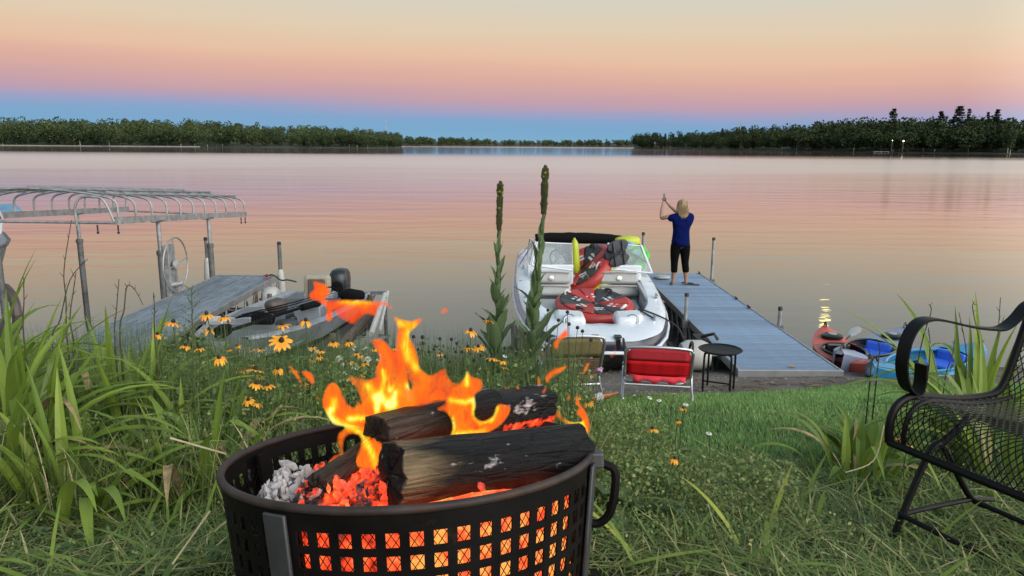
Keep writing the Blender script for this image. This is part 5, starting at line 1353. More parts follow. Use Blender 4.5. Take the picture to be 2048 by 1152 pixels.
mb = MB(); mb.box(RP(a_, RR + .008, -.01), (.035, .04, .035)); mb.build('handle_bracket', 'ring_strap', fr, False, True, bevel=.005)

# ------------------------------------------------------------------ embers and ash
m, t, b = material('embers')
n1 = noise_fac(t, 26, 5, rough=.65); n2 = noise_fac(t, 9, 3); n3 = noise_fac(t, 60, 4)
hatt = nd(t, 'ShaderNodeAttribute', attribute_name='hot')
ht = math_node(t, 'ADD', hatt.outputs['Fac'], math_node(t, 'MULTIPLY', math_node(t, 'SUBTRACT', n1, .5), 1.5))
ht = math_node(t, 'ADD', ht, math_node(t, 'MULTIPLY', math_node(t, 'SUBTRACT', n2, .5), .8), True)
t.links.new(ramp(t, n3, [(.3, (.012, .011, .011)), (.5, (.03, .028, .027)), (.66, (.10, .093, .09)), (.8, (.26, .24, .235))]), b.inputs['Base Color'])
t.links.new(ramp(t, ht, [(.38, (0, 0, 0)), (.5, (.25, .012, .002)), (.68, (1, .06, .012)), (.85, (1, .15, .03)), (1, (1, .38, .07))]), b.inputs['Emission Color'])
b.inputs['Emission Strength'].default_value = 1.35
setp(b, Roughness=.95)
bump(t, b, n1, .8, .012)
simple('ash', (0.42, 0.39, 0.385), 0.95, var=0.4, scale=30, bmp=.8, bscale=60, dist=.01)
def with_heat(o, fn):
    a = o.data.attributes.new('hot', 'FLOAT', 'POINT')
    a.data.foreach_set('value', [fn(v.co) for v in o.data.vertices])
    return o
def coal_heat(p):       # hot under the logs and toward the handle side, grey ash on the far left
    an = math.atan2(p.y, p.x); r = math.hypot(p.x, p.y)
    k = 0.50 + .30 * max(-1, min(1, (p.x + .14) / .2)) + (.12 if p.z < -.08 else 0)
    if p.x < -.2: k -= .25
    return max(0.0, min(.95, k - .2 * max(0, p.y - .1)))
mb = MB(); rs = []
NR, NA_ = 16, 72
for i in range(NR + 1):
    r = (RR - .058) * (1 - i / NR) + .001
    ring = []
    for k in range(NA_):
        an = k * 2 * math.pi / NA_; x, y = r * math.cos(an), r * math.sin(an)
        z = -.045 + .03 * math.exp(-((x - .05) ** 2 + (y + .05) ** 2) / .03) - .05 * max(0, y / RR) + .016 * noise.noise((x * 22, y * 22, 1)) + .012 * noise.noise((x * 50, y * 50, 4))
        if x < -.22: z -= .03
        ring.append(Vector((x, y, z)))
    rs.append(ring)
low = [Vector((p.x, p.y, -.30)) for p in rs[0]]
mid = [Vector((p.x * (1 + .01 * noise.noise(p * 30)), p.y, -.2)) for p in rs[0]]; m2 = [Vector((p.x * (1 + .015 * noise.noise(p * 33)), p.y, -.13)) for p in rs[0]]
mb.rings([low, mid, m2] + rs, True, True)
em = mb.build('embers', 'embers', None, True, True); em.location = rc; em.rotation_euler = ring_rot.to_euler()
with_heat(em, coal_heat); tag(em, 'bed of glowing embers filling the fire ring', None, None, 'stuff')
# lumps: ash-grey charcoal on the left, glowing chunks below the logs
def lump_mesh(seed, n=2, rough=.5):
    bm = bmesh.new(); bmesh.ops.create_icosphere(bm, subdivisions=n, radius=1)
    for v in bm.verts:
        q = v.co.copy(); v.co *= 1 + rough * noise.noise(q * 1.6 + Vector((seed * 7.3, 0, 0))) + .25 * noise.noise(q * 4 + Vector((0, seed * 3.1, 0)))
    me = bpy.data.meshes.new('lump'); bm.to_mesh(me); bm.free()
    return me
def lumps(name, mat, spots, label, heat):
    mb = MB()
    for k, (x, y, z, s_) in enumerate(spots):
        me = lump_mesh(k % 9, 2, .5); M_ = Euler((rng.uniform(0, 6), rng.uniform(0, 6), rng.uniform(0, 6))).to_matrix()
        mb.add([M_ @ Vector((v.co.x * s_ * 1.2, v.co.y * s_ * .8, v.co.z * s_ * .45)) + Vector((x, y, z)) for v in me.vertices], [tuple(p.vertices) for p in me.polygons])
        bpy.data.meshes.remove(me)
    o = mb.build(name, mat, None, True, True); o.location = rc; o.rotation_euler = ring_rot.to_euler()
    with_heat(o, heat); return tag(o, label, None, None, 'stuff')
lumps('ash', 'ash', [(max(-.31, rng.gauss(-.24, .035)), max(-.2, rng.gauss(-.12, .05)), -.06 + rng.uniform(-.005, .045), rng.uniform(.005, .015)) for _ in range(150)], 'pale grey ash lumps at the left of the fire ring', lambda p: 0)
lumps('embers', 'embers', [(max(-.2, min(.25, rng.gauss(-.05, .075))), max(-.26, min(-.03, rng.gauss(-.15, .07))), -.035 + rng.uniform(-.01, .03), rng.uniform(.004, .013)) for _ in range(420)], 'glowing ember lumps under the logs', lambda p: .6 + .2 * min(0, (p.x + .12) * 4))
lumps('embers', 'embers', [((RR - .088) * math.cos(an), (RR - .088) * math.sin(an), -.06 - rng.uniform(0, .13), rng.uniform(.012, .024)) for an in [R(rng.uniform(-105, 20)) for _ in range(150)]], 'glowing ember lumps heaped against the holes', lambda p: .58 + .25 * min(.6, max(-1, (p.x + .1) * 3)))

# ------------------------------------------------------------------ logs
def wood_mat(name, brown, ash_amt, ember_amt, brown_at=0.15, brown_side='lo'):
    m, t, b = material(name)
    co = nd(t, 'ShaderNodeTexCoord'); sp = nd(t, 'ShaderNodeSeparateXYZ')
    ua = nd(t, 'ShaderNodeAttribute', attribute_name='along'); ed = nd(t, 'ShaderNodeAttribute', attribute_name='ember')
    grain = noise_fac(t, 10, 6, vec=(0.9, 10, 10), rough=.65)
    n1 = noise_fac(t, 14, 5, vec=(.5, 1.4, 1.4), rough=.6); n2 = noise_fac(t, 55, 4); n3 = noise_fac(t, 7, 4, vec=(.5, 2, 2))
    char = ramp(t, grain, [(.3, (.0016, .0016, .0018)), (.55, (.0045, .0044, .005)), (.75, (.014, .0138, .016))])
    br = ramp(t, grain, [(.3, tuple(c * .25 for c in brown)), (.5, brown), (.72, tuple(min(1, c * 1.7) for c in brown))])
    bf = math_node(t, 'SUBTRACT', brown_at * 2, math_node(t, 'MULTIPLY', ua.outputs['Fac'], 1.0))
    bf = math_node(t, 'ADD', math_node(t, 'MULTIPLY', bf, 3.5), math_node(t, 'MULTIPLY', math_node(t, 'SUBTRACT', n3, .55), 2.6), True)
    mx = nd(t, 'ShaderNodeMix', data_type='RGBA'); t.links.new(bf, mx.inputs[0]); t.links.new(char, mx.inputs[6]); t.links.new(br, mx.inputs[7])
    af = math_node(t, 'MULTIPLY', math_node(t, 'SUBTRACT', math_node(t, 'ADD', n1, math_node(t, 'MULTIPLY', n2, .25)), .98 - ash_amt), 14, True)
    mx2 = nd(t, 'ShaderNodeMix', data_type='RGBA'); t.links.new(af, mx2.inputs[0]); t.links.new(mx.outputs[2], mx2.inputs[6]); mx2.inputs[7].default_value = (.36, .35, .36, 1)
    t.links.new(mx2.outputs[2], b.inputs['Base Color'])
    ef = math_node(t, 'ADD', ed.outputs['Fac'], math_node(t, 'MULTIPLY', math_node(t, 'SUBTRACT', n2, .5), 1.2))
    t.links.new(ramp(t, ef, [(.55, (0, 0, 0)), (.7, (.7, .03, .006)), (.95, (1, .16, .03))]), b.inputs['Emission Color'])
    b.inputs['Emission Strength'].default_value = ember_amt
    t.links.new(ramp(t, n1, [(.3, (.35,) * 3), (.7, (.75,) * 3)]), b.inputs['Roughness'])
    b.inputs['Specular IOR Level'].default_value = .22
    mp = nd(t, 'ShaderNodeMapping'); mp.inputs['Scale'].default_value = (9, 40, 40); t.links.new(co.outputs['Object'], mp.inputs[0])
    vo = nd(t, 'ShaderNodeTexVoronoi', feature='DISTANCE_TO_EDGE'); vo.inputs['Scale'].default_value = 1.0; t.links.new(mp.outputs[0], vo.inputs['Vector'])
    ck = ramp(t, vo.outputs['Distance'], [(0.0, (0, 0, 0)), (.12, (1, 1, 1))])
    bump(t, b, math_node(t, 'ADD', math_node(t, 'ADD', grain, math_node(t, 'MULTIPLY', n2, .3)), math_node(t, 'MULTIPLY', ck, .28)), .9, .012)
    return m
wood_mat('log_front', (.17, .125, .07), .215, 1.0, .13)
wood_mat('log_mid', (.05, .034, .026), .2, 1.0, .2)
wood_mat('log_back', (.012, .011, .011), .25, 1.2, .0)
wood_mat('log_thin', (.035, .027, .021), .14, 1.0, .4)
def log(label, A, B, r0, r1, mat, seed, facets=(), bend=0.0, ember=None):
    d = (B - A); L = d.length; d.normalize()
    up = Vector((0, 0, 1)); up = (up - d * up.dot(d)).normalized(); sd_ = d.cross(up)
    M_ = Matrix((d, sd_, up)).transposed()
    mb = MB(); rs = []; NS, NC = 34, 30
    al, em_ = [], []
    ends = [(0, .05), (0, .6), (.004, .9)] + [(.012 + .976 * i / NS, 1) for i in range(NS + 1)] + [(.996, .88), (1, .6), (1, .05)]
    for u, k in ends:
        r = (r0 + (r1 - r0) * u)
        ring = []
        for j in range(NC):
            an = j * 2 * math.pi / NC
            q = 1 + .10 * noise.noise((math.cos(an) * 1.3 + seed, math.sin(an) * 1.3, u * 1.6)) + .035 * noise.noise((math.cos(an) * 5 + seed, math.sin(an) * 5, u * 5)) + .03 * noise.noise((an * 9 + seed, 0, u * 2.2))
            rad = r * q
            for (fa, fd) in facets:
                c_ = math.cos(an - fa)
                if c_ > .05: rad = min(rad, r * (fd + .03 * noise.noise((u * 4, seed, an))) / c_)
            xx = u * L + (.012 * noise.noise((math.cos(an) * 3, math.sin(an) * 3, seed + (0 if u < .5 else 9))) if u < .03 or u > .97 else 0)
            ring.append(Vector((xx, math.cos(an) * rad * k, math.sin(an) * rad * k + bend * math.sin(math.pi * u))))
            al.append(u + (.1 if k < 1 and u < .5 else 0) * 3); em_.append(ember(u, an) if ember else 0)
        rs.append(ring)
    mb.rings(rs)
    me = bpy.data.meshes.new('log'); me.from_pydata(mb.v, [], mb.f); me.materials.append(MATS[mat])
    me.polygons.foreach_set('use_smooth', [True] * len(me.polygons)); me.set_sharp_from_angle(angle=R(45))
    for nm, vals in (('along', al), ('ember', em_)):
        a = me.attributes.new(nm, 'FLOAT', 'POINT'); a.data.foreach_set('value', vals)
    o = link('log', me); o.location = A; o.rotation_euler = M_.to_euler()
    return tag(o, label, 'log', 'logs burning in the fire ring')
K_ = 1.125
under = lambda u, an: .75 if math.sin(an) < -.75 and u > .3 else .0
log('thick charred log with a pale brown end, lying frontmost in the fire ring', at(778, 948, 1.42), at(1160, 900, 1.66), .066, .062, 'log_front', 1.0, ((R(65), .93),), 0, lambda u, an: .75 if (math.cos(an) > .1 and -.95 < math.sin(an) < -.55 and u > .42) else .0)
log('brown half-charred split log leaning behind the front log', at(752, 872, 1.60), at(985, 806, 1.84), .052, .046, 'log_mid', 4.0, ((R(80), .8), (R(200), .88)), 0, lambda u, an: .5 if math.sin(an) < -.6 else 0)
log('black squared log with grey ash on top at the back of the fire', at(900, 838, 1.80), at(1092, 806, 2.0), .062, .056, 'log_back', 7.0, ((R(95), .76), (R(10), .84), (R(180), .84)), 0, lambda u, an: .72 if (math.sin(an) < -.35 and u > .4) else .0)
log('thin round branch lying in the embers left of the front log', at(634, 972, 1.5), at(768, 876, 1.72), .027, .025, 'log_thin', 11.0, (), 0, lambda u, an: .6 if math.sin(an) < -.7 else 0)
# flakes of pale ash on the front log
for k, (px, py, an, ln) in enumerate(((908, 988, 12, .075), (925, 978, 14, .07), (965, 978, 20, .04), (1000, 985, 8, .05))):
    pass

# ------------------------------------------------------------------ flames
m, t, b = material('flame')
hatt = nd(t, 'ShaderNodeAttribute', attribute_name='hot'); eat = nd(t, 'ShaderNodeAttribute', attribute_name='edge')
st1 = noise_fac(t, 24, 5, vec=(1.7, 1.7, .55), rough=.55, dist=1.6); st2 = noise_fac(t, 7, 3, vec=(1.3, 1.3, .6), dist=1.0)
hv = math_node(t, 'ADD', hatt.outputs['Fac'], math_node(t, 'MULTIPLY', math_node(t, 'SUBTRACT', st1, .5), .75), True)
ecol = ramp(t, hv, [(0, (1, .075, .018)), (.22, (1, .13, .014)), (.45, (1, .21, .012)), (.68, (1, .46, .016)), (.86, (1, .80, .05)), (1, (1, .95, .35))])
emn = nd(t, 'ShaderNodeEmission'); t.links.new(ecol, emn.inputs[0]); emn.inputs[1].default_value = 1.15
trn = nd(t, 'ShaderNodeBsdfTransparent')
al = math_node(t, 'ADD', .5, math_node(t, 'MULTIPLY', math_node(t, 'SUBTRACT', st2, .47), 2.6))
al = math_node(t, 'ADD', al, math_node(t, 'MULTIPLY', math_node(t, 'SUBTRACT', st1, .5), .9))
al = math_node(t, 'ADD', al, math_node(t, 'MULTIPLY', hatt.outputs['Fac'], .5))
al = math_node(t, 'MINIMUM', math_node(t, 'MAXIMUM', al, .12), .97)
al = math_node(t, 'MULTIPLY', al, math_node(t, 'MULTIPLY', eat.outputs['Fac'], 1.0, True))
mxs = nd(t, 'ShaderNodeMixShader'); t.links.new(al, mxs.inputs[0]); t.links.new(trn.outputs[0], mxs.inputs[1]); t.links.new(emn.outputs[0], mxs.inputs[2])
t.links.new(mxs.outputs[0], t.nodes['Material Output'].inputs[0])
t.nodes.remove(b)
def inside(p, poly):
    x, y = p; c = False; j = len(poly) - 1
    for i in range(len(poly)):
        xi, yi = poly[i]; xj, yj = poly[j]
        if (yi > y) != (yj > y) and x < (xj - xi) * (y - yi) / (yj - yi) + xi: c = not c
        j = i
    return c
def seg_dist(p, a, b_):
    ax, ay = a; bx, by = b_; dx, dy = bx - ax, by - ay; L = dx * dx + dy * dy
    u = 0 if L == 0 else max(0, min(1, ((p[0] - ax) * dx + (p[1] - ay) * dy) / L))
    return math.hypot(p[0] - ax - u * dx, p[1] - ay - u * dy)
fire = thing('campfire', 'orange and yellow flames rising from the logs in the fire ring', 'fire', rc)
def flame(outline, depth, holes=(), cores=(), base=.3, thick=.55, step=5.0, ns=4, depth_fn=None):
    """one tongue: outline in photo points at a distance, filled out to a rounded body"""
    poly = [(p.x, p.y) for p in spline([(x, y, 0) for x, y in outline], ns, True)]
    hp = [[(p.x, p.y) for p in spline([(x, y, 0) for x, y in h], 4, True)] for h in holes]
    loops = [poly] + hp
    pts = []; edges = []
    for lp_ in loops:
        k = len(pts); pts += lp_; edges += [(k + i, k + (i + 1) % len(lp_)) for i in range(len(lp_))]
    nb = len(pts)
    xs_ = [p[0] for p in poly]; ys_ = [p[1] for p in poly]
    segs = [(pts[a], pts[b_]) for a, b_ in edges]
    y = min(ys_); r_ = 0
    while y < max(ys_):
        x = min(xs_) + (step / 2 if r_ % 2 else 0)
        while x < max(xs_):
            q = (x + rng.uniform(-.8, .8), y + rng.uniform(-.8, .8))
            if inside(q, poly) and not any(inside(q, h) for h in hp) and min(seg_dist(q, *s_) for s_ in segs) > step * .45: pts.append(q)
            x += step
        y += step * .87; r_ += 1
    v2, _, f2, _, _, _ = delaunay_2d_cdt([Vector(p) for p in pts], edges, [], 0, .01)
    v2 = [(v.x, v.y) for v in v2]
    dist = [min(seg_dist(v, *s_) for s_ in segs) for v in v2]
    tris = []
    for f_ in f2:
        cx = sum(v2[i][0] for i in f_) / len(f_); cy = sum(v2[i][1] for i in f_) / len(f_)
        if inside((cx, cy), poly) and not any(inside((cx, cy), h) for h in hp): tris.append(tuple(f_))
    vs, heat, edge = [], [], []
    for side in (1, -1):
        for (x, y), d in zip(v2, dist):
            d0 = depth_fn(x, y) if depth_fn else depth
            d0 += .035 * noise.noise((x * .02, y * .014, 3))
            off = thick * math.sqrt(max(0, d) * 14) / FPX * depth * (1 + .3 * noise.noise((x * .05, y * .03, side * 4)))
            vs.append(at(x, y, d0 - side * off))
            h = base + .22 * noise.noise((x * .03, y * .016, 7)) - .10 * max(0, min(1, (760 - y) / 130))
            for cpts, w in cores:
                dc = min(seg_dist((x, y), a, b_) for a, b_ in zip(cpts, cpts[1:]))
                h += .55 * math.exp(-(dc / (w * 1.25)) ** 2)
            if d < 4: h += .05
            heat.append(max(0, min(1, h))); edge.append(.03 + .97 * min(1, d / (6 + 3.5 * noise.noise((x * .05, y * .05, 2)))) ** 1.1)
    n = len(v2)
    ff = tris + [tuple(i + n for i in reversed(f_)) for f_ in tris]
    me = bpy.data.meshes.new('flame'); me.from_pydata([v - rc for v in vs], [], ff)
    for nm, val in (('hot', heat), ('edge', edge)):
        a = me.attributes.new(nm, 'FLOAT', 'POINT'); a.data.foreach_set('value', val)
    me.polygons.foreach_set('use_smooth', [True] * len(me.polygons)); me.materials.append(MATS['flame'])
    return link('flame', me, fire)
FD = 1.68
F1 = [(644, 798), (650, 778), (659, 766), (670, 765), (680, 776), (689, 794), (698, 809), (711, 813), (721, 807), (719, 794), (711, 776), (700, 763), (693, 754), (711, 753), (732, 758), (749, 754), (750, 742), (754, 729), (758, 714), (750, 698), (741, 681),
      (758, 676), (773, 684), (788, 701), (792, 675), (794, 658), (790, 645), (787, 632), (803, 637), (823, 640), (850, 632), (838, 650), (820, 669), (829, 690), (838, 716), (842, 736), (861, 749), (879, 740), (892, 736), (896, 751), (911, 766), (926, 757), (931, 745), (934, 735), (943, 751), (963, 759), (965, 779), (951, 790),
      (953, 811), (950, 823), (952, 834), (967, 841), (985, 830), (992, 812), (1003, 807), (1022, 816), (1010, 842), (985, 862), (935, 882), (888, 890), (884, 880), (897, 872), (903, 860), (903, 845), (897, 832), (888, 825), (868, 827), (862, 819), (880, 812), (890, 803), (870, 806), (845, 812), (817, 818), (795, 826), (770, 836), (752, 842), (733, 850), (740, 858), (759, 877),
      (766, 894), (765, 911), (757, 926), (752, 939), (754, 960), (752, 978), (744, 962), (735, 948), (729, 939), (709, 935), (692, 944), (684, 954), (676, 948), (671, 939), (654, 931), (664, 913), (679, 903), (673, 883), (677, 866), (688, 855), (666, 849), (653, 830), (645, 812)]
cores1 = [([(669, 802), (668, 815), (657, 824), (661, 838), (680, 849), (706, 855), (722, 866), (734, 888), (745, 908), (749, 928)], 7), ([(738, 772), (750, 788), (768, 800), (786, 812)], 9), ([(766, 742), (768, 762), (762, 790), (756, 818)], 5), ([(790, 786), (786, 802), (778, 812)], 6), ([(748, 795), (752, 830)], 5), ([(690, 905), (684, 925), (668, 930), (690, 930), (707, 938)], 5),
          ([(904, 838), (908, 856), (906, 874)], 3), ([(949, 800), (947, 830), (962, 847), (985, 840), (995, 815)], 4), ([(800, 645), (825, 650), (815, 668)], 10), ([(810, 690), (815, 715), (830, 735)], 9), ([(900, 800), (930, 805), (945, 800)], 5), ([(933, 745), (935, 770)], 4)]
flame(F1, FD, ([(692, 875), (708, 869), (720, 877), (718, 898), (706, 918), (692, 922), (687, 900)], [(781, 755), (787, 766), (783, 780), (776, 782), (774, 768)], [(806, 738), (812, 746), (815, 758), (823, 768), (821, 776), (812, 771), (806, 755)]), cores1, .30, .5, 5.0, 4,
      lambda x, y: FD + (-.1 if x < 770 and y > 850 else 0) * min(1, max(0, (y - 850) / 40)) )
flame([(626, 562), (644, 565), (656, 571), (661, 587), (652, 598), (665, 599), (692, 598), (733, 600), (767, 602), (785, 612), (783, 621), (769, 611), (758, 618), (752, 633), (733, 629), (719, 640), (708, 649), (692, 644), (674, 632), (668, 622), (665, 640), (655, 644), (650, 632), (652, 617), (635, 604), (619, 598), (618, 587), (627, 577)], 1.72, (), [([(680, 604), (740, 605)], 6)], .22, .5, 5)
# inner and outer sheets of the same fire, in front of and behind the main body
flame([(735, 842), (722, 815), (735, 790), (728, 765), (748, 772), (756, 745), (770, 770), (776, 735), (792, 760), (800, 715), (815, 745), (822, 780), (842, 765), (856, 790), (880, 775), (890, 800), (860, 808), (820, 818), (780, 832)], 1.76, (), [([(748, 800), (770, 815)], 14), ([(785, 780), (790, 812)], 9), ([(815, 775), (822, 800)], 8)], .34, .6, 5.0, 4)
flame([(700, 850), (682, 832), (690, 812), (706, 822), (716, 800), (730, 822), (745, 812), (752, 836), (728, 848)], 1.62, (), [([(700, 838), (735, 836)], 6)], .34, .5, 4.5, 4)
flame([(900, 884), (912, 858), (908, 835), (925, 812), (930, 842), (944, 826), (950, 858), (972, 846), (990, 852), (965, 872), (930, 884)], 1.66, (), [([(915, 870), (940, 865), (965, 862)], 6)], .32, .5, 4.5, 4)
flame([(1000, 800), (1012, 786), (1008, 770), (1024, 782), (1036, 770), (1040, 792), (1022, 802)], 1.95, (), (), .2, .5, 4.5, 4)
for o_, d_, c_ in (
    ([(573, 727), (592, 740), (603, 761), (611, 777), (599, 766), (584, 744)], 1.66, ()), ([(601, 742), (622, 744), (630, 761), (625, 770), (612, 757)], 1.66, ()), ([(622, 786), (634, 791), (640, 799), (636, 800)], 1.66, ()),
    ([(880, 628), (883, 619), (891, 615), (897, 622), (892, 627)], 1.7, ()),
    ([(1121, 806), (1119, 818), (1128, 835), (1144, 843), (1164, 841), (1151, 827), (1157, 814), (1150, 808), (1154, 782), (1161, 806), (1175, 828), (1181, 856), (1171, 874), (1158, 864), (1140, 853), (1120, 842), (1109, 830), (1116, 818)], 1.86, [([(1120, 818), (1130, 838), (1145, 846), (1165, 845), (1172, 862)], 4)]),
    ([(1133, 796), (1139, 788), (1141, 797), (1136, 803)], 1.86, ()),
    ([(1104, 738), (1119, 734), (1136, 731), (1123, 745), (1105, 755), (1095, 768), (1089, 754)], 1.9, ()), ([(1075, 753), (1082, 760), (1079, 775), (1074, 770)], 1.9, ()), ([(1083, 783), (1094, 771), (1093, 780), (1088, 790)], 1.9, ()),
    ([(1133, 655), (1137, 671), (1121, 682), (1117, 696), (1110, 699), (1106, 686), (1118, 671)], 1.9, ()),
    ([(1184, 717), (1175, 738), (1164, 753), (1171, 729)], 1.9, ()), ([(1231, 690), (1233, 702), (1226, 715), (1219, 711), (1228, 703)], 1.9, ())):
    flame(o_, d_, (), c_, .26, .5, 4.0, 4)
# ------------------------------------------------------------------ grass
foliage('grass_rough', [(0, (0.040, 0.061, 0.019)), (.3, (0.078, 0.125, 0.033)), (.6, (0.133, 0.192, 0.053)), (.8, (0.222, 0.269, 0.085)), (.92, (0.421, 0.346, 0.151)), (1, (0.554, 0.480, 0.283))], .3, .6, 5, .25)
foliage('grass_lawn', [(0, (0.077, 0.161, 0.050)), (.5, (0.158, 0.310, 0.088)), (.85, (0.246, 0.423, 0.122)), (1, (0.523, 0.519, 0.254))], .3, .65, 1.2, .5)
foliage('lily_leaf', [(0, (0.077, 0.133, 0.021)), (.4, (0.143, 0.224, 0.032)), (.75, (0.245, 0.336, 0.049)), (1, (0.438, 0.428, 0.079))], .35, .45, 4, .3, .4)
foliage('weed_leaf', [(0, (0.057, 0.094, 0.031)), (.5, (0.114, 0.177, 0.056)), (.85, (0.183, 0.250, 0.085)), (1, (0.320, 0.333, 0.131))], .3, .6, 6, .3)
foliage('mullein_leaf', [(0, (0.071, 0.122, 0.050)), (.5, (0.122, 0.186, 0.086)), (1, (0.186, 0.259, 0.129))], .25, .8, 8, .3, .2)
simple('dry_stem', (.12, .085, .055), .8, var=.5, scale=20)
simple('dark_stem', (.05, .045, .028), .8, var=.4, scale=20)
simple('green_stem', (.055, .085, .028), .7, var=.3, scale=15)
simple('straw', (.42, .35, .22), .8, var=.25, scale=15)
simple('petal_gold', (.75, .32, .012), .55, var=.35, scale=25)
simple('petal_white', (.68, .69, .66), .6, var=.1, scale=25)
simple('petal_pink', (.5, .25, .42), .6, var=.15, scale=25)
simple('cone_dark', (.014, .010, .008), .8, var=.4, scale=60, bmp=.8, bscale=150)
simple('disc_yellow', (.45, .33, .02), .8, var=.3, scale=60, bmp=.6, bscale=150)
simple('mullein_spike', (.05, .06, .016), .8, var=.6, scale=40, bmp=.8, bscale=90)
simple('mullein_flower', (.4, .34, .03), .7, var=.3, scale=30)
def GZ(xs, ys): return np.array([gh(float(x), float(y)) for x, y in zip(xs, ys)])
def in_ring(x, y):
    return (x - rc.x) ** 2 + ((y - rc.y)) ** 2 < (RR + .03) ** 2
def scatter(n, box, keep):
    out = []
    x0, x1, y0, y1 = box
    while len(out) < n:
        x = rng.uniform(x0, x1); y = rng.uniform(y0, y1)
        k = keep(x, y)
        if k > 0 and rng.random() < k: out.append((x, y))
    a = np.array(out); return a[:, 0], a[:, 1]
def U(lo, hi, n): return nrg.uniform(lo, hi, n)
# mown lawn beyond the rough grass
def lawn_keep(x, y):
    if x < 0.55 - .1 * (y - 3) or x > 1.15 * y: return 0
    e_ = lawn_edge(x) - y
    if e_ < 0: return 0
    return min(1, e_ * 4) * min(1, max(0, (y - 2.35) / 1.0)) * (.5 + .8 * max(0, noise.noise((x * 1.3, y * 1.3, 9)) + .5))
n = 120000; xs_, ys_ = scatter(n, (0.2, 7.2, 2.3, 7.9), lawn_keep)
P = np.stack([xs_, ys_, GZ(xs_, ys_) - .004], 1)
blades('grass', P, U(0, 6.28, n), U(.022, .055, n), U(0, .5, n), U(.1, 1.0, n), U(.003, .0055, n), np.clip(nrg.normal(.42, .2, n), 0, 1), 'grass_lawn', 2, label='short mown lawn sloping to the gravel', cat=None)
# rough cut grass in the foreground: standing blades and matted clippings
def rough_keep(x, y):
    if in_ring(x, y) or rng.random() < burnt(x, y) * .93: return 0
    if abs(x) > .78 * y + .25: return 0
    d = 1.0 if y < 2.5 else max(0.0, 1 - (y - 2.5) / 1.0) if x > .5 else 1.0
    return d * (.3 + .9 * max(0, noise.noise((x * 2.2, y * 2.2, 2)) + .45))
n = 46000; xs_, ys_ = scatter(n, (-3.2, 3.2, .95, 3.9), rough_keep)
P = np.stack([xs_, ys_, GZ(xs_, ys_) - .004], 1)
blades('grass', P, U(0, 6.28, n), U(.03, .10, n), U(.1, 1.0, n), U(.2, 1.6, n), U(.0018, .0045, n), np.clip(nrg.normal(.42, .2, n), 0, 1), 'grass_rough', 4, label='rough uneven grass round the fire ring')
n = 15000; xs_, ys_ = scatter(n, (-3.2, 3.2, .95, 3.4), rough_keep)
P = np.stack([xs_, ys_, GZ(xs_, ys_) + U(.004, .035, n)], 1)
blades('grass', P, U(0, 6.28, n), U(.06, .24, n), U(1.15, 1.6, n), U(-.25, .5, n), U(.002, .008, n), np.clip(nrg.normal(.42, .2, n), 0, 1), 'grass_rough', 4, label='flattened cut grass and dry clippings lying on the ground')
# broad flattened leaf blades lying on the right
n = 200; xs_, ys_ = scatter(n, (-3, 3, 1.1, 2.8), rough_keep)
P = np.stack([xs_, ys_, GZ(xs_, ys_) + U(.015, .04, n)], 1)
blades('grass', P, U(0, 6.28, n), U(.15, .38, n), U(.7, 1.45, n), U(.1, 1.0, n), U(.009, .02, n), np.clip(nrg.normal(.55, .18, n), 0, 1), 'lily_leaf', 7, label='broad fallen leaves strewn over the cut grass')
# meadow grass among the flowers and along the left bank
def mead_keep(x, y):
    if x > interp(y, [(2, .25), (3, .35), (4, .45), (5, .4), (6, .15), (7.5, -.3)]) or abs(x) > .80 * y + .4: return 0
    if y > 6.7 + .4 * noise.noise((x, 0, 0)): return 0
    return .25 + .9 * max(0, noise.noise((x * 1.5, y * 1.5, 12)) + .4)
n = 42000; xs_, ys_ = scatter(n, (-5.5, 1.2, 2.4, 7.2), mead_keep)
P = np.stack([xs_, ys_, GZ(xs_, ys_) - .01], 1)
hgt = np.where(ys_ > 5, .75, 1.0)
blades('grass', P, U(0, 6.28, n), U(.12, .42, n) * hgt, U(0, .4, n), U(.1, 1.3, n), U(.003, .008, n), np.clip(nrg.normal(.45, .2, n), 0, 1), 'grass_rough', 5, label='tall meadow grass among the flowers')
# small-leaved undergrowth
def leaf_quads(n, keep, box, h0, h1, size, name, label, mat='weed_leaf'):
    xs_, ys_ = scatter(n, box, keep)
    z = GZ(xs_, ys_) + U(h0, h1, n) * np.array([.7 + .6 * noise.noise((x * 1.1, y * 1.1, 4)) for x, y in zip(xs_, ys_)])
    p = np.stack([xs_, ys_, z], 1)
    V = clump_quads(p, size, nrg)
    me = mesh_quads(name, V, np.clip(nrg.normal(.45, .2, n), 0, 1), mat)
    tag(link(name, me), label, None, None, 'stuff')
def bed_keep(x, y):
    return 0 if mead_keep(x, y) == 0 or in_ring(x, y) else .3 + max(0, noise.noise((x * 2, y * 2, 7)) + .3)
leaf_quads(70000, bed_keep, (-4.5, 1.2, 2.6, 6.6), .02, .44, .0095, 'undergrowth', 'low leafy undergrowth between the flower stems')
leaf_quads(12000, lambda x, y: (.2 + max(0, noise.noise((x * 2, y * 2, 3)))) * (1 if (.25 < x < 1.05 and y > 2.0) else .12), (-2, 2.6, 1.2, 3.3), .005, .14, .0065, 'undergrowth', 'small weeds spreading beside the fire ring')
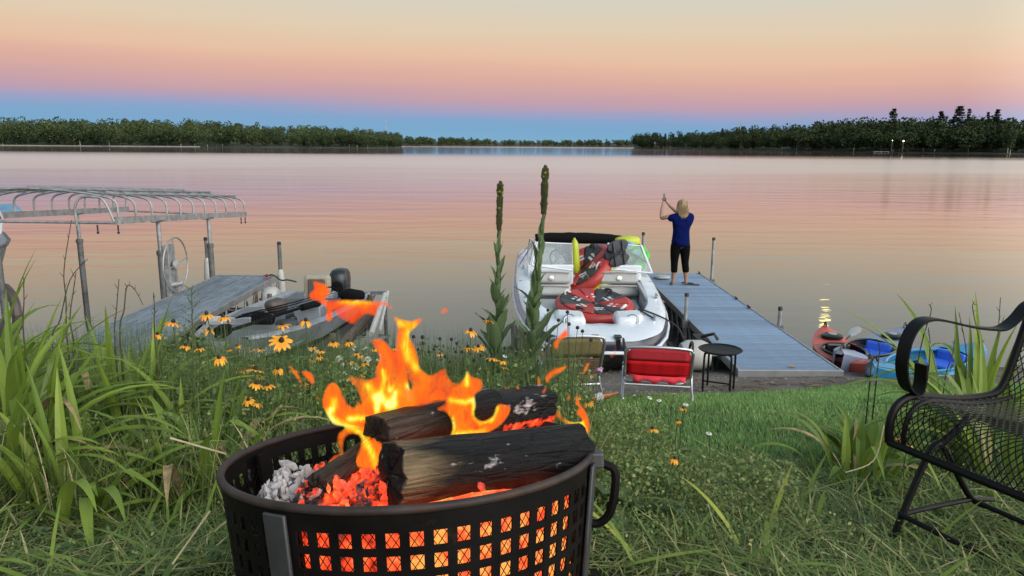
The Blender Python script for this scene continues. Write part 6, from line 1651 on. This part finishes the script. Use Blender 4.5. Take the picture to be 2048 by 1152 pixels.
# taller leafy growth round the mullein feet, before the boats and right of the ring
def tall_keep(x, y):
    if in_ring(x, y) or mead_keep(x, y) == 0: return 0
    return max(0, .25 + noise.noise((x * 1.7, y * 1.7, 31))) * (1 if -1.9 < x < .12 and 3.4 < y < 5.6 else 0)
leaf_quads(26000, tall_keep, (-2, .5, 3.3, 5.7), .1, .62, .011, 'undergrowth', 'tangled tall leafy growth round the feet of the mulleins')
leaf_quads(9000, lambda x, y: max(0, .1 + noise.noise((x * 3, y * 3, 17))) if (x - .62) ** 2 / .2 + (y - 2.75) ** 2 / .5 < 1 else 0, (.1, 1.2, 2.0, 3.5), .02, .3, .008, 'undergrowth', 'bushy weeds between the fire ring and the mown lawn')
# stems in the flower bed
n = 8000; xs_, ys_ = scatter(n, (-3.5, 1.1, 2.9, 6.4), bed_keep)
P = np.stack([xs_, ys_, GZ(xs_, ys_) - .01], 1)
blades('undergrowth', P, U(0, 6.28, n), U(.3, .68, n), U(0, .22, n), U(-.1, .35, n), U(.002, .0038, n), np.clip(nrg.normal(.35, .15, n), 0, 1), 'weed_leaf', 4, label='thin green stems crowding the flower bed')
# gravel stones and driftwood twigs on the shore
simple('pebble', (.2, .185, .17), .85, var=.5, scale=25)
stones = MB(); lm = [lump_mesh(40 + k, 1, .35) for k in range(6)]
for k in range(1500):
    y = rng.uniform(6.2, 9.8); x = rng.uniform(-.8, .8) * (y + .5)
    if y < lawn_edge(x) - .05: continue
    if LX0 < x < LX1 or (X0 < x < X1 and y > 8.4): continue
    s_ = rng.uniform(.006, .022) * (1.6 if rng.random() < .05 else 1); me = lm[k % 6]; z = gh(x, y); a_ = rng.uniform(0, 6.28); c_, q_ = math.cos(a_) * s_, math.sin(a_) * s_
    stones.add([(x + v.co.x * c_ - v.co.y * q_, y + v.co.x * q_ + v.co.y * c_, z + v.co.z * s_ * .55) for v in lm[k % 6].vertices], [tuple(p.vertices) for p in me.polygons])
tag(stones.build('gravel', 'pebble', None, False), 'loose grey stones along the waterline', None, None, 'stuff')
tw = MB()
for k in range(90):
    y = rng.uniform(6.9, 8.6); x = rng.uniform(.2, .7) * (y + .5)
    if y < lawn_edge(x): continue
    a_ = rng.uniform(-.5, .5) + (math.pi / 2 if rng.random() < .2 else 0); L_ = rng.uniform(.06, .3); dx, dy = math.cos(a_) * L_, math.sin(a_) * L_
    tw.tube([(x, y, gh(x, y) + .008), (x + dx * .5, y + dy * .5 + .01, gh(x + dx * .5, y + dy * .5) + .016), (x + dx, y + dy, gh(x + dx, y + dy) + .008)], .005, 4)
tag(tw.build('twig_litter', 'dry_stem'), 'dry twigs and reeds washed up on the gravel', None, None, 'stuff')
tw = MB()
for k in range(46):
    x, y = rng.uniform(-1.7, 2.2), rng.uniform(1.2, 2.7)
    if in_ring(x, y) or abs(x) > .75 * y: continue
    a_ = rng.uniform(0, 3.14); L_ = rng.uniform(.05, .26); dx, dy = math.cos(a_) * L_, math.sin(a_) * L_
    tw.tube([(x, y, gh(x, y) + .02), (x + dx * .5, y + dy * .5, gh(x + dx * .5, y + dy * .5) + .035), (x + dx, y + dy, gh(x + dx, y + dy) + .025)], [.0028, .0024, .0014], 5)
tag(tw.build('straw_litter', 'straw'), 'pale dry straws scattered in the cut grass', None, None, 'stuff')

# ------------------------------------------------------------------ strap-leaved clumps
def strap_leaf(lean, bend, W_=.0175, n=11, tip=2.6, kink=None):
    """unit-length arching leaf with a folded midrib"""
    mb = MB(); L, Cc, Rr = [], [], []
    x = z = 0.0; st_ = 1.0 / n
    for i in range(n + 1):
        t_ = i / n; w = W_ * (.55 + .9 * min(1, t_ * 3)) * (1 - t_ ** tip) + .0008
        th = lean + bend * t_ ** 1.4 + (.9 if kink and t_ > kink else 0)
        nx_, nz_ = -math.cos(th), math.sin(th)
        fold = w * .45
        L.append(Vector((x + nx_ * fold * .0, -w, z)) + Vector((nx_, 0, nz_)) * fold); Cc.append(Vector((x, 0, z))); Rr.append(Vector((x, w, z)) + Vector((nx_, 0, nz_)) * fold)
        x += math.sin(th) * st_; z += math.cos(th) * st_
    mb.rings([[a, b_, c] for a, b_, c in zip(L, Cc, Rr)], False, False)
    me = mb.mesh('leaf', 'lily_leaf')
    a = me.attributes.new('rnd', 'FLOAT', 'POINT'); a.data.foreach_set('value', [.35] * len(me.vertices))
    return me
simple('lily_dry', (.26, .19, .09), .8, var=.4, scale=14)
def dry(me):
    m_ = me.copy(); m_.materials[0] = MATS['lily_dry']; return m_
LEAF = [strap_leaf(.08, .5), strap_leaf(.18, 1.1), strap_leaf(.3, 1.7), strap_leaf(.45, 1.9), strap_leaf(.2, 2.3), strap_leaf(.6, 1.3), strap_leaf(.1, .25), strap_leaf(.3, 1.0, kink=.55), strap_leaf(.5, 2.4)]
DRY = [dry(LEAF[k]) for k in (3, 4, 8, 7)]
def strap_clump(label, x, y, n, hmin, hmax, spread=.12, group='strap-leaved clumps', wide=1.0):
    r_ = thing('leafy_clump', label, 'plant', (x, y, gh(x, y) - .02), group)
    for k in range(n):
        o = link('leaf', rng.choice(LEAF) if rng.random() > .07 else rng.choice(DRY), r_)
        a_ = rng.uniform(0, 6.28); rr_ = spread * rng.random() ** .5
        o.location = (math.cos(a_) * rr_, math.sin(a_) * rr_, 0)
        s_ = rng.uniform(hmin, hmax); o.scale = (s_, (.75 + .25 * s_) * wide * rng.uniform(.8, 1.2), s_)
        o.rotation_euler = (rng.uniform(-.12, .12), rng.uniform(-.1, .1), a_ + rng.uniform(-.9, .9))
    return r_
for (x, y, n, h0, h1, lab) in (
    (-1.95, 2.62, 46, .5, .85, 'largest strap-leaved clump, nearest the left edge of the picture'),
    (-2.45, 3.05, 46, .6, 1.08, 'tall strap-leaved clump behind the largest one at the left edge'),
    (-1.72, 3.15, 34, .45, .8, 'arching strap-leaved clump in front of the weathered dock'),
    (-1.32, 3.0, 30, .4, .72, 'strap-leaved clump left of the black-eyed flowers'),
    (-2.15, 2.9, 40, .5, .95, 'dense strap-leaved clump between the two largest at the left'),
    (-1.2, 2.72, 26, .35, .62, 'strap-leaved clump leaning toward the fire ring'),
    (-1.95, 3.55, 34, .5, .85, 'strap-leaved clump rising over the shore end of the weathered dock'),
    (-1.55, 2.45, 30, .35, .62, 'low drooping strap-leaved clump at the edge of the cut grass'),
    (-2.75, 3.5, 44, .65, 1.12, 'strap-leaved clump half hidden at the far left'),
    (-0.95, 3.35, 20, .3, .55, 'small strap-leaved clump below the black-eyed flowers'),
    (2.36, 3.6, 40, .5, .95, 'strap-leaved clump rising behind the iron armchair arm'),
    (1.52, 3.05, 26, .25, .5, 'yellowing strap-leaved clump left of the iron armchair'),
    (2.2, 3.1, 34, .45, .8, 'strap-leaved clump behind the iron armchair back'),
    (1.75, 3.3, 16, .25, .45, 'sparse strap-leaved tuft at the edge of the mown lawn')):
    strap_clump(lab, x, y, n, h0, h1, .17)

# ------------------------------------------------------------------ flowers
def petal_mesh(L, W_, droop, mat):
    mb = MB(); rs = []
    for i in range(5):
        t_ = i / 4; w = W_ * math.sin(math.pi * (.12 + .8 * t_)) ** .7
        th = droop * t_
        rs.append([Vector((L * t_ * math.cos(th * .7) + .1 * L, -w, -L * t_ * math.sin(th * .7) + w * .15)), Vector((L * t_ * math.cos(th * .7) + .1 * L, 0, -L * t_ * math.sin(th * .7))), Vector((L * t_ * math.cos(th * .7) + .1 * L, w, -L * t_ * math.sin(th * .7) + w * .15))])
    mb.rings(rs, False, False); return mb.mesh('petal', mat)
PET = [petal_mesh(.034, .0062, d_, 'petal_gold') for d_ in (.25, .6, 1.0, 1.35)]
def cone_mesh(r, h, mat): return MB().lathe([(r * .75, -.003), (r, h * .2), (r * .9, h * .55), (r * .55, h * .9), (.0015, h)], 10).mesh('cone', mat)
CONE = cone_mesh(.0088, .016, 'cone_dark')
def lance_leaf(L, W_, mat, curl=.5, wav=0.0, n=7):
    mb = MB(); rs = []
    for i in range(n + 1):
        t_ = i / n; w = W_ * math.sin(math.pi * (.06 + .93 * t_ ** .85)) ** .8 + .0006; th = .5 - curl * t_ * 1.6
        xx = L * t_; zz = L * (.5 * t_ - curl * .8 * t_ * t_)
        rs.append([Vector((xx, -w, zz + w * .3 + wav * math.sin(i * 2.1))), Vector((xx, -w * .5, zz + w * .06)), Vector((xx, 0, zz)), Vector((xx, w * .5, zz + w * .06)), Vector((xx, w, zz + w * .3 - wav * math.sin(i * 2.6)))])
    mb.rings(rs, False, False); me = mb.mesh('leaf', mat)
    a = me.attributes.new('rnd', 'FLOAT', 'POINT'); a.data.foreach_set('value', [.4] * len(me.vertices))
    return me
WLEAF = [lance_leaf(.1, .013, 'weed_leaf', .4), lance_leaf(.08, .016, 'weed_leaf', .7)]
def stem_to(r_, base, head, mat='green_stem', rad=.0022, name='stem'):
    mid = base.lerp(head, .55) + Vector((rng.uniform(-.02, .02), rng.uniform(-.02, .02), 0))
    MB().tube(spline([base, mid, head], 4), [rad * 1.4] * 3 + [rad] * 6, 5).build(name, mat, r_)
def leaves_on(r_, base, head, n, meshes, smin=.6, smax=1.1, hi=.75):
    for k in range(n):
        o = link('leaf', rng.choice(meshes), r_); o.location = base.lerp(head, rng.uniform(.08, hi)) - org(r_)
        o.rotation_euler = (0, rng.uniform(-.4, .3), rng.uniform(0, 6.28)); s_ = rng.uniform(smin, smax); o.scale = (s_, s_, s_)
def susan(px, py, y, scale, label, droop=1, tilt=None, npet=12):
    h = aty(px, py, y); bx = h.x + rng.uniform(-.06, .06); by = h.y + rng.uniform(.0, .08)
    base = Vector((bx, by, gh(bx, by) - .01)); 
    r_ = thing('black_eyed_flower', label, 'flower', base, 'black-eyed flowers')
    stem_to(r_, base, h)
    M_ = Euler((rng.uniform(-.35, .1) if tilt is None else tilt[0], rng.uniform(-.3, .3) if tilt is None else tilt[1], rng.uniform(0, 6.28)))
    off = h - base
    o = link('cone', CONE, r_); o.location = off; o.rotation_euler = M_; o.scale = (scale,) * 3
    for k in range(npet):
        if rng.random() < .06: continue
        q = link('petal', PET[min(3, max(0, droop + rng.choice((-1, 0, 0, 0, 1))))], r_)
        q.location = off; q.rotation_euler = (M_.to_matrix() @ Matrix.Rotation(k * 2 * math.pi / npet + rng.uniform(-.12, .12), 3, 'Z')).to_euler(); q.scale = (scale * rng.uniform(.85, 1.12), scale, scale)
    leaves_on(r_, base, h, 4, WLEAF)
FL = [(346, 645, 3.3, 1.0, 'beside the tall seedy stem, alone against the weathered dock'), (413, 629, 3.25, 1.1, 'just right of the tall seedy stem, topmost of the left group'), (446, 634, 3.3, 1.0, 'right of the topmost left flower, over the dock edge'), (315, 669, 3.35, .85, 'leftmost of all, low against the weathered dock'),
      (418, 660, 3.4, .85, 'half-sized, below the two topmost left flowers'), (371, 692, 3.2, .9, 'close left of the tall seedy stem, low'), (399, 697, 3.2, .9, 'close right of the tall seedy stem, low'), (438, 716, 3.1, 1.0, 'paler, below the bow of the fishing boat'),
      (565, 650, 3.5, 1.1, 'in front of the pink cloth in the fishing boat'), (611, 642, 3.6, 1.0, 'right of the pink cloth, under the seat of the fishing boat'), (563, 682, 3.2, 1.35, 'turned broadly to the viewer in front of the fishing boat'), (511, 740, 3.1, 1.25, 'orange, below the bow of the fishing boat'),
      (512, 768, 3.0, 1.15, 'with dark eye facing left, mid bed'), (536, 771, 3.05, 1.0, 'with drooping petals, right of the one facing left'), (556, 738, 3.3, .9, 'flat-topped, above a drooping pair'), (497, 800, 2.95, 1.0, 'lowest at the left, near the ring'), (513, 806, 2.95, .9, 'drooping beside the lowest one'),
      (666, 685, 3.9, .8, 'small, beyond the white daisies'), (697, 684, 3.9, .8, 'small, near the white guide board'), (941, 662, 3.7, 1.0, 'flat open, left of the shorter mullein'), (936, 695, 3.8, .8, 'dull, left below the shorter mullein'), (957, 694, 3.7, .8, 'dull, touching the shorter mullein leaves'),
      (976, 641, 3.75, .75, 'small and high beside the shorter mullein'), (984, 716, 3.5, .9, 'on the foot of the shorter mullein'), (1004, 722, 3.5, .8, 'right of the shorter mullein foot'), (880, 708, 3.9, .6, 'tiny, above the flames'), (1010, 735, 3.6, .6, 'tiny, between the two mulleins'),
      (1305, 858, 2.75, .95, 'with three bent petals right of the fire'), (1356, 842, 2.9, .55, 'small closed orange, right of the fire'), (1349, 918, 2.45, .95, 'lowest right of the fire, over the big grey leaf'), (1366, 817, 2.95, .6, 'pale small, below the red chair leg'),
      (1797, 876, 2.75, .5, 'at the iron armchair front rail'), (1817, 890, 2.75, .6, 'under the iron armchair front rail'), (1176, 806, 3.2, .8, 'right of the fire below the tan chair'), (1155, 795, 3.3, .6, 'small, left of the bottle')]
for px, py, y, s_, w in FL:
    susan(px, py, y, s_ * y / 3.25 * rng.uniform(.92, 1.12), 'black-eyed yellow flower ' + w, rng.choice((1, 1, 2)) if s_ < 1.2 else 0, (-.6, .15) if s_ > 1.3 else None)
r2 = random.Random(77)
for k in range(48):
    px = r2.uniform(455, 800); py = r2.uniform(690, 800); y = 3.5 + (800 - py) / 110 + r2.uniform(-.1, .3)
    susan(px, py, y, r2.uniform(.6, .85), 'small yellow black-eyed flower scattered deeper in the bed among the daisies', 1)
# spent heads on bare stalks
def seed_head(px, py, y, label):
    h = aty(px, py, y); bx, by = h.x + rng.uniform(-.05, .05), h.y + rng.uniform(0, .1); base = Vector((bx, by, gh(bx, by) - .01))
    r_ = thing('seed_head', label, 'seed head', base, 'dark spent flower heads')
    stem_to(r_, base, h, 'dark_stem', .0017)
    o = link('head', CONE, r_); o.location = h - base; s_ = rng.uniform(.9, 1.25); o.scale = (s_, s_, s_ * .8)
SHL = ((827, 675), (845, 676), (846, 688), (880, 679), (903, 680), (914, 688), (924, 705), (940, 709), (912, 705), (868, 700), (858, 705), (890, 715), (962, 712), (975, 722), (870, 694), (948, 722), (836, 700), (900, 725), (1010, 698), (1023, 697), (1036, 700),
       (1067, 657), (1096, 622), (1135, 626), (1117, 642), (1138, 650), (1155, 657), (1165, 664), (1182, 682), (1052, 668), (1066, 650), (1090, 700))
for k, (px, py) in enumerate(SHL):
    left = px < 1000
    seed_head(px, py, (3.9 if left else 3.6) + rng.uniform(-.25, .35), 'dark spent flower head on a bare stalk, against the water left of the mulleins' if left else 'dark spent flower head on a bare stalk, by the taller mullein before the motorboat')
# white daisies
DPET = None
def daisy_mesh():
    mb = MB()
    for k in range(13):
        a_ = k * 2 * math.pi / 13; c_, s_ = math.cos(a_), math.sin(a_)
        pts = [(.005, .0), (.012, .0024), (.019, .0026), (.0225, .0008)]
        mb.rings([[Vector((c_ * r - s_ * w, s_ * r + c_ * w, -.25 * (r - .005))), Vector((c_ * r + s_ * w, s_ * r - c_ * w, -.25 * (r - .005)))] for r, w in pts], False, False)
    return mb.mesh('petals', 'petal_white')
DM = daisy_mesh(); DC = MB().lathe([(.006, -.002), (.0068, .002), (.004, .005), (.0005, .006)], 9).mesh('disc', 'disc_yellow')
def daisy(px, py, y, label, s_=1.0):
    h = aty(px, py, y); bx, by = h.x + rng.uniform(-.05, .05), h.y + rng.uniform(0, .1); base = Vector((bx, by, gh(bx, by) - .01))
    r_ = thing('white_daisy', label, 'flower', base, 'white daisies')
    stem_to(r_, base, h, 'green_stem', .0015)
    M_ = (rng.uniform(-.9, .1), rng.uniform(-.4, .4), rng.uniform(0, 6.28))
    for nm, me in (('petals', DM), ('disc', DC)):
        o = link(nm, me, r_); o.location = h - base; o.rotation_euler = M_; o.scale = (s_, s_, s_)
for k in range(66):
    px = rng.gauss(690, 55); py = rng.uniform(692, 815) + abs(px - 690) * .05
    daisy(px, py, 4.15 + (830 - py) / 190 + rng.uniform(-.2, .2), 'white daisy with yellow eye in the crowded patch left of the flames', rng.uniform(.8, 1.2))
for px, py, y, lab in ((1140, 717, 4.4, 'white daisy against the tan chair back'), (997, 768, 3.6, 'white daisy over the ash-topped log'), (1300, 795, 3.6, 'white daisy at the left foot of the red chair'), (1348, 787, 3.5, 'white daisy at the cross bar of the red chair'), (1372, 808, 3.3, 'white daisy at the right foot of the red chair'),
                       (1418, 866, 2.85, 'small white daisy at the edge of the mown lawn'), (1060, 700, 4.0, 'white daisy by the taller mullein leaves'), (1318, 800, 3.5, 'white daisy between the red chair feet'), (1268, 790, 3.7, 'white daisy left of the red chair'), (1150, 770, 4.2, 'white daisy by the slats of the tan chair'), (1165, 775, 4.2, 'white daisy above the amber bottle'), (1010, 712, 4.0, 'white daisy at the shorter mullein foot')):
    daisy(px, py, y, lab, .62)
# pink flower by the tan chair
h = aty(1199, 736, 4.6); base = Vector((h.x, h.y + .05, gh(h.x, h.y + .05)))
r_ = thing('pink_flower', 'single pink flower between the tan and the red chair', 'flower', base)
stem_to(r_, base, h)
for k in range(7):
    o = link('petal', PET[2], r_) if False else MB().add([v.co.copy() for v in PET[2].vertices], [tuple(p.vertices) for p in PET[2].polygons]).build('petal', 'petal_pink', r_, True, True)
    o.location = h - base; o.rotation_euler = (rng.uniform(-.3, .3), rng.uniform(-.3, .3), k * .9); o.scale = (.8, 1.7, .8)

# ------------------------------------------------------------------ mulleins
MLEAF = [lance_leaf(.3, .05, 'mullein_leaf', c_, .005, 9) for c_ in (.12, .25, .42)]
def mullein(label, px, py, y, px_b, spike_py):
    top = aty(px, py, y); bx = aty(px_b, 760, y).x; base = Vector((bx, y, gh(bx, y) - .02)); sb_ = aty(px, spike_py, y)
    r_ = thing('mullein', label, 'plant', base, 'tall mulleins')
    ax = spline([base, base.lerp(top, .4) + Vector((rng.uniform(-.03, .03), 0, 0)), base.lerp(top, .75) + Vector((rng.uniform(-.02, .02), .02, 0)), top], 6)
    MB().tube(ax, [.016 - .010 * i / (len(ax) - 1) for i in range(len(ax))], 8).build('stem', 'green_stem', r_)
    H = (top - base).length; us = (sb_ - base).length / H
    def axp(u):
        k = u * (len(ax) - 1); i = min(int(k), len(ax) - 2); return ax[i].lerp(ax[i + 1], k - i)
    mb = MB(); fl = MB()
    nb = 330
    for k in range(nb):
        u = us + (1 - us) * (k / nb); p = axp(min(.999, u)); a_ = k * 2.399; v = (k / nb)
        rr_ = .0135 * (1 - .75 * max(0, v - .86) / .14) * (.75 + .35 * min(1, v * 6)) * (1 + .45 * noise.noise((u * 34, 0, bx)) + .2 * noise.noise((u * 90, 3, bx)))
        q = p + Vector((math.cos(a_) * rr_, math.sin(a_) * rr_, 0)); s_ = rng.uniform(.0055, .0095) * (1 - .4 * max(0, v - .85) / .15)
        tgt = fl if rng.random() < .04 else mb
        nrm = Vector((math.cos(a_), math.sin(a_), .5)).normalized(); t1 = nrm.cross(Vector((0, 0, 1))).normalized(); t2 = nrm.cross(t1)
        tgt.add([q + t1 * s_, q + t2 * s_ * .9, q - t1 * s_, q - t2 * s_ * .9, q + nrm * s_ * 1.2, q - nrm * s_ * .6], [(0, 1, 4), (1, 2, 4), (2, 3, 4), (3, 0, 4), (1, 0, 5), (2, 1, 5), (3, 2, 5), (0, 3, 5)])
    sp_ = tag(mb.build('flower_spike', 'mullein_spike', r_), kind='stuff'); tag(fl.build('blossoms', 'mullein_flower', r_), kind='stuff')
    nl = 58
    for k in range(nl):
        u = .06 + (us + .04 - .06) * (k / nl) ** .92; p = axp(u); v = u / us
        o = link('leaf', MLEAF[0 if v > .55 else rng.choice((0, 1, 2))], r_); o.location = p - base
        s_ = (1.15 - .95 * v ** .9) * rng.uniform(.6, 1.2); o.scale = (s_, s_ * (1 if v < .6 else .8), s_)
        o.rotation_euler = (0, -(.4 + .7 * min(1, v * 1.2)) + rng.uniform(-.28, .34), k * 2.399 + rng.uniform(-.5, .5))
mullein('shorter mullein with flower spike, left of the motorboat', 1001, 362, 4.5, 984, 500)
mullein('taller mullein with flower spike, in front of the motorboat', 1091, 330, 4.4, 1062, 470)
# fine seedy stem beside the flowers
h = aty(383, 575, 3.2); base = Vector((aty(378, 830, 3.2).x, 3.2, 0)); base.z = gh(base.x, 3.2)
r_ = thing('seedy_stem', 'tall green stem with a plume of tiny buds among the left flowers', 'plant', base)
stem_to(r_, base, h, 'green_stem', .0028)
for k in range(42):
    u = .42 + .58 * k / 42; p = base.lerp(h, u); a_ = k * 2.4; L_ = .05 * (1.15 - u) * 2 + .012
    q = p + Vector((math.cos(a_) * L_, math.sin(a_) * L_, L_ * .8))
    mb = MB(); mb.tube([p, q], .0008, 3); 
    for j in range(3):
        c = p.lerp(q, .4 + .3 * j); mb.lathe([(.0004, -.004), (.0028, 0), (.0004, .005)], 5, c)
    mb.build('side_sprig', 'green_stem', r_)
# bare dark stems against the water
for k, (pts, lab) in enumerate((
    ([(405 / 3, 690), (132, 600), (128, 540), (143, 440)], 'dark bare stem crossing the post of the canopy lift'), ([(150, 700), (140, 640), (147, 580), (152, 545)], 'dark bare stem just left of the lift post'), ([(230, 690), (233, 620), (238, 558)], 'thin bare stem right of the lift post'), ([(240, 680), (248, 620), (254, 573), (270, 580), (286, 610)], 'bare stem with a nodding tip before the weathered dock'),
    ([(48, 680), (48, 600), (47, 555)], 'thin straight bare stem near the left edge'), ([(310, 680), (309, 620), (307, 585)], 'thin bare stem over the weathered dock'), ([(105, 690), (120, 640), (140, 560), (175, 518)], 'bare stem leaning right across the lift post'),
    ([(1830, 760), (1845, 680), (1862, 625), (1858, 608)], 'forked bare twig inside the iron armchair arm'), ([(1857, 740), (1860, 690), (1857, 655)], 'short bare twig inside the iron armchair arm'), ([(1890, 760), (1905, 710), (1909, 678)], 'short slanted bare twig in front of the blue kayak'),
    ([(1985, 760), (1995, 680), (2001, 595)], 'tall thick bare stem near the iron armchair back'), ([(1930, 770), (1932, 700), (1918, 625)], 'thin bare stem above the iron armchair arm'), ([(1965, 760), (1960, 690), (1945, 615), (1952, 610)], 'forked thin bare stem above the iron armchair arm'), ([(1756, 730), (1760, 700), (1754, 678)], 'thin crooked twig in front of the grey-blue kayak'), ([(1742, 740), (1740, 715), (1736, 692)], 'thin twig leftmost in front of the grey-blue kayak'))):
    y = 3.3 if pts[0][0] < 1000 else 3.75
    P_ = [aty(a_, b_, y) for a_, b_ in pts]; b0 = Vector((P_[0].x, y, gh(P_[0].x, y)))
    mb = MB(); sp_ = spline([b0] + P_, 5); mb.tube(sp_, [.0042 - .0026 * i / len(sp_) for i in range(len(sp_))], 5)
    for j in range(5):
        p = sp_[int(len(sp_) * (.5 + .09 * j))]; d_ = Vector((rng.uniform(-1, 1), rng.uniform(-.5, .5), 1.2)).normalized()
        mb.tube([p, p + d_ * rng.uniform(.012, .035)], [.002, .0008], 4)
    o = mb.build('bare_stem', 'dark_stem'); tag(o, lab, 'stem', 'bare dark stems')
# broad grey-green weed right of the ring
bx, by = aty(1310, 950, 2.4).x, 2.4
r_ = thing('broad_leaved_weed', 'grey-green broad-leaved weed right of the fire ring', 'plant', (bx, by, gh(bx, by)))
BL = [lance_leaf(.26, .085, 'mullein_leaf', .45, .010, 11), lance_leaf(.22, .07, 'mullein_leaf', .9, .014, 11), lance_leaf(.24, .08, 'mullein_leaf', .7, .016, 11)]
for k in range(11):
    o = link('leaf', BL[k % 3], r_); o.rotation_euler = (rng.uniform(-.3, .3), rng.uniform(-.55, .15), k * 2.399 + 2.2); s_ = rng.uniform(.7, 1.1); o.scale = (s_, s_, s_); o.location = (rng.uniform(-.03, .03), rng.uniform(-.03, .03), .01)
for k in range(14):     # clover-like round leaves in the cut grass
    px, py = ((70, 1040), (80, 1070), (170, 1075), (320, 965), (265, 990), (1330, 985), (1420, 980), (1450, 1000), (1730, 1050), (1640, 960), (1560, 1010), (430, 1120), (130, 1110), (1900, 1120))[k]
    y = 2.0
    for _ in range(12):
        p = aty(px, py, y); y += (p.z - gh(p.x, p.y) - .03) * 1.2
    p = aty(px, py, y)
    r_ = thing('round_leaf_weed', 'small round-leaved weed in the cut grass ' + ('near the left edge', 'below the one near the left edge', 'in the lower left grass', 'on a stalk left of the fire ring', 'low left of the fire ring', 'beside the broad-leaved weed', 'right of the broad-leaved weed', 'under the broad-leaved weed edge', 'left of the iron armchair foot', 'in the middle of the right grass', 'in front of the mown lawn', 'at the bottom left of the ring', 'near the bottom left corner', 'under the iron armchair')[k], 'weed', (p.x, p.y, gh(p.x, p.y)), 'round-leaved weeds')
    for j in range(3):
        a_ = j * 2.09 + k; c = Vector((math.cos(a_) * .016, math.sin(a_) * .016, .045 + .008 * j))
        MB().tube([(0, 0, 0), c], .0009, 4).build('stalk', 'green_stem', r_, True, True)
        mb = MB(); n_ = 10; rad = rng.uniform(.012, .018)
        mb.add([c] + [c + Vector((math.cos(q * .628) * rad, math.sin(q * .628) * rad, .004 * math.sin(q * 1.9))) for q in range(n_)], [(0, 1 + q, 1 + (q + 1) % n_) for q in range(n_)]); mb.build('leaf', 'mullein_leaf', r_, True, True)
# the long dry straws that stand out
for (x0, y0, x1, y1, d, lab) in ((340, 876, 452, 908, 2.0, 'long pale straw leaning on the left rim of the fire ring'), (345, 1128, 420, 1022, 1.75, 'long pale straw lying left of the fire ring'), (1690, 945, 1768, 850, 2.9, 'curved pale stalk left of the iron armchair')):
    a_, b_ = at(x0, y0, d), at(x1, y1, d + .05)
    c = a_.lerp(b_, .5) + (Vector((.04, 0, -.05)) if x0 > 1600 else Vector((0, 0, 0)))
    MBo = MB().tube(spline([a_, c, b_], 5), .0026, 6).build('dry_straw', 'straw'); tag(MBo, lab, 'straw', 'long dry straws')
